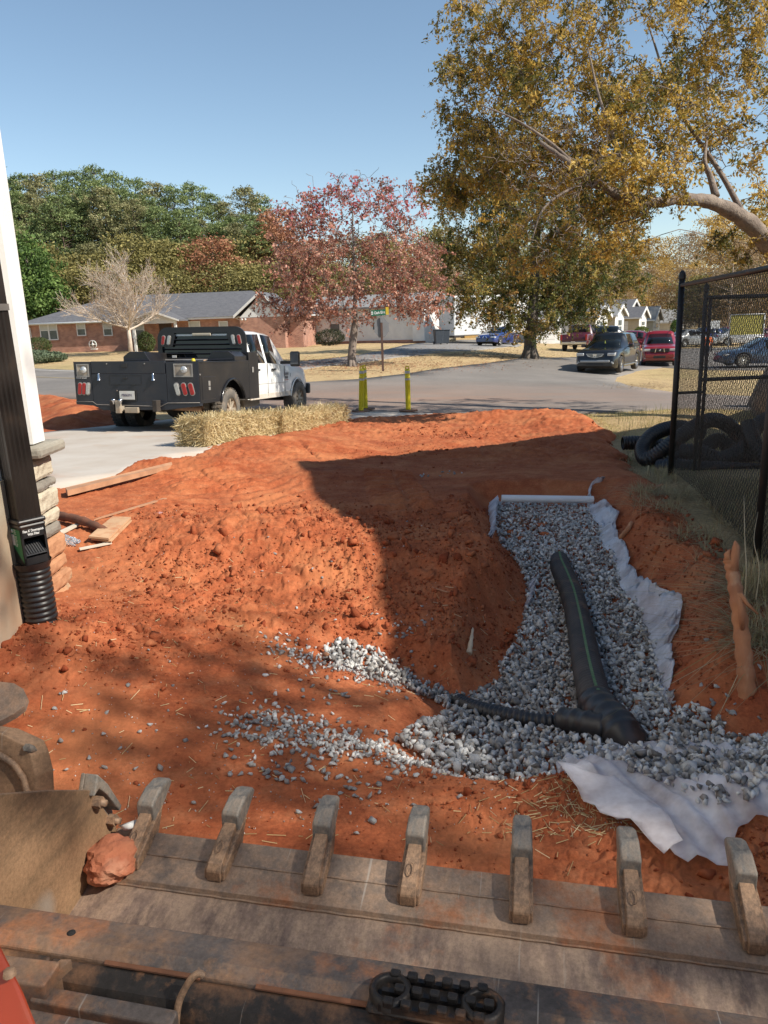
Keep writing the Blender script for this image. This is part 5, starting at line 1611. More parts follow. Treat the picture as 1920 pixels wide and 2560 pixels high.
def shell(stations, arches, r_arch, zsill):
    """stations: (y, belt, roof, wb, wr, seg, zmin) ordered rear to front; returns body faces and glass faces"""
    ys = [s[0] for s in stations]
    ext = []
    for i, s in enumerate(stations):
        ext.append(s)
    # insert extra stations around the wheel arches
    extra = []
    for ya in arches:
        for k in np.linspace(-1, 1, 9): extra.append(ya + k * r_arch * .999)
        extra += [ya - r_arch - .01, ya + r_arch + .01]
    allys = sorted(set([round(v, 4) for v in ys + [e for e in extra if ys[0] < e < ys[-1]]]))
    def at(y):
        for i in range(len(ys) - 1):
            if ys[i] <= y <= ys[i + 1] + 1e-9:
                t = (y - ys[i]) / (ys[i + 1] - ys[i]) if ys[i + 1] > ys[i] else 0
                a, b = stations[i], stations[i + 1]
                return [a[j] + (b[j] - a[j]) * t for j in (1, 2, 3, 4)] + [a[5], a[6] + (b[6] - a[6]) * t]
        return None
    V = []; segs = []
    for y in allys:
        b, rf, wb, wr, sg, zm = at(y + 1e-6 if y < ys[-1] - 1e-6 else y)
        zb = max(zsill, zm)
        for ya in arches:
            d = abs(y - ya)
            if d < r_arch: zb = max(zb, .0 + math.sqrt(max(0, r_arch ** 2 - d * d)) * 1.0 + arch_base[0])
        cab = rf - b > .12
        mid = zb + (b - zb) * .55
        ring = [(wb * .96, zb), (wb * .995, zb + (b - zb) * .18), (wb, mid), (wb * .97, b - .03 if not cab else b)]
        if cab: ring += [(wr + (wb * .95 - wr) * .05, rf - .07), (wr * .84, rf - .01), (wr * .4, rf + .015), (0, rf + .02)]
        else: ring += [(wb * .90, b + .0 + (rf - b) * .3), (wb * .78, rf), (wb * .4, rf + .02), (0, rf + .025)]
        V.append([(x, y, z) for x, z in ring]); segs.append(sg)
    return allys, V, segs
arch_base = [0.0]
def loft(par, stations, arches, r_arch, zsill, body_mat, axle_z, glass=True):
    arch_base[0] = axle_z
    ys, R_, sg = shell(stations, arches, r_arch, zsill)
    n = 8
    body = MB()
    gl = {}
    allv = []
    for ring in R_:
        allv += ring + [(-x, y, z) for x, y, z in ring]
    bf = []
    for i in range(len(R_) - 1):
        a = i * 2 * n; b = (i + 1) * 2 * n
        for k in range(n - 1):
            for side in (0, 1):
                q = (a + side * n + k, b + side * n + k, b + side * n + k + 1, a + side * n + k + 1)
                key = None
                if glass:
                    if sg[i] == 'W' and k == 3: key = ('window', side, None)
                    if sg[i] in ('F', 'K') and k in (5, 6): key = ('windshield' if sg[i] == 'F' else 'rear_window', 0, None)
                if key is None: bf.append(q)
                else:
                    # group adjoining faces into panes
                    j = i
                    while j > 0 and sg[j - 1] == sg[i]: j -= 1
                    gl.setdefault((key[0], side if key[0] == 'window' else 0, j), []).append(q)
    body.add(allv, bf, True)
    m0 = len(R_) - 1
    body.add([p for p in R_[0]] + [(-x, y, z) for x, y, z in R_[0][::-1]], [tuple(range(2 * n))])
    body.add([p for p in R_[-1]] + [(-x, y, z) for x, y, z in R_[-1][::-1]], [tuple(range(2 * n))])
    o = body.build('body', body_mat, par, weld=True)
    for (nm, side, j), fs in gl.items():
        g = MB(); idx = sorted(set(v for f in fs for v in f)); mp = {v: t for t, v in enumerate(idx)}
        g.add([allv[v] for v in idx], [tuple(mp[v] for v in f) for f in fs], True)
        go = g.build(nm, M_GLASS, par, weld=True)
        so = go.modifiers.new('thick', 'SOLIDIFY'); so.thickness = .004
    return o
def part(par, name, boxes, mt, r=.01, label=None):
    m_ = MB()
    for c, d in boxes: m_.rbox(c, d, r)
    return m_.build(name, mt, par, label=label)
def place(name, px, py, yaw, label, cat, group=None, zd=None, off=.05):
    """yaw in degrees: heading measured clockwise from straight ahead"""
    g = GP(px, py) if zd is None else P(px, py, zd)
    h = R(-yaw)
    t = empty(name, (float(g[0]), float(g[1]), float(G(g[0], g[1])) + off), h, label, cat, group)
    fw = np.array([-math.sin(h), math.cos(h)])
    # sit on the slope
    a = float(G(g[0] + fw[0] * 1.4, g[1] + fw[1] * 1.4)); b = float(G(g[0] - fw[0] * 1.4, g[1] - fw[1] * 1.4))
    t.rotation_euler = (math.atan2(a - b, 2.8), 0, h)
    return t
def suv(par, L, W, H, mt, wheel_r=.37, bumper=None, boxy=.0, roof_rack=False, hatch=True):
    hw = W / 2; f = L / 2; fa = f - .92; ra = -f + 1.0
    belt = H * .62; hood = H * .62; wr = hw * (.69 + boxy)
    st = [(-f, .62 * belt, .62 * belt + .01, hw * .86, hw * .8, 'B', .38), (-f + .06, belt * .98, belt * 1.0, hw * .93, wr, 'B', .32), (-f + .10, belt, belt + .14, hw * .96, wr * .98, 'K', .28), (-f + .46, belt, H - .05, hw, wr, 'P', .25),
          (-f + .56, belt, H - .02, hw, wr, 'W', .25), (ra + .42, belt - .01, H, hw, wr * 1.0, 'P', .25), (ra + .50, belt - .01, H, hw, wr, 'W', .25), (.12, belt - .03, H, hw, wr, 'P', .25), (.20, belt - .03, H, hw, wr, 'W', .25), (f - 2.35, belt - .05, H - .03, hw, wr * .97, 'F', .25),
          (f - 1.42, hood - .03, hood + .02, hw * .99, wr, 'B', .25), (f - 1.0, hood - .05, hood + .01, hw * .985, wr, 'B', .25), (f - .35, hood - .11, hood - .05, hw * .95, wr, 'B', .25), (f - .10, hood - .20, hood - .14, hw * .87, wr, 'B', .28), (f, .5, .56, hw * .78, wr * .8, 'B', .34)]
    loft(par, st, [ra, fa], wheel_r + .06, .25, mt, wheel_r)
    part(par, 'underbody', [((0, 0, .36), (W * .82, L * .9, .28))], M_UNDER)
    for x in (-1, 1):
        for y in (ra, fa): add_wheel(par, x * (hw - .12), y, wheel_r, .23, .68)
        part(par, 'headlight', [((x * hw * .70, f - .14, hood - .24), (.34, .20, .13))], M_HEAD, .03)
        part(par, 'fog_light', [((x * hw * .72, f - .05, .46), (.22, .10, .07))], M_HEAD, .02)
        part(par, 'tail_light', [((x * hw * .86, -f + .08, belt - .1), (.14, .16, .26))], M_REDL, .03)
        part(par, 'side_mirror', [((x * (hw + .11), f - 1.95, belt + .10), (.20, .12, .15)), ((x * (hw + .0), f - 1.95, belt + .04), (.12, .06, .05))], mt, .03)
        for y in (-.05, -1.0): part(par, 'door_handle', [((x * (hw + .008), y, belt - .10), (.03, .18, .03))], M_CHROME, .008)
    return dict(f=f, hw=hw, hood=hood, belt=belt, fa=fa, ra=ra)

# black SUV turning out of the side street
P_BLACK = paint('black_car_paint', (.010, .011, .013), -.05)
t = place('suv', 1521, 931, 211, 'black SUV with a silver front bumper and pale grille driving down the side street', 'SUV', zd=35.8)
d = suv(t, 4.82, 1.96, 1.74, P_BLACK, .37)
f, hw, hood = d['f'], d['hw'], d['hood']
part(t, 'bumper', [((0, f - .02, .55), (1.30, .12, .10)), ((.62, f - .06, .50), (.30, .12, .09)), ((-.62, f - .06, .50), (.30, .12, .09))], mat('silver_bumper', (.45, .45, .45), (.38, .38, .38), .35, .5), .03)
m_ = MB(); m_.prism([(-.40, hood - .20), (.40, hood - .20), (.30, hood - .33), (.0, hood - .38), (-.30, hood - .33)], 'Y', f - .04, f + .03); m_.build('grille', M_ALLOY, t)
m_ = MB(); m_.bbox(-.33, .33, f + .031, f + .036, hood - .245, hood - .225); m_.bbox(-.28, .28, f + .031, f + .036, hood - .285, hood - .265); m_.bbox(-.2, .2, f + .031, f + .036, hood - .325, hood - .305); tag(m_.build('grille_slots', M_BLACKTRIM, t), kind='stuff')
m_ = MB(); m_.add([(-.10, f + .04, hood - .22), (.10, f + .04, hood - .22), (.055, f + .042, hood - .33), (0, f + .042, hood - .30), (-.055, f + .042, hood - .33)], [(0, 1, 2, 3, 4)]); m_.build('badge', M_CHROME, t)
part(t, 'air_intake', [((0, f - .03, .42), (.8, .08, .10))], M_BLACKTRIM, .02)
part(t, 'running_board', [((s_ * hw * 1.0, .0, .33), (.06, 2.2, .05)) for s_ in (1,)], M_ALLOY, .02); part(t, 'running_board', [((-hw, .0, .33), (.06, 2.2, .05))], M_ALLOY, .02)
m_ = MB(); m_.bbox(-.02, .02, f - 1.62, f - 1.60, hood + .2, hood + .32); m_.build('air_freshener', mat('yellow_green_card', (.6, .65, .15), (.5, .55, .1), .6), t)
# red SUV behind it
P_RED = paint('red_car_paint', (.24, .012, .022))
t = place('suv', 1646, 909, 199, 'red boxy SUV with a roof rack parked behind the black one', 'SUV', zd=43.2)
d = suv(t, 4.76, 1.86, 1.82, P_RED, .38, boxy=.06)
f, hw, hood = d['f'], d['hw'], d['hood']
part(t, 'grille', [((0, f - .02, hood - .26), (.95, .10, .20))], M_BLACKTRIM, .02)
for x, a in ((-.22, 12), (.22, -12)):
    m_ = MB(); m_.box((x, f + .035, hood - .26), (.04, .02, .2), Matrix.Rotation(R(a), 3, 'Y')); m_.build('grille_bar', M_CHROME, t)
m_ = MB(); m_.lathe([(0, f + .05), (.055, f + .05), (.06, f + .03)], c=(0, 0, hood - .25), axis='Y', seg=16); m_.build('badge', M_CHROME, t)
part(t, 'bumper', [((0, f - .04, .58), (1.5, .16, .24))], P_RED, .05); part(t, 'air_intake', [((0, f + .035, .52), (.62, .03, .12))], M_BLACKTRIM, .01)
m_ = MB()
for x in (-.58, .58): m_.tube([(x, -1.9, 1.84), (x, -1.6, 1.90), (x, .1, 1.90), (x, .4, 1.84)], .02, 6)
m_.build('roof_rack', M_BLACKTRIM, t, kind='stuff')
# blue two-door under the oak
P_BLUE = paint('blue_car_paint', (.015, .035, .16))
def sedan(par, L, W, H, mt, wheel_r=.31, sp=5):
    hw = W / 2; f = L / 2; fa = f - .88; ra = -f + .95; belt = H * .64; wr = hw * .70
    st = [(-f, .55, .60, hw * .84, wr, 'B', .34), (-f + .12, belt - .06, belt + .0, hw * .92, wr, 'B', .28), (-f + .62, belt, belt + .05, hw * .98, wr, 'K', .22), (-f + 1.32, belt, H - .03, hw, wr, 'P', .2), (-f + 1.40, belt, H - .02, hw, wr, 'W', .2),
          (-f + 2.12, belt, H, hw, wr, 'P', .2), (-f + 2.2, belt, H, hw, wr, 'W', .2), (f - 1.98, belt - .03, H - .06, hw, wr * .96, 'F', .2), (f - 1.22, belt - .05, belt - .0, hw, wr, 'B', .2), (f - .5, belt - .18, belt - .12, hw * .95, wr, 'B', .2), (f - .12, belt - .30, belt - .24, hw * .85, wr, 'B', .22), (f, .42, .47, hw * .72, wr * .8, 'B', .26)]
    loft(par, st, [ra, fa], wheel_r + .05, .2, mt, wheel_r)
    part(par, 'underbody', [((0, 0, .30), (W * .82, L * .9, .22))], M_UNDER)
    for x in (-1, 1):
        for y in (ra, fa): add_wheel(par, x * (hw - .10), y, wheel_r, .2, .68, spokes=sp)
        part(par, 'headlight', [((x * hw * .66, f - .16, belt - .31), (.32, .24, .11))], M_HEAD, .03)
        part(par, 'tail_light', [((x * hw * .74, -f + .08, belt - .12), (.30, .10, .12))], M_REDL, .03)
        part(par, 'side_mirror', [((x * (hw + .09), f - 1.85, belt + .06), (.18, .10, .11))], mt, .03)
    return dict(f=f, hw=hw, belt=belt)
t = place('car', 1243, 860, 212, 'dark blue low car parked under the oak beside the white trailer', 'car', zd=56, off=.08)
d = sedan(t, 4.5, 1.74, 1.36, P_BLUE)
for x, a in ((-.12, 35), (.12, -35)):
    m_ = MB(); m_.box((x, d['f'] - .0, d['belt'] - .30), (.03, .03, .16), Matrix.Rotation(R(a), 3, 'Y')); m_.build('grille_bar', M_CHROME, t)
# blue-grey saloon behind the fence
P_SLATE = paint('slate_blue_paint', (.035, .065, .12))
t = place('car', 1915, 911, 272, 'slate blue saloon seen side-on through the chain-link fence', 'car', zd=39.0, off=.06)
d = sedan(t, 4.9, 1.85, 1.46, P_SLATE, .34, 9)
# dark maroon pickup, tail towards us
P_MAROON = paint('maroon_paint', (.085, .012, .018))
t = place('pickup_truck', 1452, 872, 26, 'dark maroon pickup seen from behind, parked left of the black SUV', 'pickup', zd=58, off=.08)
hw = .98
st = [(-2.75, .78, .80, hw * .97, .7, 'B', .50), (-2.70, 1.18, 1.19, hw, .7, 'B', .46), (-.6, 1.20, 1.21, hw, .7, 'B', .42), (-.58, 1.20, 1.32, hw, .72, 'K', .42), (-.42, 1.20, 1.84, hw, .74, 'P', .42), (-.35, 1.2, 1.86, hw, .74, 'W', .42), (.38, 1.18, 1.87, hw, .74, 'F', .42), (1.15, 1.14, 1.18, hw, .7, 'B', .42), (2.5, 1.02, 1.08, hw * .95, .7, 'B', .45), (2.7, .8, .85, hw * .85, .6, 'B', .5)]
loft(t, st, [-1.65, 1.95], .45, .42, P_MAROON, .38)
part(t, 'underbody', [((0, 0, .5), (1.5, 5.0, .2))], M_UNDER)
part(t, 'bumper', [((0, -2.82, .58), (1.9, .14, .2))], M_CHROME, .03)
for x in (-1, 1):
    for y in (-1.65, 1.95): add_wheel(t, x * .86, y, .38, .25, .6)
    part(t, 'tail_light', [((x * .91, -2.76, .98), (.14, .06, .40))], M_REDL, .02)
part(t, 'licence_plate', [((0, -2.90, .62), (.3, .02, .15))], M_PLATE, .01)
m_ = MB(); m_.bbox(-.66, .66, -2.712, -2.708, .83, 1.12); m_.build('tailgate_panel', mat('faded_maroon', (.075, .012, .016), (.055, .01, .012), .5), t)
# other parked cars
P_GREY = paint('charcoal_paint', (.03, .032, .036)); P_SILV = paint('silver_paint', (.30, .31, .32)); P_WHITE = paint('white_car_paint', (.62, .62, .62)); P_WINE = paint('wine_paint', (.16, .014, .03))
t = place('suv', 1535, 866, 100, 'charcoal SUV parked across behind the maroon pickup', 'SUV', zd=64, off=.05); suv(t, 4.7, 1.85, 1.75, P_GREY)
t = place('car', 1598, 872, 118, 'wine red car nosing downhill behind the black SUV', 'car', zd=60, off=.05); sedan(t, 4.6, 1.8, 1.5, P_WINE)
t = place('car', 1725, 868, 70, 'silver car far behind the left edge of the fence', 'car', zd=66, off=.05); sedan(t, 4.6, 1.8, 1.45, P_SILV)
t = place('car', 1776, 862, 80, 'dark blue car in the far lot above the person in orange', 'car', zd=70, off=.05); sedan(t, 4.6, 1.8, 1.5, P_BLUE)
t = place('car', 1812, 862, 250, 'red car in the far lot behind the fence', 'car', zd=74, off=.05); sedan(t, 4.4, 1.75, 1.45, P_RED)
t = place('car', 1845, 866, 95, 'white car in the far lot left of the yellow panel', 'car', zd=68, off=.05); sedan(t, 4.4, 1.75, 1.45, P_WHITE)
t = place('car', 1900, 868, 262, 'dark red car in the far lot under the yellow panel', 'car', zd=69, off=.05); sedan(t, 4.4, 1.75, 1.4, P_WINE)

# ------------------------------------------------------------------ the service truck
M_TW = mat('white_truck_paint', (.80, .80, .78), (.77, .77, .75), .3, .0, 1.5, coat=.6)
M_BED = mat('black_bed_enamel', (.014, .014, .017), (.022, .021, .023), .3, .1, 1.8, c3=(.040, .033, .028), s3=1.6, lo3=.5, hi3=.85, spec=.5)
M_BEDR = mat('black_bed_tail', (.018, .021, .030), (.026, .028, .036), .36, .1, 1.6, c3=(.05, .042, .04), s3=2.2, lo3=.5, hi3=.85, spec=.5)
tr = bpy.data.objects.new('service_truck', None); COL.objects.link(tr)
ty = R(14.13)
fwd = Vector((math.sin(ty), math.cos(ty), -.054)).normalized(); rgt = Vector((math.cos(ty), -math.sin(ty), -.016)); rgt = (rgt - fwd * rgt.dot(fwd)).normalized(); upv = rgt.cross(fwd)
tr.matrix_world = Matrix(((rgt[0], fwd[0], upv[0], -4.015), (rgt[1], fwd[1], upv[1], 14.935), (rgt[2], fwd[2], upv[2], -.368 + 1.6 - 1.6), (0, 0, 0, 1)))
tag(tr, 'white crew-cab work truck with a black service body, rear towards the viewer', 'truck')
YB, YC, WB = -1.36, 1.28, 4.265
# cab
hw = .98
st = [(YC + .05, 1.28, 1.34, hw, .80, 'K', .52), (YC + .17, 1.28, 1.90, hw, .78, 'P', .52), (YC + .36, 1.28, 1.94, hw, .78, 'W', .52), (YC + 1.02, 1.27, 1.96, hw, .78, 'P', .52), (YC + 1.14, 1.27, 1.96, hw, .78, 'W', .52), (YC + 1.72, 1.25, 1.93, hw, .77, 'F', .52),
      (YC + 2.45, 1.22, 1.28, hw, .76, 'B', .52), (YC + 2.9, 1.20, 1.26, hw, .7, 'B', .52), (WB + .55, 1.13, 1.20, hw * .98, .7, 'B', .55), (WB + .82, 1.02, 1.08, hw * .92, .7, 'B', .6), (WB + .93, .75, .8, hw * .85, .6, 'B', .6)]
loft(tr, st, [WB], .49, .52, M_TW, .40)
# door shut lines, swage and sill
m_ = MB()
for x in (-1, 1):
    for y, z0, z1 in ((YC + 1.09, .56, 1.26), (YC + 2.12, .56, 1.2), (YC + .22, .60, 1.26)):
        m_.bbox(x * (hw - .01), x * (hw + .0022), y - .006, y + .006, z0, z1)
    m_.bbox(x * (hw - .01), x * (hw + .002), YC + .1, YC + 2.3, .825, .832)
tag(m_.build('shut_line', mat('shut_line_grey', (.22, .2, .18), (.18, .16, .14), .6), tr), kind='stuff')
mudc = mat('mud_film', (.52, .44, .36), (.58, .52, .45), .8, 0, 6)
for x in (-1, 1):
    m_ = MB(); m_.bbox(x * (hw - .03), x * (hw - .0), YC + .12, WB - .50, .505, .62); o = m_.build('rocker_panel', mudc, tr); bevel(o, .01)
    for y in (YC + .52, YC + 1.42): part(tr, 'door_handle', [((x * (hw + .012), y, 1.13), (.04, .20, .045))], M_BLACKTRIM, .012)
    # towing mirror
    m_ = MB(); m_.rbox((x * (hw + .36), YC + 1.86, 1.36), (.23, .10, .34), .04, seg=3); m_.build('mirror', M_BLACKTRIM, tr)
    m_ = MB(); m_.rbox((x * (hw + .15), YC + 1.86, 1.28), (.30, .06, .07), .02); m_.build('mirror_arm', M_BLACKTRIM, tr)
    m_ = MB(); m_.rbox((x * (hw + .36), YC + 1.805, 1.37), (.19, .01, .26), .004); m_.build('mirror_glass', glass_mat('mirror_glass', (.08, .09, .10)), tr)
    w_ = add_wheel(tr, x * .90, WB, .41, .28, .56, M_RIMDIRTY, M_TYREDUST, 8, steer=R(-4))
    for dx in (.0, .30): add_wheel(tr, x * (1.07 - dx), 0, .41, .24, .56, M_RIMDIRTY, M_TYREDUST if x > 0 else M_TYRE, 8)
    # wheel opening lip of the front wing
    m_ = MB(); pts = [(x * (hw + .004), WB + math.cos(a) * .50, .40 + math.sin(a) * .50) for a in np.linspace(R(10), R(170), 18)]; m_.tube(pts, .016, 6); m_.build('fender_lip', M_TW, tr)
part(tr, 'front_bumper', [((0, WB + .98, .62), (1.9, .14, .26))], M_BLACKTRIM, .04)
part(tr, 'chassis_frame', [((.42, 1.6, .56), (.09, 6.2, .2)), ((-.42, 1.6, .56), (.09, 6.2, .2))], M_UNDER, .01).__setitem__('kind', 'stuff')
part(tr, 'transmission', [((0, 2.6, .52), (.55, 1.6, .30))], mat('oily_metal', (.10, .085, .07), (.17, .12, .09), .7), .06)
part(tr, 'fuel_tank', [((.55, 2.0, .47), (.4, .9, .26))], mat('dusty_tank', (.18, .14, .10), (.12, .09, .07), .8), .05)
m_ = MB(); m_.tube([(-1.0, 0, .41), (1.0, 0, .41)], .06, 10); m_.lathe([(0, -.16), (.14, -.12), (.18, 0), (.14, .12), (0, .16)], c=(0, 0, .41), axis='Y', seg=14); m_.build('rear_axle', M_UNDER, tr)
m_ = MB(); m_.tube([(-.9, WB, .41), (.9, WB, .41)], .05, 8); m_.build('front_axle', M_UNDER, tr)
# badge
M_BADGE = mat('badge_grey', (.18, .18, .19), (.12, .12, .13), .4)
text('RAM', .085, M_BADGE, tr, (hw + .006, YC + 2.22, 1.02), (R(90), 0, R(90)), 'badge', .002, 'CENTER', .003, 1.5)
text('3500', .085, M_BADGE, tr, (hw + .006, YC + 2.22, .935), (R(90), 0, R(90)), 'badge', .002, 'CENTER', .003, 1.1)
m_ = MB(); m_.bbox(hw, hw + .006, YC + 2.10, YC + 2.34, .872, .885); m_.build('badge', M_REDL, tr)
text('I', .11, M_BADGE, tr, (hw + .006, YC + 2.48, .985), (R(90), 0, R(90)), 'badge', .002, 'CENTER', .003)
# service body
B0, B1 = .60, 1.32
hb = 1.23
def bedpart(name, boxes, mt=M_BED, bev=.006, label=None):
    m_ = MB()
    for q in boxes: m_.bbox(*q)
    o = m_.build(name, mt, tr, label=label); bevel(o, bev); return o
# side walls with wheel cut-out
def side_wall(x):
    zt0, zt1 = B1 - .01, B1 + .02
    pts = [(YB, B0), (YB, zt0), (YC - .52, zt1), (YC - .50, B0)]
    arc = [(math.cos(a) * .56, .42 + math.sin(a) * .56) for a in np.linspace(R(18.5), R(161.5), 16)]
    poly = [(YC - .50, B0 - .0)] + arc + [(YB, B0), (YB, zt0), (YC - .50, zt1)]
    m_ = MB(); m_.prism(poly, 'X', x * hb, x * (hb - .04)); o = m_.build('side_wall', M_BED, tr); bevel(o, .004)
    m_ = MB(); pts = [(x * (hb + .012), math.cos(a) * .575, .42 + math.sin(a) * .575) for a in np.linspace(R(16), R(164), 24)]
    m_.tube(pts, .022, 8); m_.build('wheel_arch_trim', mat('gloss_black', (.012, .012, .014), (.016, .016, .018), .18), tr)
for x in (-1, 1): side_wall(x)
for x in (-1, 1):
    bedpart('tall_toolbox', [(x * hb, x * (hb - .42), YC - .495, YC - .01, B0 - .03, B1 + .18)])
    bedpart('inner_wall', [(x * (hb - .41), x * (hb - .45), YB + .03, YC - .5, B0 + .2, B1 - .02)])
    # slant-topped box inside the bed
    m_ = MB(); m_.prism([(x * (hb - .03), B1 + .01), (x * (hb - .03), B1 + .10), (x * (hb - .16), B1 + .19), (x * (hb - .50), B1 + .19), (x * (hb - .62), B1 + .01)][::1], 'Y', .05 + .15, YC - .52); o = m_.build('slant_toolbox', M_BED, tr); bevel(o, .008)
    m_ = MB(); m_.add([(x * (hb - .05), .18, B1 + .04), (x * (hb - .60), .18, B1 + .02), (x * (hb - .50), .30, B1 + .2), (x * (hb - .14), .30, B1 + .2)], [(0, 1, 2, 3)])
    m_.build('toolbox_lid', M_BED, tr)
bedpart('top_rail', [(hb - .44, hb + .005, YB, .19, B1 - .012, B1 + .008)]); bedpart('top_rail', [(-hb - .005, -hb + .44, YB, .19, B1 - .012, B1 + .008)])
bedpart('bed_floor', [(-hb + .4, hb - .4, YB + .02, YC - .02, .78, .84)], M_UNDER)
bedpart('tailgate', [(-hb + .36, hb - .36 - .28, YB - .006, YB + .05, B1 - .20, B1 + .015)], M_BEDR)
# rear panel: pieces around the tail lamps
bedpart('rear_panel', [(-hb, -hb + .35, YB - .004, YB + .04, B0 + .02, B1)], M_BEDR)
bedpart('rear_panel', [(hb - .62, hb, YB - .004, YB + .04, B0 + .02, B1)], M_BEDR)
bedpart('rear_panel', [(-hb + .355, hb - .625, YB - .004, YB + .04, B0 - .02, B1 - .205)], M_BEDR)
m_ = MB(); m_.prism([(-hb, B0 + .02), (hb, B0 + .02), (hb, B0 - .04), (hb - .62, B0 - .11), (-.45 + .0, B0 - .13), (-hb + .55, B0 - .13), (-hb + .35, B0 - .05), (-hb, B0 - .03)], 'Y', YB - .012, YB + .10)
o = m_.build('rear_skirt', M_BEDR, tr); bevel(o, .006)
m_ = MB(); m_.tube([(-hb, YB - .016, B0 + .02), (-hb + .35, YB - .016, B0 + .02), (-hb + .42, YB - .016, B0 - .03), (hb - .75, YB - .016, B0 - .05), (hb - .62, YB - .016, B0 + .01), (hb, YB - .016, B0 + .02)], .006, 6); m_.build('chrome_edge', mat('worn_edge', (.3, .27, .24), (.2, .17, .15), .5), tr)
# small door in the rear panel
m_ = MB(); 
for q in ((-.52, .12, B1 - .395, B1 - .39), (-.52, .12, B1 - .235, B1 - .23), (-.52, -.515, B1 - .395, B1 - .23), (.115, .12, B1 - .395, B1 - .23)): m_.bbox(q[0], q[1], YB - .008, YB, q[2], q[3])
m_.build('panel_seam', M_BLACKTRIM, tr, kind='stuff')
def lamp_pill(x, y, z, w, h, mt, name, a=0, ax='Y', parent=tr):
    m_ = MB(); pts = [(math.cos(t) * w / 2, (h / 2 - w / 2) * (1 if math.sin(t) >= 0 else -1) + math.sin(t) * w / 2) for t in np.linspace(R(0), R(360), 20, endpoint=False)]
    c, s = math.cos(R(a)), math.sin(R(a))
    m_.prism([(p * c - q * s, p * s + q * c) for p, q in pts], 'Y', -.012, .012)
    o = m_.build(name, mt, parent); o.location = (x, y, z); bevel(o, .004); return o
M_CLEARL = mat('clear_lens', (.50, .50, .48), (.36, .36, .34), .2, .2, 60, 2)
M_BEZ = mat('lamp_bezel', (.38, .36, .33), (.28, .26, .24), .45, .4, 4)
lx = [(-hb + .10, M_REDL), (-hb + .185, M_REDL), (-hb + .265, M_CLEARL)]
for x, mt in lx:
    lamp_pill(x, YB - .004, B0 + .25, .088, .235, M_BEZ, 'lamp_bezel', -8); lamp_pill(x, YB - .018, B0 + .25, .062, .205, mt, 'tail_lamp', -8)
for k, mt in enumerate((M_CLEARL, M_REDL, M_REDL)):
    x = hb - .42 + k * .135
    lamp_pill(x, YB - .004, B0 + .25, .10, .235, M_BEZ, 'lamp_bezel', 14); lamp_pill(x, YB - .018, B0 + .25, .072, .205, mt, 'tail_lamp', 14)
# recessed square work lights
for x, w_, nm in ((-hb + .185, .25, 0), (hb - .29, .36, 1)):
    m_ = MB(); z0, z1 = B1 - .26, B1 - .03
    y = YB - .014
    m_.bbox(x - w_ / 2, x + w_ / 2, y, y + .02, z1 - .022, z1); m_.bbox(x - w_ / 2, x + w_ / 2, y, y + .02, z0, z0 + .022); m_.bbox(x - w_ / 2, x - w_ / 2 + .022, y, y + .02, z0 + .022, z1 - .022); m_.bbox(x + w_ / 2 - .022, x + w_ / 2, y, y + .02, z0 + .022, z1 - .022)
    m_.build('light_surround', M_BEZ, tr)
    m_ = MB(); m_.add([(x - w_ / 2 + .02, y + .006, z0 + .02), (x + w_ / 2 - .02, y + .006, z0 + .02), (x + w_ / 2 - .02, y + .01, z1 - .02), (x - w_ / 2 + .02, y + .01, z1 - .02)], [(0, 1, 2, 3)]); m_.build('light_recess', mat('dusty_recess', (.42, .36, .28), (.20, .17, .14), .7, 0, 3), tr)
    m_ = MB(); m_.lathe([(0, -.035), (.045, -.03), (.062, -.012), (.062, 0)], c=(x + .02, YB - .012, (z0 + z1) / 2 + .01), axis='Y', seg=18); o = m_.build('work_light', M_HEAD, tr); 
# bullet hinges / handles and latches
for x in (-.72, .36):
    m_ = MB(); m_.lathe([(.034, 0), (.03, .015), (.022, .03), (.018, .11), (.010, .13), (0, .132)], c=(x, YB - .02, B1 - .32), seg=12); m_.build('spring_latch', M_CHROME, tr)
for x in (-.37, -.05): part(tr, 'hinge', [((x, YB - .014, B1 - .395), (.09, .012, .018))], M_BLACKTRIM, .004)
for x in (-.33, -.20, -.07):
    m_ = MB(); m_.lathe([(0, -.006), (.013, -.006), (.013, 0)], c=(x - .05, YB - .008, B1 - .50), axis='Y', seg=10); m_.build('rivet_light', mat('rivet', (.25, .2, .18), (.2, .15, .12), .5), tr)
part(tr, 'paddle_latch', [((-.20, YB - .012, B1 - .06), (.12, .016, .07))], M_BLACKTRIM, .01)
part(tr, 'paddle_latch', [((-.20, YB - .012, B1 - .275), (.09, .016, .04))], M_BLACKTRIM, .01)
for x in (-.55, .2): part(tr, 'stud', [((x, YB - .012, B1 - .03), (.022, .012, .022))], M_BEZ, .006)
text('norstar', .075, mat('decal_white', (.5, .48, .46), (.4, .38, .36), .6), tr, (-hb + .155, YB - .010, B0 + .455), (R(90), 0, 0), 'lettering', .001, 'CENTER', .002, 1.05)
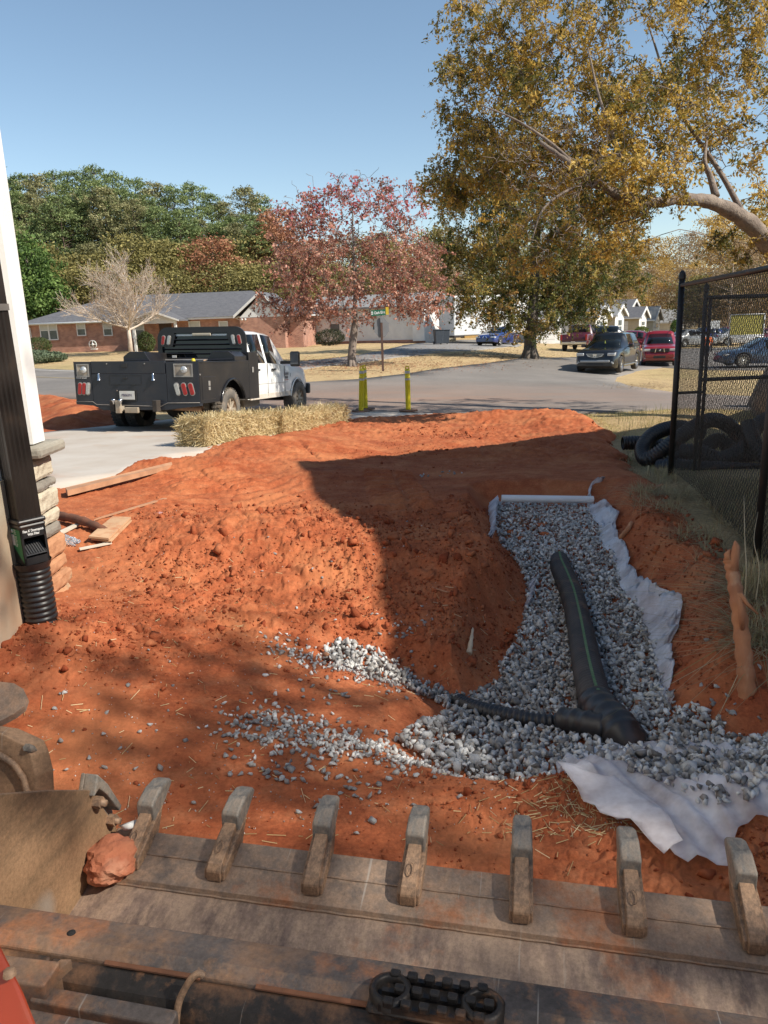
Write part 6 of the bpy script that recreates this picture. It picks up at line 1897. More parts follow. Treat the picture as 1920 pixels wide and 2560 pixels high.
# licence plate and hitch
m_ = MB(); m_.rbox((-.17, YB - .035, B0 + .14), (.30, .006, .15), .003); m_.build('licence_plate', M_PLATE, tr)
part(tr, 'plate_recess', [((-.17, YB - .012, B0 + .14), (.36, .014, .21))], M_BLACKTRIM, .01)
text('PB06391', .062, mat('plate_ink', (.12, .10, .14), (.1, .08, .12), .6), tr, (-.17, YB - .0395, B0 + .14), (R(90), 0, 0), 'lettering', .0006, 'CENTER', .001, .95)
m_ = MB(); m_.bbox(-.33, -.25, YB - .10, YB + .1, B0 - .14, B0 - .05); m_.bbox(-.335, -.245, YB - .17, YB - .10, B0 - .17, B0 + .05); o = m_.build('hitch_receiver', M_RIMDIRTY, tr); bevel(o, .008)
for x in (-.36, -.22):
    m_ = MB(); m_.lathe([(0, .07), (.03, .06), (.036, .035), (.03, .01), (.016, 0), (.016, -.03)], c=(x, YB - .17, B0 + .02), seg=12); m_.build('tow_ball', M_CHROME, tr)
part(tr, 'hitch_plate', [((-.08, YB - .05, B0 - .12), (.26, .06, .10))], M_RIMDIRTY, .01)
m_ = MB(); m_.tube([(.35, YB + .55, .50), (.95, YB + .62, .47)], .055, 14, caps=False); m_.build('exhaust_pipe', mat('rusty_exhaust', (.36, .22, .13), (.24, .13, .08), .8), tr)
# side door, latches of the right side
for x in (-1, 1):
    m_ = MB()
    y0, y1, z0, z1 = YB + .10, YB + .62, B0 + .06, B0 + .46
    m_.bbox(x * (hb + .006), x * (hb - .02), y0, y1, z0, z1); o = m_.build('side_door', M_BED, tr); bevel(o, .006)
    for (y, z, h) in ((YB + .36, B0 + .34, .09), (YB + .36, B0 + .25, .06), (YC - .33, B0 + .55, .11)):
        part(tr, 'latch', [((x * (hb + .012), y, z), (.016, .07, h))], M_BEZ, .008)
    part(tr, 'stud', [((x * (hb + .006), YB + .03, B1 - .22), (.016, .03, .03))], M_BEZ, .006); part(tr, 'stud', [((x * (hb + .006), YC - .06, B1 + .13), (.016, .04, .04))], M_BEZ, .006)
    m_ = MB(); m_.bbox(x * (hb + .004), x * (hb - .02), YB + .72 - .62 + .0, YC - .50, B1 - .030, B1 - .016); m_.build('side_bead', M_BEZ if False else M_BED, tr)
# headache rack: arch plate with louvres
m_ = MB()
out = []
W2, zt, zb = 1.0, 2.02, B1 - .05
def arch_pts(w, z0, z1, r): return [(-w, z0)] + [(-w + r - r * math.cos(a), z1 - r + r * math.sin(a)) for a in np.linspace(0, math.pi / 2, 7)] + [(w - r + r * math.sin(a), z1 - r + r * math.cos(a)) for a in np.linspace(0, math.pi / 2, 7)] + [(w, z0)]
oo = arch_pts(W2, zb, zt, .24); ii = arch_pts(W2 - .10, zb, zt - .12, .10)
V = [(p[0], YC - .07, p[1]) for p in oo] + [(p[0], YC - .07, p[1]) for p in ii] + [(p[0], YC - .02, p[1]) for p in oo] + [(p[0], YC - .02, p[1]) for p in ii]
n = len(oo); F = []
for i in range(n - 1):
    F += [(i, i + 1, n + i + 1, n + i), (2 * n + i, 3 * n + i, 3 * n + i + 1, 2 * n + i + 1), (i, 2 * n + i, 2 * n + i + 1, i + 1), (n + i, n + i + 1, 3 * n + i + 1, 3 * n + i)]
m_.add(V, F); m_.build('headache_rack', M_BED, tr)
for s_ in (-1, 1):
    m_ = MB(); m_.prism([(s_ * .90, 1.62), (s_ * .90, 1.90), (s_ * .62, 1.90), (s_ * .58, 1.86), (s_ * .66, 1.62)], 'Y', YC - .075, YC - .03); m_.build('lamp_panel', M_BED, tr)
    for k, mt in ((.86, M_REDL), (.73, M_CLEARL)):
        lamp_pill(s_ * k, YC - .082, 1.755, .082, .21, M_BEZ, 'lamp_bezel', 12 * s_); lamp_pill(s_ * k, YC - .094, 1.755, .058, .18, mt, 'rack_lamp', 12 * s_)
for k in range(5):
    z = 1.38 + k * .095
    m_ = MB(); m_.box((0, YC - .05, z), (1.78, .05, .014), Matrix.Rotation(R(-28), 3, 'X')); m_.build('louvre', M_BED, tr)
part(tr, 'third_brake_light', [((.02, YC - .08, 1.865), (.42, .03, .055))], mat('brake_lamp_cream', (.55, .48, .36), (.45, .4, .3), .4), .01)
m_ = MB(); m_.bbox(-.6, .6, YC - .035, YC - .03, 1.84, 1.875); m_.build('bright_strip', M_TW, tr)
m_ = MB(); m_.bbox(-.9, .9, YC - .02, YC - .012, 1.30, 1.90); m_.build('rear_cab_glass', M_GLASS, tr)
part(tr, 'tie_bar', [((-.1, YC - .12, 1.345), (1.5, .05, .05))], M_BEZ, .02)
part(tr, 'license_placard', [((-.62, YC - .09, 1.42), (.1, .01, .05))], M_PLATE, .003)
# things lying in the bed
def world_of(o, p): return tuple(o.matrix_world @ Vector(p))
cap = MB(); cap.lathe([(0, .07), (.03, .065), (.04, .03), (.045, 0)], seg=12)
o = cap.build('spout', mat('yellow_plastic', (.7, .55, .02), (.6, .45, .02), .5)); o.location = world_of(tr, (.38, .1, B1 - .01)); tag(o, 'small yellow spout sticking up out of the truck bed', 'spout')
cap = MB(); cap.rbox((0, 0, .03), (.28, .08, .05), .015); cap.rbox((.02, 0, .09), (.05, .04, .10), .01)
o = cap.build('wood_scrap', M_PLY); o.location = world_of(tr, (.62, .35, B1 - .02)); tag(o, 'wood scraps lying on the edge of the truck bed', 'wood')
# ------------------------------------------------------------------ foliage
def leaf_mesh(name, centres, size, aspect, material, seed, var, flat=False):
    rg = np.random.default_rng(seed); n = len(centres)
    Rm = rand_rot(n, rg)
    if flat:
        a = rg.uniform(0, 6.28, n); c, s_ = np.cos(a), np.sin(a); z = np.zeros(n); t = rg.normal(0, .18, (n, 2))
        Rm = np.stack([np.stack([c, -s_, t[:, 0]], -1), np.stack([s_, c, t[:, 1]], -1), np.stack([-t[:, 0], -t[:, 1], z + 1], -1)], 1)
    s = size * rg.uniform(.45, 1.35, n)
    q = np.array([(0, -1, 0), (.5 * aspect * 2, -.1, .12), (0, 1, 0), (-.5 * aspect * 2, -.1, .12)]) * .5
    V = np.einsum('nij,mj->nmi', Rm, q) * s[:, None, None] + centres[:, None, :]
    F = (np.arange(n) * 4)[:, None] + np.array([0, 1, 2, 3])[None]
    return npmesh(name, V.reshape(-1, 3), F, material, False, np.repeat(var, 4))
def leaf_mat(name, stops, tr=.3, rough=.6): return attr_mat(name, stops, rough, transl=tr, spec=.25)
def tip_points(blobs, seed, per_m3=None):
    """blobs: (centre, radii, count); points biased to the outside of each blob"""
    rg = np.random.default_rng(seed); out = []
    for c, r, n in blobs:
        d = rg.normal(size=(n, 3)); d /= np.linalg.norm(d, axis=1)[:, None]
        k = rg.uniform(.25, 1.0, n) ** .45 * (1 + .22 * (rg.random(n) - .5))
        out.append(np.array(c) + d * k[:, None] * np.array(r))
    return np.concatenate(out)
def limb_net(root_pts, root_rad, tips, seed, mb, r_tip=.006, seg=5, wig=.12, nmid=3, up=.25, min_r=.5):
    """grow branches from the nearest point of the growing skeleton to every tip, nearest tips first"""
    rg = np.random.default_rng(seed)
    sk = [np.array(p) for p in root_pts]; rd = list(root_rad)
    S_ = np.array(sk); Rr = np.array(rd)
    o = np.array(root_pts)
    d0 = np.min(np.linalg.norm(tips[:, None, :] - S_[None], axis=2), axis=1)
    paths = []
    for i in np.argsort(d0):
        t = tips[i]
        dv = np.linalg.norm(S_ - t, axis=1) + np.clip(S_[:, 2] - t[2], 0, None) * .8
        j = int(np.argmin(dv + .35 / (Rr + .02) * .02))
        a = S_[j]; L = np.linalg.norm(t - a)
        if L < 1e-3: continue
        mid = [a + (t - a) * f + rg.normal(0, wig * L * .5, 3) * math.sin(math.pi * f) + np.array([0, 0, up * L * math.sin(math.pi * f) * .5]) for f in np.linspace(0, 1, nmid + 2)[1:-1]]
        pth = [a] + mid + [t]
        r0 = min(Rr[j] * .78, .008 + .026 * L); r0 = max(r0, r_tip * 1.3)
        rads = [r0 + (r_tip - r0) * k / (len(pth) - 1) for k in range(len(pth))]
        mb.tube(pth, rads, seg if r0 > .03 else 3, caps=False)
        S_ = np.concatenate([S_, np.array(pth[1:])]); Rr = np.concatenate([Rr, rads[1:]])
    return S_
def tree(name, base, trunk, blobs, bark, leafm, nleaf, lsize, spread, seed, label, cat='tree', group=None, aspect=.5, r_tip=.008, extra_bare=None, up=.25, varf=None, wig=.12, seg=5, colour_noise=.9, sub_=0):
    """trunk: list of (point, radius) absolute"""
    o = empty(name, tuple(float(v) for v in base), label=label, cat=cat, group=group)
    base = np.array(base, float)
    tp = [np.array(p) - base for p, r in trunk]; tr_ = [r for p, r in trunk]
    m_ = MB()
    path = crom(tp, 5); rr = np.interp(np.linspace(0, 1, len(path)), np.linspace(0, 1, len(tr_)), tr_)
    m_.tube([p + RNG.normal(0, .01, 3) for p in path], list(rr), 12)
    # root flare
    if len(tr_) > 1:
        for k in range(6):
            a = k * math.pi / 3 + RNG.uniform(-.3, .3); r0 = tr_[0]
            m_.tube([tp[0] + np.array([math.cos(a) * r0 * .3, math.sin(a) * r0 * .3, r0 * 2.2]), tp[0] + np.array([math.cos(a) * r0 * .85, math.sin(a) * r0 * .85, r0 * .8]), tp[0] + np.array([math.cos(a) * r0 * 1.5, math.sin(a) * r0 * 1.5, -r0 * .4])], [r0 * .45, r0 * .42, r0 * .2], 6)
    m_.build('trunk', bark, o)
    B = [(np.array(c) - base, r, n) for c, r, n in blobs]
    tips = tip_points(B, seed)
    m2 = MB()
    st = int(len(path) * .35)
    sk = limb_net(path[st:], rr[st:], tips, seed + 1, m2, r_tip, seg, wig, up=up)
    if extra_bare is not None:
        Bb = [(np.array(c) - base, r, n) for c, r, n in extra_bare]
        limb_net(list(sk[::7]) + path[st:], [.03] * (len(sk[::7]) + len(path[st:])), tip_points(Bb, seed + 9), seed + 5, m2, r_tip * .7, 3, wig * 1.6)
    m2.build('limbs', bark, o)
    if nleaf:
        rg = np.random.default_rng(seed + 3)
        n = nleaf
        cidx = np.repeat(np.arange(len(tips)), n)
        c = tips[cidx] + rg.normal(0, 1, (len(cidx), 3)) * spread * np.array([1, 1, .75]) * rg.uniform(.5, 1.3, len(tips))[cidx][:, None]
        cv = rg.random(len(tips))
        v = np.clip(.5 + (cv[cidx] - .5) * colour_noise + rg.normal(0, .16, len(c)), 0, 1)
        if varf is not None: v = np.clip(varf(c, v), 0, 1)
        if sub_:
            # leaves sit along small twigs that spring from every branch tip
            nt_ = len(tips); dr = rg.normal(size=(nt_, sub_, 3)) + np.array([0, 0, -.15]); dr /= np.linalg.norm(dr, axis=2)[..., None]
            ln = spread * rg.uniform(1.0, 2.4, (nt_, sub_))
            pick = rg.integers(0, sub_, len(cidx)); tt = rg.random(len(cidx)) ** .6
            sag = np.zeros((len(cidx), 3)); sag[:, 2] = -.25 * tt ** 2 * ln[cidx, pick]
            c = tips[cidx] + dr[cidx, pick] * (ln[cidx, pick] * tt)[:, None] + sag + rg.normal(0, 1, (len(cidx), 3)) * lsize * .38
            a0 = np.repeat(tips, sub_, axis=0); d1 = dr.reshape(-1, 3); l1 = ln.reshape(-1, 1)
            mid = a0 + d1 * l1 * .5; mid[:, 2] -= .0625 * l1[:, 0]; end = a0 + d1 * l1; end[:, 2] -= .25 * l1[:, 0]
            sd_ = np.cross(d1, [0, 0, 1.0]); sd_ /= np.linalg.norm(sd_, axis=1)[:, None] + 1e-9; up_ = np.cross(sd_, d1)
            w_ = r_tip * .8
            ring = lambda p, k: [p + (sd_ * math.cos(a) + up_ * math.sin(a)) * w_ * k for a in (0, 2.09, 4.19)]
            VV = np.stack(ring(a0, 1) + ring(mid, .75) + ring(end, .35), 1).reshape(-1, 3)
            ff = np.array([(0, 1, 4, 3), (1, 2, 5, 4), (2, 0, 3, 5), (3, 4, 7, 6), (4, 5, 8, 7), (5, 3, 6, 8)])
            FF = (ff[None] + (np.arange(len(a0)) * 9)[:, None, None]).reshape(-1, 4)
            tag(link('twigs', npmesh('twigs', VV, FF, bark), o), kind='stuff')
        link('crown', leaf_mesh('crown', c, lsize, aspect, leafm, seed + 4, v), o)
    return o
M_BARK = mat('grey_bark', (.17, .14, .11), (.085, .068, .055), .95, 0, 5, 8, 1.0, .03, stretch=(1, 1, .25), c3=(.26, .23, .19), s3=8)
M_BARKPALE = mat('pale_bark', (.58, .49, .40), (.44, .36, .29), .9, 0, 5, 8, .6, .02)
M_BARKLIMB = mat('limb_bark', (.30, .24, .19), (.17, .13, .105), .95, 0, 4, 8, 1.0, .03, c3=(.15, .12, .10), s3=9)
M_BARKPINE = mat('pine_bark', (.16, .11, .08), (.10, .07, .055), .95, 0, 3, bmp=.6)

def pxr(px_, zd): return px_ * zd / FPX
def blob(px, py, zd, rx, ry, n, rz=None): return (P(px, py, zd), (pxr(rx, zd), pxr(rz if rz else (rx + ry) / 2, zd), pxr(ry, zd)), n)

# the near oak on the right: trunk behind the fence, arched limb, branches over the road
L_OAKNEAR = leaf_mat('golden_oak_leaves', [(0, (.09, .09, .025)), (.2, (.17, .165, .042)), (.45, (.37, .26, .052)), (.7, (.60, .385, .075)), (1, (.74, .54, .17))], .42)
z0 = 14.8
_tb = GP(1925, 1020); _tb = np.array([_tb[0], _tb[1], float(G(_tb[0], _tb[1])) - .15])
trk = [(_tb, .38), (P(1930, 1000, z0), .35), (P(1958, 935, z0), .33), (P(1995, 830, z0), .31), (P(2015, 720, z0 + .2), .27), (P(2030, 560, z0 + .4), .25), (P(2020, 330, z0 + .6), .18), (P(1960, 60, z0 + .8), .12), (P(1900, -220, z0 + 1), .07)]
near = tree('oak_tree', _tb, trk, [
    blob(1640, 330, 13.6, 190, 130, 90), blob(1430, 300, 14.6, 200, 150, 110), blob(1240, 220, 16.0, 150, 140, 95), blob(1190, 400, 16.2, 110, 110, 70), blob(1110, 480, 16.4, 60, 60, 18), blob(1330, 430, 15.2, 150, 110, 55), blob(1560, 460, 12.8, 170, 70, 55),
    blob(1200, 90, 16.2, 110, 110, 40), blob(1380, 90, 15.4, 150, 110, 50), blob(1600, 120, 14.2, 180, 130, 46), blob(1800, 90, 14.6, 170, 150, 58), blob(1850, 300, 14.6, 130, 120, 34), blob(1880, 20, 13.6, 120, 120, 26), blob(1840, 590, 14.5, 110, 55, 16), blob(1900, 450, 15, 90, 70, 12),
    blob(1450, -120, 14, 350, 160, 50), blob(1850, -180, 15, 250, 160, 40), blob(1300, 600, 14.2, 110, 80, 16), blob(1500, 580, 14, 120, 60, 16), blob(2200, 200, 15, 250, 300, 70)],
    M_BARKLIMB, L_OAKNEAR, 98, .084, .20, 101, 'large golden oak leaning in from the right with a thick arched limb', 'tree', aspect=.42, r_tip=.007, sub_=6,
    extra_bare=[blob(1390, 390, 12.0, 180, 100, 190), blob(1370, 540, 12.2, 110, 120, 80), blob(1550, 560, 13, 100, 80, 40)], wig=.14)
m_ = MB(); b0 = np.array(near.location)
arch = [(2018, 745, z0 + .1, .20), (1955, 665, z0 - .2, .185), (1903, 590, z0 - .6, .165), (1848, 540, z0 - 1.0, .145), (1785, 508, z0 - 1.3, .12), (1715, 497, z0 - 1.6, .10), (1640, 507, z0 - 1.8, .08), (1570, 497, z0 - 1.9, .09), (1490, 455, z0 - 2, .065), (1420, 405, z0 - 2.0, .045), (1350, 352, z0 - 2, .03)]
ap = crom([np.concatenate([P(a, b, c) - b0, [r]]) for a, b, c, r in arch], 6)
m_.tube([p[:3] + RNG.normal(0, .008, 3) for p in ap], [p[3] * (1 + .06 * math.sin(i * 1.3)) for i, p in enumerate(ap)], 12)
m_.build('arched_limb', M_BARKLIMB, near)
m_ = MB()
for pts, r0 in (([(1790, 492, z0 - 1.3), (1775, 440, z0 - 1.2), (1762, 400, z0 - 1.2), (1770, 330, z0 - 1)], .07), ([(1520, 470, z0 - 1.95), (1440, 468, z0 - 2.1), (1360, 520, z0 - 2.3), (1330, 600, z0 - 2.3)], .035), ([(1640, 503, z0 - 1.8), (1600, 540, z0 - 1.8), (1540, 560, z0 - 1.8)], .03),
                ([(1455, 430, z0 - 2), (1380, 360, z0 - 2), (1290, 300, z0 - 2), (1200, 262, z0 - 2)], .035), ([(1570, 497, z0 - 1.9), (1540, 360, z0 - 1.7), (1500, 250, z0 - 1.6), (1470, 120, z0 - 1.4)], .05), ([(1860, 540, z0 - .9), (1800, 430, z0 - .7), (1690, 260, z0 - .6), (1620, 60, z0 - .4)], .06)):
    pp = crom([P(*p) - b0 for p in pts], 5); m_.tube(pp, [r0 * (1 - .8 * i / len(pp)) for i in range(len(pp))], 8)
m_.build('side_limbs', M_BARKLIMB, near, kind='stuff')

# the oak at the bend of the side street
L_OAKFAR = leaf_mat('olive_oak_leaves', [(0, (.06, .085, .024)), (.3, (.14, .155, .042)), (.55, (.27, .23, .06)), (.8, (.42, .31, .08)), (1, (.50, .29, .10))], .35)
gb = GP(1325, 897); zo = proj(gb)[2]
tree('oak_tree', gb, [(gb - [0, 0, .2], .38), (P(1326, 850, zo), .31), (P(1332, 780, zo), .28), (P(1340, 650, zo), .2), (P(1350, 500, zo), .1)],
     [blob(1330, 760, zo, 165, 62, 110), blob(1200, 740, zo - 1, 90, 70, 50), blob(1450, 730, zo, 110, 65, 62), blob(1560, 680, zo, 75, 55, 30), blob(1320, 620, zo, 210, 110, 150), blob(1200, 560, zo, 120, 110, 70), blob(1470, 580, zo, 130, 110, 70), blob(1350, 430, zo, 180, 100, 70), blob(1330, 820, zo - 1, 60, 24, 12), blob(1120, 650, zo, 40, 60, 14), blob(1180, 470, zo, 110, 70, 44), blob(1530, 520, zo, 110, 80, 44), blob(1350, 500, zo - 2, 170, 70, 60)],
     M_BARK, L_OAKFAR, 115, .145, .46, 201, 'dense olive and gold oak on the dry lawn at the bend of the side street', 'tree', aspect=.5, r_tip=.012, sub_=5)

M_BARKPEAR = mat('pear_bark', (.24, .19, .155), (.14, .11, .09), .9, 0, 5, 8, .8, .02)
# red pear tree behind the stop sign
L_RED = leaf_mat('red_pear_leaves', [(0, (.20, .09, .06)), (.3, (.42, .18, .13)), (.55, (.60, .30, .21)), (.8, (.68, .43, .31)), (1, (.60, .13, .17))], .38)
gb = GP(880, 917); zr_ = proj(gb)[2]
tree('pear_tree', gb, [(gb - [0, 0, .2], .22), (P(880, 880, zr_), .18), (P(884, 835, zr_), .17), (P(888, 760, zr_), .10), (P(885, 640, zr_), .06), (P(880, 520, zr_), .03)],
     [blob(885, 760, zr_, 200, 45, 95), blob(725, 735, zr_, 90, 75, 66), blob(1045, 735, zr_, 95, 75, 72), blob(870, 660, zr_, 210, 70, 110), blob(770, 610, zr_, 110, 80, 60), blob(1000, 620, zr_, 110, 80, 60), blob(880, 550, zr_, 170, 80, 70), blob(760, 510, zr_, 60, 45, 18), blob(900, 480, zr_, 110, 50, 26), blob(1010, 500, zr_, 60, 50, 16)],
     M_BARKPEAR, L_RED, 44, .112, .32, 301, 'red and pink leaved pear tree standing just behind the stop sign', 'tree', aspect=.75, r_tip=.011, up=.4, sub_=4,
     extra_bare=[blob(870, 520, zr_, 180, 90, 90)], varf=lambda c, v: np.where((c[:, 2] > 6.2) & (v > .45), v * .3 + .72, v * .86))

# bare pale tree in front of the brick house
gb = GP(328, 886); zb_ = proj(gb)[2]
L_TAN = leaf_mat('tan_leaves', [(0, (.30, .15, .06)), (1, (.48, .28, .13))], .3)
bt = empty('bare_tree', tuple(gb), label='pale bare-branched tree in front of the brick house', cat='tree')
m_ = MB(); hb_ = P(330, 812, zb_)[2] - gb[2]
m_.tube([(0, 0, -.2), (.02, 0, hb_ * .5), (0, .03, hb_)], [.17, .14, .13], 10); m_.build('trunk', M_BARKPALE, bt)
m_ = MB(); br = random.Random(5); ends = []
def grow(p, d, L, r, dep_):
    n = 4; pts = [p]; dd = d.copy()
    for k in range(n):
        dd = (dd + Vector((br.gauss(0, .07), br.gauss(0, .07), .035))).normalized(); pts.append(pts[-1] + dd * L / n)
    m_.tube(pts, [max(r * (1 - .6 * k / n), .009) for k in range(n + 1)], 6 if dep_ < 2 else 3, caps=False)
    if dep_ == 4: ends.append(np.array(pts[-1])); return
    for k in range([5, 5, 4, 3][dep_]):
        t = br.uniform(.3, 1.0); q = pts[min(n, int(t * n))]
        a = Vector((br.gauss(0, 1), br.gauss(0, 1), br.gauss(.1, .6))); a = (a - dd * a.dot(dd)).normalized()
        nd = (dd * math.cos(R(32)) + a * math.sin(R(br.uniform(22, 44)))).normalized()
        grow(q, nd, L * br.uniform(.48, .72), r * .5, dep_ + 1)
for k in range(10):
    a = k * .628 + br.uniform(-.3, .3); e_ = R(br.uniform(22, 82)) if k else R(8)
    grow(Vector((0, 0, hb_ * br.uniform(.8, 1.0))), Vector((math.cos(a) * math.sin(e_), math.sin(a) * math.sin(e_), math.cos(e_))), br.uniform(2.5, 3.4), .075, 0)
m_.build('limbs', M_BARKPALE, bt)
ends = np.array(ends); ek = ends[RNG.random(len(ends)) < .5] if len(ends) > 10 else ends
link('crown', leaf_mesh('crown', np.repeat(ek, 2, axis=0) + RNG.normal(0, .12, (len(ek) * 2, 3)), .09, .6, L_TAN, 3, RNG.random(len(ek) * 2)), bt)

# ---- wood: a few tree kinds, copied
def crown_tree(name, h, crown0, rad, ntips, nleaf, lsize, leafm, bark, seed, conic=False, top=None, spread=.6, aspect=.5, trunk_r=.22):
    o = bpy.data.objects.new(name, None); COL.objects.link(o)
    rg = np.random.default_rng(seed)
    m_ = MB(); lean = rg.normal(0, .25, 2)
    pts = [np.array([lean[0] * t * t * 2, lean[1] * t * t * 2, h * t * .96]) for t in np.linspace(0, 1, 7)]
    m_.tube(pts, [trunk_r * (1 - .8 * t) for t in np.linspace(0, 1, 7)], 7, caps=False)
    t = rg.random(ntips); z = crown0 * h + (1 - crown0) * h * t
    if conic: rr = rad * (1 - t) ** .8 + .3
    else: rr = rad * np.sqrt(np.clip(1 - (2 * t - .9) ** 2 / 1.25, .08, 1))
    a = rg.uniform(0, 2 * math.pi, ntips); k = rg.uniform(.25, 1.05, ntips) ** .6
    # lobes
    k = k * (1 + .25 * np.sin(a * 3 + z * .9 + seed))
    tips = np.stack([np.cos(a) * rr * k + lean[0] * 1.2 * t, np.sin(a) * rr * k + lean[1] * 1.2 * t, z], 1)
    for q in tips[:int(ntips * .3)]:
        s_ = np.array([lean[0] * .8 * q[2] / h, lean[1] * .8 * q[2] / h, max(crown0 * h * .8, q[2] - np.hypot(q[0], q[1]) * .45)])
        m_.tube([s_, (s_ + q) / 2 + np.array([0, 0, .15]), q], [.06, .04, .015], 3, caps=False)
    m_.build('trunk', bark, o)
    ci = np.repeat(np.arange(ntips), nleaf)
    c = tips[ci] + rg.normal(0, 1, (len(ci), 3)) * spread * np.array([1, 1, .5 if not conic else .7])
    v = np.clip(rg.random(ntips)[ci] * .7 + .15 + rg.normal(0, .15, len(ci)), 0, 1)
    link('crown', leaf_mesh('crown', c, lsize, aspect, leafm, seed + 1, v), o)
    return o
def greens(name, a, b, c, tr=.2): return leaf_mat(name, [(0, a), (.5, b), (1, c)], tr)
L_PINE = greens('pine_needles', (.10, .105, .05), (.25, .24, .11), (.42, .39, .20))
L_PINE2 = greens('bright_pine_needles', (.07, .10, .042), (.18, .235, .088), (.33, .38, .155))
L_OLIVE = greens('olive_leaves', (.11, .10, .038), (.25, .22, .075), (.40, .33, .12))
L_RUST = greens('rust_leaves', (.20, .085, .045), (.36, .16, .085), (.48, .25, .14))
L_YEL = greens('yellow_leaves', (.30, .19, .05), (.54, .36, .10), (.68, .50, .19), .35)
L_BRN = greens('brown_leaves', (.20, .14, .08), (.34, .24, .14), (.45, .33, .20))
L_HOLLY = greens('holly_leaves', (.035, .065, .018), (.10, .17, .04), (.20, .29, .08))
kinds = {
    'pine_tree': [crown_tree('pine_tree', 25, .40, 3.3, 210, 40, .36, L_PINE if s % 2 else L_PINE2, M_BARKPINE, 500 + s, spread=.36, aspect=.42) for s in range(5)],
    'olive_tree': [crown_tree('broadleaf_tree', 14, .25, 4.2, 170, 42, .42, L_OLIVE, M_BARK, 540 + s, spread=.75) for s in range(3)],
    'rust_tree': [crown_tree('broadleaf_tree', 15, .25, 4.0, 150, 42, .40, L_RUST, M_BARK, 560 + s, spread=.7) for s in range(2)],
    'yellow_tree': [crown_tree('broadleaf_tree', 19, .12, 4.4, 190, 40, .40, L_YEL, M_BARKPALE, 580 + s, spread=.8) for s in range(3)],
    'brown_tree': [crown_tree('broadleaf_tree', 19, .15, 4.4, 170, 30, .36, L_BRN, M_BARKPALE, 600 + s, spread=.8) for s in range(3)],
}
for ks in kinds.values():
    for k in ks: k.location = (0, -800, -100)
_used = {}
trg = np.random.default_rng(900)
LAB = {'pine_tree': ('tall green pine in the wood behind the houses', 'pine trees of the wood'), 'olive_tree': ('rounded olive-green tree at the edge of the wood', 'olive green trees along the wood edge'),
       'rust_tree': ('rust-brown tree among the greens of the wood', 'rust brown trees in the wood'), 'yellow_tree': ('yellow-leaved autumn tree in the far wood', 'yellow autumn trees in the far wood'), 'brown_tree': ('thin brown half-bare tree in the far wood', 'half-bare brown trees in the far wood')}
_kmap = {}
for c in COL.objects:
    if c.parent is not None: _kmap.setdefault(c.parent.name, []).append(c)
def plant(kind, px, zd, top_py, label=None, wide=1.0):
    src = kinds[kind][trg.integers(0, len(kinds[kind]))]
    b_ = P(px, 850, zd); gz = float(G(b_[0], b_[1]))
    H0 = {'pine_tree': 25, 'olive_tree': 14.5, 'rust_tree': 15.5, 'yellow_tree': 19.5, 'brown_tree': 19.5}[kind]
    topz = P(px, top_py, zd)[2]
    s = (topz - gz) / H0
    if src.name not in _used: o = src; _used[src.name] = 1
    else: o = copy_tree(src, None, _kmap)
    o.location = (b_[0], b_[1], gz - .2); o.scale = (s ** .5 * wide, s ** .5 * wide, s); o.rotation_euler = (0, 0, trg.uniform(0, 6.28))
    lab, grp = LAB[kind]
    tag(o, label or lab, 'tree', None if label else grp)
    return o
# skyline of pines on the left
sky_l = [(10, 450), (55, 436), (105, 452), (150, 452), (195, 445), (235, 445), (285, 432), (330, 448), (375, 462), (420, 470), (465, 478), (510, 472), (550, 496), (590, 515), (640, 482), (665, 500)]
for i, (x, y) in enumerate(sky_l):
    plant('pine_tree', x + trg.uniform(-6, 6), trg.uniform(100, 112), y)
for i in range(24):
    x = -60 + i * 31 + trg.uniform(-10, 10)
    y0 = np.interp(x, [p[0] for p in sky_l], [p[1] for p in sky_l])
    plant('pine_tree', x, trg.uniform(90, 98), y0 + trg.uniform(28, 75))
for i in range(15):
    x = 40 + i * 42 + trg.uniform(-12, 12)
    plant('pine_tree' if x < 330 and i % 2 else 'olive_tree', x, trg.uniform(80, 87), trg.uniform(575, 640))
for i in range(12): plant('olive_tree', 120 + i * 55 + trg.uniform(-10, 10), trg.uniform(74, 79), trg.uniform(640, 690))
plant('rust_tree', 545, 78, 590, 'rust-coloured tree standing out against the pines left of the pear tree')
plant('rust_tree', 715, 100, 520); plant('rust_tree', 700, 85, 560)
plant('pine_tree', 655, 84, 560)
# wood behind the pear tree and the oaks
for i in range(9): plant(['brown_tree', 'olive_tree', 'yellow_tree', 'brown_tree'][i % 4], 690 + i * 52 + trg.uniform(-12, 12), trg.uniform(100, 112), trg.uniform(560, 600))
for i in range(8): plant(['olive_tree', 'brown_tree'][i % 2], 730 + i * 55, trg.uniform(84, 92), trg.uniform(640, 680))
for i in range(9): plant(['olive_tree', 'pine_tree', 'brown_tree'][i % 3], 1090 + i * 55, trg.uniform(105, 120), trg.uniform(560, 640))
for i in range(12): plant(['yellow_tree', 'yellow_tree', 'brown_tree'][i % 3], 1500 + i * 42 + trg.uniform(-10, 10), trg.uniform(150, 170), trg.uniform(560, 600) if i < 6 else trg.uniform(520, 560))
for i in range(12): plant(['yellow_tree', 'brown_tree', 'yellow_tree', 'brown_tree'][i % 4], 1480 + i * 44 + trg.uniform(-10, 10), trg.uniform(136, 146), trg.uniform(640, 690))
for i in range(8): plant(['brown_tree', 'olive_tree', 'brown_tree'][i % 3], 1710 + i * 36, trg.uniform(92, 104), trg.uniform(590, 690))
for i in range(22): plant(['pine_tree', 'olive_tree', 'brown_tree'][i % 3], [-500 + i * 40, 1950 + (i - 11) * 60][i >= 11], trg.uniform(100, 130), trg.uniform(480, 600))
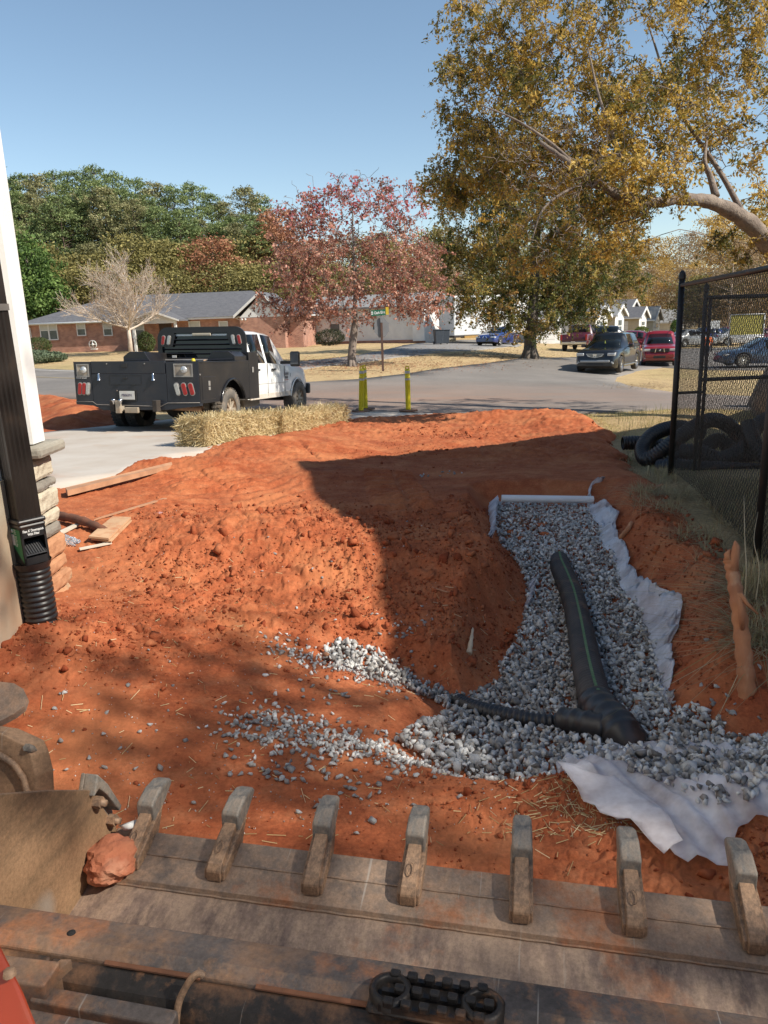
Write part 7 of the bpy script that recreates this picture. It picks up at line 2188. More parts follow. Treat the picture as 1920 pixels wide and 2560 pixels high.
# broad evergreen left of the brick house
gb = P(95, 850, 72); gb[2] = G(gb[0], gb[1])
tree('holly_tree', gb, [(gb, .3), (gb + [0, 0, 3], .25), (gb + [0, 0, 8], .1)], [blob(70, 700, 72, 75, 90, 120), blob(120, 745, 71, 55, 60, 80), blob(50, 780, 71, 90, 40, 60), blob(60, 640, 72, 40, 50, 30)], M_BARK, L_HOLLY, 75, .34, .5, 701, 'broad bright green evergreen at the left end of the brick house', 'tree', r_tip=.02)

# ---- shrubs
def shrub(name, px, py, zd, wpx, hpx, leafm, label, seed, nl=3800, ls=.10, cat='bush', flat=1.0):
    b_ = P(px, py, zd); gz = float(G(b_[0], b_[1])); w = pxr(wpx, zd) / 2; h = pxr(hpx, zd)
    o = empty(name, (float(b_[0]), float(b_[1]), gz), label=label, cat=cat)
    rg = np.random.default_rng(seed)
    m_ = MB()
    for k in range(7):
        a = k * .9; m_.tube([(0, 0, 0), (math.cos(a) * w * .4, math.sin(a) * w * .4, h * .4), (math.cos(a) * w * .6, math.sin(a) * w * .6, h * .75)], [.03, .02, .01], 5, caps=False)
    m_.build('stems', M_BARK, o, kind='stuff')
    d = rg.normal(size=(nl, 3)); d /= np.linalg.norm(d, axis=1)[:, None]
    k = rg.uniform(.3, 1.02, nl) ** .33 * (1 + .06 * np.sin(d[:, 0] * 6 + seed) * np.cos(d[:, 2] * 7))
    c = d * k[:, None] * np.array([w, w * flat, h / 2]) + np.array([0, 0, h / 2])
    link('foliage', leaf_mesh('foliage', c, ls, .55, leafm, seed, np.clip(rg.random(nl) * .6 + .25 * (fbm(d[:, 0] * 3, d[:, 2] * 3, 2, 3)), 0, 1)), o)
    return o
L_BOX = greens('boxwood_leaves', (.03, .045, .015), (.075, .10, .03), (.13, .15, .05))
L_JUN = greens('juniper', (.06, .085, .05), (.13, .17, .10), (.21, .25, .15))
shrub('round_bush', 97, 880, 59, 66, 44, L_BOX, 'clipped round bush under the left window of the brick house', 1)
shrub('round_bush', 368, 884, 57, 46, 52, L_BOX, 'clipped round bush between the bare tree and the porch column', 2)
shrub('juniper_bush', 60, 915, 46, 160, 36, L_JUN, 'low grey-green juniper by the road at the left edge', 3, 5000, .13)
shrub('juniper_bush', 135, 916, 47, 70, 26, L_JUN, 'low end of the juniper nearest the truck', 13, 2600, .12)
shrub('dark_bush', 825, 868, 60, 80, 42, greens('dark_leaves', (.015, .022, .01), (.035, .045, .02), (.06, .075, .03)), 'dark bush left of the pear tree trunk', 4)
shrub('round_bush', 1603, 852, 84, 40, 34, greens('lime_leaves', (.07, .09, .02), (.14, .17, .04), (.22, .25, .08)), 'yellow-green bush in front of the third garage', 5, 2500, .16)
shrub('cypress_bush', 1687, 850, 88, 26, 46, L_HOLLY, 'upright bright green bush left of the fence post', 6, 2500, .16)

# unseen oak behind the machine, added with its crown shaped to dapple the foreground
big = tree('oak_tree', np.array([13.5, -5.5, 0.0]), [(np.array([13.5, -5.5, -.2]), .4), (np.array([13.3, -5.3, 4]), .33), (np.array([13, -5, 9]), .2), (np.array([12.5, -5, 13]), .08)],
     [((12.0, -4.4, 11.3), (3.9, 2.6, 2.3), 92), ((9.0, -2.7, 9.0), (2.0, 1.5, 1.2), 32), ((7.6, -1.1, 9.4), (2.6, .8, .8), 20), ((14.5, -6.5, 12.0), (3, 3, 2.2), 30)], M_BARK, L_OAKNEAR, 60, .14, .50, 801, 'big unseen oak behind the machine, added to dapple the foreground', 'tree', r_tip=.01)

# ---- fallen leaves under the trees, on the lawns
def litter(n, px0, py0, sx, sy, seed, leafm, ls, label):
    rg = np.random.default_rng(seed); pts = []
    for _ in range(n):
        pts.append(GP(px0 + rg.normal() * sx, py0 + abs(rg.normal()) * sy * rg.choice([-1, 1])))
    p = np.array(pts); ok = (sdist(p[:, 0], p[:, 1], DIRT) > .1); p = p[ok]; p[:, 2] = G(p[:, 0], p[:, 1]) + .035 + .03 * (sdist(p[:, 0], p[:, 1], ROAD) < 0) + .04 * (sdist(p[:, 0], p[:, 1], PAD) < 0)
    tag(link('fallen_leaves', leaf_mesh('fallen_leaves', p, ls, .6, leafm, seed, rg.random(len(p)), flat=True)), label, None, None, 'stuff')
litter(3800, 900, 912, 170, 11, 5, L_RUST, .09, 'fallen leaves under the pear tree')
litter(3200, 1250, 885, 150, 9, 6, L_BRN, .10, 'fallen leaves under the oak')
litter(900, 1620, 968, 50, 5, 7, L_BRN, .06, 'dark fallen leaves at the corner of the side street')
# ------------------------------------------------------------------ houses
def brick_mat():
    m, nt, b, out = nodes_of('red_brick')
    v = coords(nt)
    sx = nt.nodes.new('ShaderNodeSeparateXYZ'); nt.links.new(v, sx.inputs[0])
    ad = nt.nodes.new('ShaderNodeMath'); ad.operation = 'ADD'; nt.links.new(sx.outputs[0], ad.inputs[0]); nt.links.new(sx.outputs[1], ad.inputs[1])
    cb = nt.nodes.new('ShaderNodeCombineXYZ'); nt.links.new(ad.outputs[0], cb.inputs[0]); nt.links.new(sx.outputs[2], cb.inputs[1])
    t = nt.nodes.new('ShaderNodeTexBrick'); nt.links.new(cb.outputs[0], t.inputs[0])
    t.inputs['Scale'].default_value = 1.0; t.inputs['Brick Width'].default_value = .215; t.inputs['Row Height'].default_value = .075; t.inputs['Mortar Size'].default_value = .009
    t.inputs['Color1'].default_value = (.32, .125, .08, 1); t.inputs['Color2'].default_value = (.44, .20, .13, 1); t.inputs['Mortar'].default_value = (.42, .33, .27, 1)
    n = noise(nt, 2.0, 5, .6, v); c = mixc(nt, 1.0, t.outputs[0], ramp(nt, n, [(.3, .7), (.7, 1.2)]), 'MULTIPLY')
    nt.links.new(c, b.inputs['Base Color']); b.inputs['Roughness'].default_value = .9
    bump(nt, b, t.outputs[1], -.4, .01)
    return m
M_BRICK = brick_mat()
M_SHING = mat('grey_shingles', (.085, .085, .095), (.13, .13, .14), .9, 0, 3, 8, .4, .01, stretch=(1, 1, 3), c3=(.17, .17, .17), s3=14, lo3=.5, hi3=.7)
M_SHINGL = mat('light_grey_shingles', (.22, .22, .215), (.28, .28, .27), .9, 0, 2, 8, .3, .01)
M_SHINGT = mat('tan_shingles', (.34, .27, .20), (.28, .22, .17), .9, 0, 2, 8, .3, .01)
M_WIN = glass_mat('window_glass', (.05, .07, .075), .08)
M_SIDW = mat('white_siding', (.72, .72, .70), (.64, .64, .63), .6, 0, 2)
M_SIDT = mat('tan_siding', (.48, .42, .31), (.42, .37, .27), .7, 0, 2)
def siding(mb, x0, x1, y, z0, z1, face=-1, step=.2, axis='Y'):
    z = z0
    while z < z1 - .02:
        zt = min(z + step, z1)
        if axis == 'Y': mb.prism([(y, z), (y + face * .025, z), (y + face * .008, zt), (y, zt)], 'X', x0, x1)
        else: mb.prism([(y, z), (y + face * .025, z), (y + face * .008, zt), (y, zt)], 'Y', x0, x1)
        z = zt
def win(par, x, y, z, w, h, shade=.45, frame=.07, double=False):
    m_ = MB()
    m_.bbox(x - w / 2 - frame, x + w / 2 + frame, y - .05, y + .02, z - frame, z); m_.bbox(x - w / 2 - frame, x + w / 2 + frame, y - .05, y + .02, z + h, z + h + frame)
    m_.bbox(x - w / 2 - frame, x - w / 2, y - .05, y + .02, z, z + h); m_.bbox(x + w / 2, x + w / 2 + frame, y - .05, y + .02, z, z + h)
    m_.bbox(x - w / 2, x + w / 2, y - .04, y + .0, z + h * .48, z + h * .52)
    if double: m_.bbox(x - .06, x + .06, y - .05, y + .0, z, z + h)
    wo = m_.build('window', M_SIDW, par)
    for a, b in ([(x - w / 2, x - .06), (x + .06, x + w / 2)] if double else [(x - w / 2, x + w / 2)]):
        m_ = MB(); m_.bbox(a, b, y - .012, y + .01, z, z + h * .48); m_.build('pane', M_WIN, wo)
        m_ = MB(); m_.bbox(a, b, y - .012, y + .01, z + h * .52, z + h); m_.build('blind', mat('window_blind', (.55, .55, .50), (.48, .48, .44), .7), wo)
    return wo
def frame_at(pa, pb, zd_a, zd_b, py):
    """local frame along a facade seen between two picture columns"""
    a = P(pa, py, zd_a); b = P(pb, py, zd_b); d = (b - a)[:2]; L = float(np.linalg.norm(d))
    return a, math.atan2(d[1], d[0]), L
def house_root(name, a, ang, label):
    gz = float(G(a[0], a[1]))
    return empty(name, (float(a[0]), float(a[1]), gz), ang, label, 'house'), gz
# brick ranch house
a, ang, L = frame_at(74, 760, 62, 60, 870)
h1, gz = house_root('brick_house', a, ang, 'long red brick bungalow with a grey hip roof across the road on the left')
g_end = float(G(a[0] + math.cos(ang) * L, a[1] + math.sin(ang) * L)) - gz
EV = P(300, 801, 61)[2] - gz; RG = P(520, 733, 65.5)[2] - gz
m_ = MB(); m_.bbox(0, L, 0, 8.6, -1.2, EV - .12); m_.build('wall', M_BRICK, h1)
m_ = MB(); m_.bbox(-.45, L + .45, -.5, 9.1, EV - .14, EV - .01); m_.build('soffit', M_SIDW, h1)
m_ = MB(); m_.add([(-.5, -.55, EV), (L + .5, -.55, EV), (L + .5, 9.2, EV), (-.5, 9.2, EV), (5.6, 4.3, RG), (L - 5, 4.3, RG)], [(0, 1, 5, 4), (1, 2, 5), (2, 3, 4, 5), (3, 0, 4), (3, 2, 1, 0)]); m_.build('roof', M_SHING, h1)
m_ = MB(); m_.tube([(-.55, -.60, EV - .06), (L * .58, -.60, EV - .06)], .07, 6); m_.build('gutter', M_SIDW, h1)
def hx(px): return (px - 74) / (760 - 74) * L
for px_, w_, zb_, hh, dbl in ((130, 1.35, 848, 1.4, True), (213, .62, 837, .95, False), (280, .62, 837, .95, False), (497, .8, 840, 1.1, False), (568, .6, 840, 1.1, False), (356, .9, 842, 1.1, False)):
    zz = P(px_, zb_, 61.5)[2] - gz; win(h1, hx(px_), -.02, zz, w_, hh, double=dbl)
    m_ = MB(); m_.bbox(hx(px_) - w_ / 2 - .12, hx(px_) + w_ / 2 + .12, -.08, .0, zz - .17, zz - .075); m_.build('sill', M_BRICK, h1)
for px_ in (84, 612, 700):
    m_ = MB(); m_.tube([(hx(px_) - .35, -.5, EV - .1), (hx(px_), -.12, EV - .35), (hx(px_), -.08, .1), (hx(px_) + .12, -.2, .0)], .045, 6); m_.build('drainpipe', M_SIDW, h1)
# porch
x0, x1 = hx(372), hx(478)
m_ = MB(); xm = (x0 + x1) / 2; zt = P(424, 779, 59)[2] - gz
m_.add([(x0, -2.4, EV - .12), (x1, -2.4, EV - .12), (xm, -2.4, zt), (x0, 1, EV - .12), (x1, 1, EV - .12), (xm, 1, zt)], [(0, 1, 2), (3, 5, 4)]); m_.build('porch_gable', M_SIDW, h1)
m_ = MB(); m_.prism([(x0 - .3, EV - .22), (x0 - .3, EV - .10), (xm, zt + .12), (xm, zt)], 'Y', -2.6, 1.6); m_.build('porch_roof', M_SHING, h1)
m_ = MB(); m_.prism([(x1 + .3, EV - .22), (x1 + .3, EV - .10), (xm, zt + .12), (xm, zt)], 'Y', -2.6, 1.6); m_.build('porch_roof', M_SHING, h1)
m_ = MB(); m_.bbox(x0 - .3, x0 + .1, -2.62, -2.45, EV - .2, EV - .1); 
for s_, xa in ((1, x0 - .3), (-1, x1 + .3)): m_.prism([(xa, EV - .24), (xa, EV - .12), (xm, zt + .11), (xm, zt - .02)], 'Y', -2.66, -2.601)
m_.build('barge_board', M_SIDW, h1)
m_ = MB(); m_.bbox(x0, x1, -2.4, -2.2, EV - .36, EV - .13); m_.build('porch_beam', M_SIDW, h1)
for xx in (x0 + .1, x1 - .1):
    m_ = MB(); m_.bbox(xx - .09, xx + .09, -2.38, -2.2, -.2, EV - .36); m_.build('porch_post', M_SIDW, h1)
m_ = MB(); m_.bbox(xm - .5, xm + .5, -.06, .02, .0, 2.05); m_.build('door', mat('dark_door', (.06, .03, .02), (.05, .025, .02), .5), h1)
# right wing gable
x0, x1 = hx(605), hx(735); xm = (x0 + x1) / 2; zt = P(660, 734, 60)[2] - gz
m_ = MB(); m_.bbox(x0 + .4, x1 - .4, -1.0, 3, -1.2, EV - .15); m_.build('wing_wall', M_BRICK, h1)
m_ = MB(); m_.add([(x0 + .4, -1.02, EV - .14), (x1 - .4, -1.02, EV - .14), (xm, -1.02, zt - .2)], [(0, 1, 2)]); m_.build('wing_gable', M_SIDW, h1)
for xa in (x0, x1):
    m_ = MB(); m_.prism([(xa, EV - .12), (xa, EV + .02), (xm, zt + .1), (xm, zt - .04)], 'Y', -1.3, 4.3); m_.build('wing_roof', M_SHING, h1)
    m_ = MB(); m_.prism([(xa, EV - .18), (xa, EV + .04), (xm, zt + .12), (xm, zt - .1)], 'Y', -1.36, -1.301); m_.build('barge_board', M_SIDW, h1)
# floodlights under the eave
for px_ in (624, 632):
    m_ = MB(); m_.lathe([(0, -.12), (.09, -.12), (.07, 0), (0, 0)], c=(hx(px_), -1.1, EV - .28), axis='Y', seg=10); m_.build('flood_light', M_SIDW, h1)
# hose reel
ra = P(233, 861, 61.0)
hr = empty('hose_reel', (float(ra[0]), float(ra[1]), float(ra[2])), ang, 'round white hose reel mounted on the brick wall', 'hose reel')
m_ = MB(); m_.lathe([(.30, -.1), (.33, -.1), (.33, -.04), (.30, -.04)], axis='Y', seg=20); m_.tube([(-.3, -.08, 0), (.3, -.08, 0)], .02, 5); m_.tube([(0, -.08, -.3), (0, -.08, .3)], .02, 5); m_.lathe([(0, -.16), (.09, -.14), (.09, 0)], axis='Y', seg=12); m_.build('reel', M_SIDW, hr)
m_ = MB()
for k in range(4): m_.lathe([(.2, .02 + k * .04), (.235, .04 + k * .04), (.2, .06 + k * .04)], axis='Y', seg=18)
m_.build('hose', mat('green_hose', (.10, .16, .11), (.07, .11, .08), .6), hr)
m_ = MB(); m_.bbox(-.22, .22, -.08, .3, -.40, -.34); m_.build('bracket', M_SIDW, hr)

# white sided house behind the pear tree
a, ang, L = frame_at(770, 1062, 66, 62, 855)
h2, gz = house_root('white_house', a, ang, 'white sided house with a brick footing behind the pear tree')
T = P(900, 772, 64)[2] - gz
m_ = MB(); m_.bbox(0, L, 0, 7, -1, T); m_.build('wall', M_SIDW, h2)
m_ = MB(); siding(m_, 0, L, 0, .22, T, -1, .22); m_.build('siding', M_SIDW, h2, kind='stuff')
m_ = MB(); m_.bbox(-.05, L + .05, -.07, .1, -1, .2); m_.build('footing', M_BRICK, h2)
m_ = MB(); m_.prism([(-.6, T - .05), (3.5, T + 1.0), (7.6, T - .05), (7.6, T + .1), (3.5, T + 1.2), (-.6, T + .1)], 'X', -.4, L + .4); m_.build('roof', M_SHINGL, h2)
m_ = MB(); m_.bbox(L - .9, L + .1, -.35, -.04, .1, T - .3); m_.build('bright_end_wall', M_SIDW, h2)
win(h2, L * .25, -.03, 1.1, .9, 1.2); win(h2, L * .62, -.03, 1.1, .9, 1.2)
a, ang, L = frame_at(1064, 1140, 66, 66, 850)
h2b, gz = house_root('tan_garage', a, ang, 'tan garage with a pale roof between the white house and the white trailer')
T = P(1100, 800, 66)[2] - gz
m_ = MB(); m_.bbox(0, L, 0, 6, -1, T); m_.build('wall', M_SIDT, h2b)
m_ = MB(); siding(m_, 0, L, 0, .1, T, -1, .22); m_.build('siding', M_SIDT, h2b, kind='stuff')
m_ = MB(); m_.prism([(-.5, T), (3, T + 1.8), (6.5, T), (6.5, T + .15), (3, T + 2.0), (-.5, T + .15)], 'X', -.2, L + 3.4); m_.build('roof', M_SHINGL, h2b)
m_ = MB(); m_.bbox(-.2, L + .2, -.56, -.48, T - .06, T + .12); m_.build('gutter', M_SIDW, h2b)
# white box trailer
a, ang, L = frame_at(1135, 1330, 60, 63, 838)
tl = empty('box_trailer', (float(a[0]), float(a[1]), float(G(a[0], a[1]))), ang, 'white box trailer with round lamps standing behind the blue car', 'trailer'); gz = tl.location.z
T = P(1200, 738, 60)[2] - gz
m_ = MB(); m_.rbox((L / 2, 1.25, (.62 + T) / 2), (L, 2.5, T - .62), .08); m_.build('box', M_SIDW, tl)
m_ = MB(); m_.bbox(0, L, -.05, 2.5, .48, .61); m_.build('frame', M_UNDER, tl)
m_ = MB(); m_.bbox(.9, 2.1, -.12, .5, .42, .60); m_.build('step', mat('yellow_step', (.45, .25, .06), (.35, .2, .05), .6), tl)
for k in range(3):
    m_ = MB(); m_.lathe([(0, -.03), (.13, -.03), (.13, 0)], c=(.14 + .16, -.01, 2.35 - k * .36), axis='Y', seg=12); m_.build('round_lamp', mat('dark_lamp', (.10, .03, .04), (.07, .03, .04), .4) if k < 2 else mat('grey_lamp', (.2, .2, .2)), tl)
m_ = MB(); m_.bbox(1.15, 1.6, -.02, .0, 2.6, 3.3); m_.build('window', M_WIN, tl)
for k in (L * .4, L * .4 + 1):
    m_ = MB(); m_.lathe([(.2, -.1), (.36, -.1), (.36, .12), (.2, .12)], c=(k, .15, .36), axis='Y', seg=18); m_.build('wheel', M_TYRE, tl)
# wheelie bins
for px_, py_, zz, lb in ((1096, 858, 55.5, 'dark wheelie bin on the left of the pair by the tan garage'), (1112, 857, 57, 'dark wheelie bin on the right of the pair, lid higher')):
    g = GP(px_, py_); g = P(px_, py_, zz); b_ = empty('wheelie_bin', (float(g[0]), float(g[1]), float(G(g[0], g[1])) + .05), R(12), lb, 'bin')
    m_ = MB(); m_.box((0, 0, .54), (.62, .68, .95), taper=None); m_.v = [(x * (.82 if z < .3 else 1), y * (.8 if z < .3 else 1), z) for x, y, z in m_.v]; o = m_.build('body', mat('bin_plastic', (.035, .045, .06), (.05, .06, .075), .5), b_); bevel(o, .03)
    m_ = MB(); m_.rbox((0, .0, 1.05), (.66, .76, .08), .03); m_.rbox((0, .38, 1.0), (.5, .06, .06), .02); m_.build('lid', mat('bin_plastic', (1, 1, 1)), b_)
    for s_ in (-1, 1): m_ = MB(); m_.lathe([(0, -.03), (.12, -.03), (.12, .03), (0, .03)], c=(s_ * .26, .26, .12), axis='X', seg=14); m_.build('wheel', M_TYRE, b_)

# row of garages on the right
def garage(px, zd, yaw, w, dpt, wallpy, toppy, roofm, label, sid=M_SIDT, seed=0):
    a = P(px, 838, zd); gz = float(G(a[0], a[1]))
    o = empty('garage_house', (float(a[0]), float(a[1]), gz), R(yaw), label, 'house')
    T = P(px, wallpy, zd)[2] - gz; RT = P(px, toppy, zd)[2] - gz
    m_ = MB(); m_.bbox(-w, 0, 0, dpt, -1.5, T); m_.build('wall', sid, o)
    m_ = MB(); siding(m_, -w, 0, 0, .1, T, -1, .25); m_.build('siding', sid, o, kind='stuff')
    # gable end looks right, towards the sun
    m_ = MB(); m_.prism([(0, T), (dpt / 2, RT), (dpt, T)], 'X', -.03, .0); m_.bbox(-.03, .02, -.02, dpt, -1.5, T); m_.build('gable_wall', M_SIDW, o)
    for s_ in (0, 1):
        y0 = -.5 if s_ == 0 else dpt + .5
        m_ = MB(); m_.prism([(y0, T - .12), (y0, T + .06), (dpt / 2, RT + .22), (dpt / 2, RT + .02)], 'X', -w - .3, .35); m_.build('roof', roofm, o)
        m_ = MB(); m_.prism([(y0, T - .22), (y0, T + .08), (dpt / 2, RT + .24), (dpt / 2, RT - .08)], 'X', .351, .42); m_.build('barge_board', M_SIDW, o)
    m_ = MB(); m_.bbox(-w - .3, .3, -.58, -.5, T - .12, T + .04); m_.build('gutter', M_SIDW, o)
    m_ = MB(); m_.bbox(.02, .08, dpt * .28, dpt * .72, .8, T - .35); wo = m_.build('window', M_SIDW, o)
    for k in range(2):
        for j in range(2):
            m_ = MB(); y0 = dpt * (.31 + .2 * k); z0 = .9 + j * (T - 1.3) / 2; m_.bbox(.081, .09, y0, y0 + dpt * .17, z0, z0 + (T - 1.5) / 2); m_.build('pane', M_WIN, wo)
    m_ = MB(); m_.bbox(-w * .62, -w * .18, -.07, -.01, 0, T - .35); d_ = m_.build('garage_door', M_SIDW, o); 
    m_ = MB()
    for k in range(1, 4): m_.bbox(-w * .62, -w * .18, -.076, -.071, k * (T - .35) / 4 - .015, k * (T - .35) / 4 + .015)
    m_.build('door_seam', mat('grey_seam', (.4, .4, .38), (.35, .35, .33)), d_, kind='stuff')
    return o
garage(1536, 82, -32, 6.2, 3.6, 789, 766, M_SHINGL, 'first pale garage of the row, half hidden behind the oak')
garage(1566, 98, -30, 8.5, 7.0, 781, 752, M_SHING, 'tall white gable of the house between the first two garages', M_SIDW)
garage(1596, 90, -32, 7.0, 3.6, 794, 771, M_SHING, 'second garage of the row with a dark grey roof')
garage(1632, 100, -30, 6.0, 4.4, 800, 770, M_SHINGL, 'third garage of the row behind the yellow-green bush')
garage(1690, 108, -22, 9.5, 6.0, 806, 776, M_SHINGL, 'fourth garage with plain white walls and a broad grey roof', M_SIDW)
garage(1735, 128, 4, 9.5, 7.0, 792, 776, M_SHINGT, 'farthest house of the row with a tan roof')
garage(1488, 74, -32, 6.0, 4.0, 792, 766, M_SHINGL, 'low grey house behind the oak trunk')
o = garage(1402, 70, 10, 3.2, 3.0, 800, 775, M_SHINGL, 'small white shed just right of the oak trunk', M_SIDW)

# ------------------------------------------------------------------ signs, delineators, straw bales, person
g = GP(958, 930); zsg = 31.0
g = P(958, 930, zsg)
sg = empty('stop_sign', (float(g[0]), float(g[1]), float(G(g[0], g[1]))), R(6), 'back of a stop sign on a rusty post carrying the green street name', 'road sign'); gz = sg.location.z
tz = P(955, 790, zsg)[2] - gz
M_POST = mat('rusty_post', (.11, .06, .045), (.08, .045, .035), .8, .2, 4)
m_ = MB(); m_.bbox(-.035, .035, -.03, .03, -.2, tz + .02); m_.bbox(-.05, -.035, -.03, .03, -.2, tz - .1); m_.build('post', M_POST, sg)
M_ALU = mat('aluminium_back', (.24, .24, .245), (.20, .20, .205), .55, .4, 2)
cz = P(957, 819, zsg)[2] - gz
m_ = MB(); m_.prism([(math.cos(R(22.5 + 45 * k)) * .40 * .80, cz + math.sin(R(22.5 + 45 * k)) * .41) for k in range(8)], 'Y', .035, .04); m_.build('octagon', M_ALU, sg)
m_ = MB(); m_.prism([(math.cos(R(22.5 + 45 * k)) * .39 * .80, cz + math.sin(R(22.5 + 45 * k)) * .40) for k in range(8)], 'Y', .0405, .042); m_.build('red_face', M_REDL, sg)
m_ = MB(); m_.bbox(-.052, .05, -.04, .03, cz + .2, tz); m_.build('bracket', M_ALU, sg)
M_SGN = mat('street_sign_green', (.01, .12, .065), (.012, .10, .055), .45)
z1, z2 = P(948, 790, zsg)[2] - gz, P(948, 774, zsg)[2] - gz
m_ = MB(); m_.box((-.11, -.01, (z1 + z2) / 2 + .0), (.60, .008, .225), Matrix.Rotation(R(-3), 3, 'Y')); m_.build('street_name_blade', M_SGN, sg)
text('Clark Glen', .15, M_LBL, sg, (-.07, -.02, (z1 + z2) / 2), (R(90), R(-3), 0), 'lettering', .001, 'CENTER', .004, .66)
m_ = MB(); m_.box((-.37, -.018, (z1 + z2) / 2 - .01), (.075, .004, .12), Matrix.Rotation(R(-3), 3, 'Y')); m_.build('emblem', M_LBL, sg)
m_ = MB(); m_.box((-.37, -.022, (z1 + z2) / 2 - .01), (.035, .003, .05), Matrix.Rotation(R(-3), 3, 'Y')); m_.build('emblem', M_SGN, sg)
m_ = MB(); m_.bbox(.18, .30, -.02, -.012, z1 + .04, z2 + .08); m_.build('yellow_tag', mat('sign_yellow', (.55, .38, .03), (.5, .34, .03), .5), sg)

M_YEL = mat('yellow_post', (.72, .60, .02), (.66, .52, .02), .55, 0, 3, c3=(.5, .36, .08), s3=7, lo3=.62, hi3=.9)
M_REFL = mat('reflective_band', (.50, .51, .52), (.42, .43, .44), .35, .2, 5)
def bollard(px, py, zd, hpx, lean, label, band=True):
    g = P(px, py, zd); gz = max(float(G(g[0], g[1])), -9) + .07
    o = empty('delineator_post', (float(g[0]), float(g[1]), gz), R(lean[2]), label, 'delineator', 'yellow delineator posts across the entrance'); o.rotation_euler[0] = R(lean[0]); o.rotation_euler[1] = R(lean[1])
    h = pxr(hpx, zd); r = .058
    m_ = MB(); m_.lathe([(r * 1.05, .04), (r * 1.05, h * .74), (r * 1.16, h * .745), (r * 1.16, h * .76), (r * 1.0, h * .765), (r, h * .82), (r * 1.08, h * .825), (r * 1.08, h * .835), (r, h * .84), (r, h * .92), (r * .7, h * .945), (0, h * .945)], seg=20); m_.build('post', M_YEL, o)
    for a, b_ in ((.695, .738), (.845, .90)):
        m_ = MB(); m_.lathe([(r * 1.08, h * a), (r * 1.09, h * (a + .004)), (r * 1.09, h * b_)], seg=20); m_.build('reflective_band', M_REFL, o)
    m_ = MB(); m_.tube([(-.04, 0, h * .93), (-.04, 0, h * .985), (-.025, 0, h), (.025, 0, h), (.04, 0, h * .985), (.04, 0, h * .93)], .014, 8); m_.build('handle', M_YEL, o)
    m_ = MB(); m_.prism([(math.cos(R(22.5 + 45 * k)) * .24, math.sin(R(22.5 + 45 * k)) * .24) for k in range(8)], 'Z', 0, .035); o2 = m_.build('base', mat('rubber_base', (.16, .09, .06), (.12, .07, .05), .9), o); bevel(o2, .008)
    return o
bollard(903, 1031, 18.3, 112, (0, 3.2, 0), 'front one of two overlapping yellow posts, leaning right')
bollard(914, 1027, 18.9, 108, (0, 0, 20), 'rear one of two overlapping yellow posts, upright')
bollard(1021, 1034, 18.2, 110, (0, 0, 0), 'lone yellow delineator post to the right of the pair')

# straw bales
M_BALE = mat('bale_straw', (.54, .42, .21), (.40, .29, .14), .95, 0, 25, 6, 1.0, .03, c3=(.55, .44, .23), s3=60)
M_TWINE = mat('orange_twine', (.6, .25, .06), (.5, .2, .05), .7)
def bale(name, pa, pb, w, h, seed, label):
    pa = np.array(pa); pb = np.array(pb); d = pb - pa; L = np.linalg.norm(d); c = (pa + pb) / 2; ang = math.atan2(d[1], d[0])
    o = empty('straw_bale', tuple(float(v) for v in c), ang, label, 'straw bale'); o.rotation_euler[1] = -math.asin(d[2] / L)
    rg = np.random.default_rng(seed)
    m_ = MB(); m_.rbox((0, 0, h / 2), (L * .98, w * .95, h * .95), .06, seg=4)
    co = m_.build('core', M_BALE, o)
    sb = co.modifiers.new('cut', 'SUBSURF'); sb.subdivision_type = 'SIMPLE'; sb.levels = sb.render_levels = 3
    dm = co.modifiers.new('rough', 'DISPLACE'); tx = bpy.data.textures.get('strawy') or bpy.data.textures.new('strawy', 'CLOUDS'); tx.noise_scale = .06; dm.texture = tx; dm.strength = .05; dm.mid_level = .6
    n = 4200
    face = rg.integers(0, 5, n); u, v = rg.uniform(-.5, .5, n), rg.uniform(-.5, .5, n)
    p = np.zeros((n, 3)); nr = np.zeros((n, 3))
    for f_, (ax, sg_) in enumerate(((2, 1), (1, -1), (1, 1), (0, -1), (0, 1))):
        k = face == f_
        if ax == 2: p[k] = np.stack([u[k] * L, v[k] * w, np.full(k.sum(), h)], 1)
        elif ax == 1: p[k] = np.stack([u[k] * L, np.full(k.sum(), sg_ * w / 2), (v[k] + .5) * h], 1)
        else: p[k] = np.stack([np.full(k.sum(), sg_ * L / 2), u[k] * w, (v[k] + .5) * h], 1)
        nr[k, ax] = sg_
    d_ = rg.normal(size=(n, 3)); d_ = d_ - nr * (np.sum(d_ * nr, 1))[:, None] * .75; d_ += nr * rg.uniform(.0, .55, n)[:, None]; d_ /= np.linalg.norm(d_, axis=1)[:, None]
    Ls = rg.uniform(.05, .14, n); e_ = p + d_ * Ls[:, None]; s_ = np.cross(d_, nr + rg.normal(0, .3, (n, 3))); s_ /= np.linalg.norm(s_, axis=1)[:, None] + 1e-9; s_ *= .0030
    p = p - nr * .015
    V = np.stack([p - s_, p + s_, e_ + s_, e_ - s_], 1).reshape(-1, 3); F = (np.arange(n) * 4)[:, None] + np.array([0, 1, 2, 3])[None]
    so = link('loose_straw', npmesh('loose_straw', V, F, M_STRAW, False, np.repeat(rg.random(n), 4)), o); tag(so, None, None, None, 'stuff')
    return o
def bp(px, py, zd): 
    p = P(px, py, zd); p[2] = float(G(p[0], p[1])) + .06; return p
B = [bp(482, 1120, 10.7), bp(588, 1098, 11.75), bp(672, 1082, 12.75), bp(758, 1068, 13.8), bp(848, 1056, 15.0)]
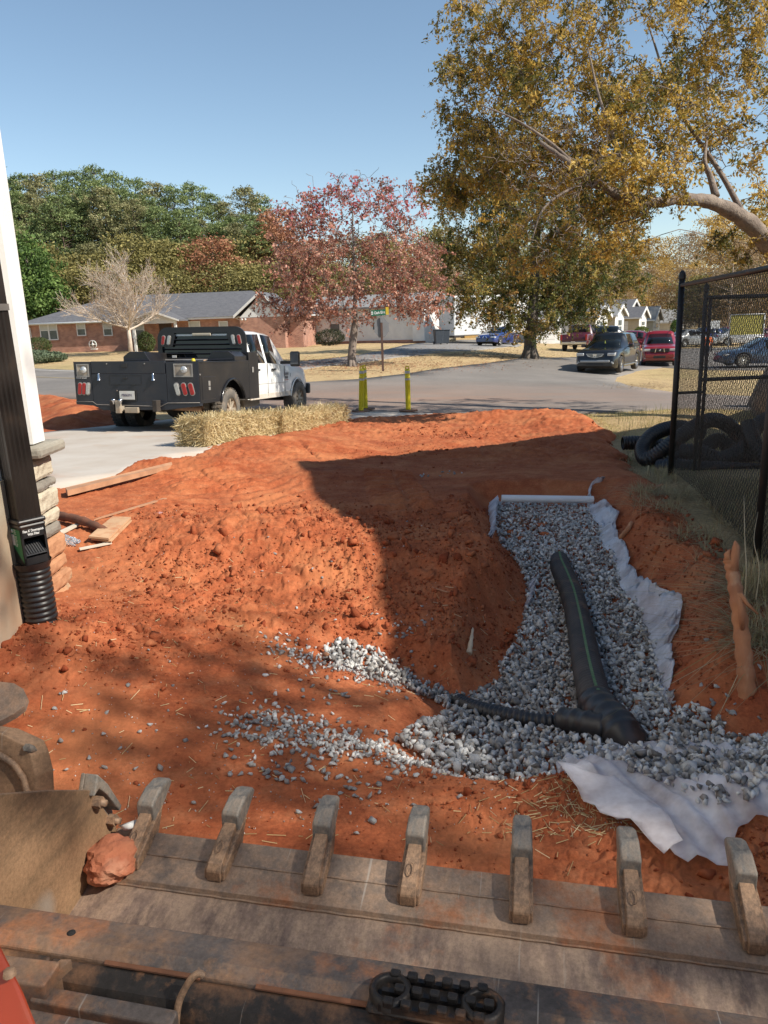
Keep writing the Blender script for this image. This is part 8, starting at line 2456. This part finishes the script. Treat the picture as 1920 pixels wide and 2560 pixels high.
for i, (lb) in enumerate(['front straw bale of the row, its broad end towards the viewer', 'second straw bale from the front, behind the truck wheel', 'third straw bale from the front with a dark gap after it', 'last straw bale of the row, nearest the yellow posts']):
    a_, b_ = B[i], B[i + 1]
    n_ = np.array([-(b_ - a_)[1], (b_ - a_)[0], 0]); n_ /= np.linalg.norm(n_)
    off = [0, .05, -.04, .03][i]
    bale('straw_bale', a_ + n_ * off, a_ + (b_ - a_) * .98 + n_ * off, .46, [.40, .37, .36, .38][i], 40 + i, lb)
# tan pipe elbow on the last bale, orange cap
M_TAN = mat('tan_plastic', (.62, .42, .24), (.55, .36, .2), .5, 0, 5)
m_ = MB(); p0 = P(752, 1024, 14.6); p1 = P(778, 1022, 14.9); p2 = P(784, 1024, 15.1)
m_.tube([p0, p0 + (p1 - p0) * .3, p0 + (p1 - p0) * .31, p1, p2], [.062, .062, .055, .055, .06], 16, caps=False); m_.tube([p0 + (p1 - p0) * .02, p0 + (p1 - p0) * .6], .045, 14); m_.build('x', M_TAN) if False else None
tag(m_.build('pipe_elbow', M_TAN), 'short tan plastic pipe piece lying on the last straw bale', 'pipe')
m_ = MB(); p0 = GP(457, 1118, .03); m_.lathe([(0, .03), (.03, .028), (.035, .0), (.02, -.02)], seg=12); o = m_.build('orange_cap', mat('orange_cap', (.7, .28, .06), (.6, .22, .05), .5)); o.location = tuple(p0 + [0, 0, .05]); tag(o, 'small orange cap at the left foot of the front straw bale', 'cap')
m_ = MB(); q = [GP(650, 1046, .09), GP(680, 1034, .09), GP(700, 1037, .09), GP(672, 1050, .09)]; m_.add([tuple(v) for v in q] + [tuple(v + [0, 0, .02]) for v in q], [(0, 1, 2, 3), (4, 5, 6, 7), (0, 1, 5, 4), (1, 2, 6, 5), (2, 3, 7, 6), (3, 0, 4, 7)])
tag(m_.build('blue_tarp', mat('blue_tarp', (.18, .34, .50), (.25, .38, .5), .6)), 'scrap of pale blue sheet on the drive beside the truck', 'tarp')

# yellow-green panel, hoop, by the far lot
a = P(1822, 845, 60); b_ = P(1907, 845, 60)
yp = empty('yellow_panel', (float(a[0]), float(a[1]), float(G(a[0], a[1]))), math.atan2((b_ - a)[1], (b_ - a)[0]), 'large yellow-green board with a white frame seen through the fence', 'board'); gz = yp.location.z
L = float(np.linalg.norm((b_ - a)[:2])); z1 = P(1860, 838, 60)[2] - gz; z2 = P(1860, 786, 60)[2] - gz
m_ = MB(); m_.bbox(0, L, 0, .05, z1, z2); m_.build('panel', mat('mustard_board', (.36, .30, .06), (.30, .26, .05), .6), yp)
m_ = MB(); m_.tube([(0, -.02, -.2), (0, -.02, z2), (L, -.02, z2), (L, -.02, -.2)], .05, 6); m_.tube([(0, -.02, z1), (L, -.02, z1)], .04, 6); m_.build('frame', M_SIDW, yp)
a = P(1783, 850, 58); hp = empty('basketball_hoop', (float(a[0]), float(a[1]), float(G(a[0], a[1]))), 0, 'white basketball backboard on a pole beyond the person in orange', 'basketball hoop'); gz = hp.location.z
zc = P(1783, 812, 58)[2] - gz
m_ = MB(); m_.tube([(0, .2, -.2), (0, .2, zc)], .05, 8); m_.build('pole', M_BLACKTRIM, hp)
m_ = MB(); m_.rbox((0, 0, zc), (.85, .04, .60), .02); m_.build('backboard', M_SIDW, hp)
m_ = MB(); m_.tube([(math.cos(t) * .22, -.28 + math.sin(t) * .22, zc - .25) for t in np.linspace(0, 2 * math.pi, 14, endpoint=False)], .015, 5, closed=True); m_.build('rim', M_CHROME, hp)

# person in an orange top
def skin_body(name, joints, bones, material, parent):
    import bmesh
    me = bpy.data.meshes.new(name); bm = bmesh.new(); sl = None
    vs = {k: bm.verts.new(p) for k, (p, r) in joints.items()}
    for a_, b_ in bones: bm.edges.new((vs[a_], vs[b_]))
    bm.to_mesh(me); keys = list(joints.keys()); bm.free()
    o = link(name, me, parent)
    md = o.modifiers.new('skin', 'SKIN')
    sk = me.skin_vertices[0] if me.skin_vertices else None
    if sk is None:
        bpy.context.view_layer.objects.active = o; me.update(); sk = me.skin_vertices[0]
    for i, k in enumerate(keys):
        r = joints[k][1]; sk.data[i].radius = r if isinstance(r, tuple) else (r, r)
    sk.data[0].use_root = True
    s2 = o.modifiers.new('smooth', 'SUBSURF'); s2.levels = s2.render_levels = 2
    me.materials.append(material)
    return o
g = P(1764, 914, 43); pr_ = empty('person', (float(g[0]), float(g[1]), float(G(g[0], g[1])) + .04), R(8), 'person in an orange top and dark trousers walking beyond the fence', 'person')
J = {'pel': ((0, 0, .92), (.15, .11)), 'sp': ((0, 0, 1.12), (.14, .10)), 'ch': ((0, .0, 1.34), (.17, .12)), 'nk': ((0, .02, 1.50), .055), 'hd': ((0, .04, 1.60), .085), 'tp': ((0, .04, 1.70), .08),
     'hl': ((-.10, 0, .86), .10), 'kl': ((-.12, -.10, .48), .065), 'al': ((-.13, -.30, .10), .045), 'fl': ((-.13, -.18, .03), .045), 'hr': ((.10, 0, .86), .10), 'kr': ((.11, .12, .49), .065), 'ar': ((.12, .16, .09), .045), 'fr': ((.12, .30, .035), .045),
     'sl': ((-.19, 0, 1.42), .07), 'el': ((-.27, -.06, 1.15), .045), 'wl': ((-.27, .06, .92), .032), 'nl': ((-.27, .10, .84), .035), 'sr': ((.19, 0, 1.42), .07), 'er': ((.27, -.04, 1.15), .045), 'wr': ((.29, .10, .94), .032), 'nr': ((.29, .14, .87), .035)}
Bn = [('pel', 'sp'), ('sp', 'ch'), ('ch', 'nk'), ('nk', 'hd'), ('hd', 'tp'), ('pel', 'hl'), ('hl', 'kl'), ('kl', 'al'), ('al', 'fl'), ('pel', 'hr'), ('hr', 'kr'), ('kr', 'ar'), ('ar', 'fr'), ('ch', 'sl'), ('sl', 'el'), ('el', 'wl'), ('wl', 'nl'), ('ch', 'sr'), ('sr', 'er'), ('er', 'wr'), ('wr', 'nr')]
skin_body('body', J, Bn, mat('skin', (.30, .17, .11), (.26, .14, .09), .6), pr_)
fat = lambda ks, f: {k: (J[k][0], tuple(q * f for q in J[k][1]) if isinstance(J[k][1], tuple) else J[k][1] * f) for k in ks}
skin_body('orange_top', fat(['pel', 'sp', 'ch', 'sl', 'el', 'sr', 'er'], 1.18), [('pel', 'sp'), ('sp', 'ch'), ('ch', 'sl'), ('sl', 'el'), ('ch', 'sr'), ('sr', 'er')], mat('orange_cloth', (.80, .17, .035), (.7, .14, .03), .8), pr_)
skin_body('trousers', fat(['pel', 'hl', 'kl', 'al', 'hr', 'kr', 'ar'], 1.12), [('pel', 'hl'), ('hl', 'kl'), ('kl', 'al'), ('pel', 'hr'), ('hr', 'kr'), ('kr', 'ar')], mat('dark_denim', (.03, .035, .05), (.04, .045, .06), .85), pr_)
m_ = MB(); m_.lathe([(.095, 1.60), (.105, 1.66), (.09, 1.73), (.04, 1.765), (0, 1.77)], c=(0, .04, 0), seg=14); m_.build('cap', mat('dark_cap', (.04, .03, .03), (.05, .04, .04), .8), pr_)

bpy.context.view_layer.update()
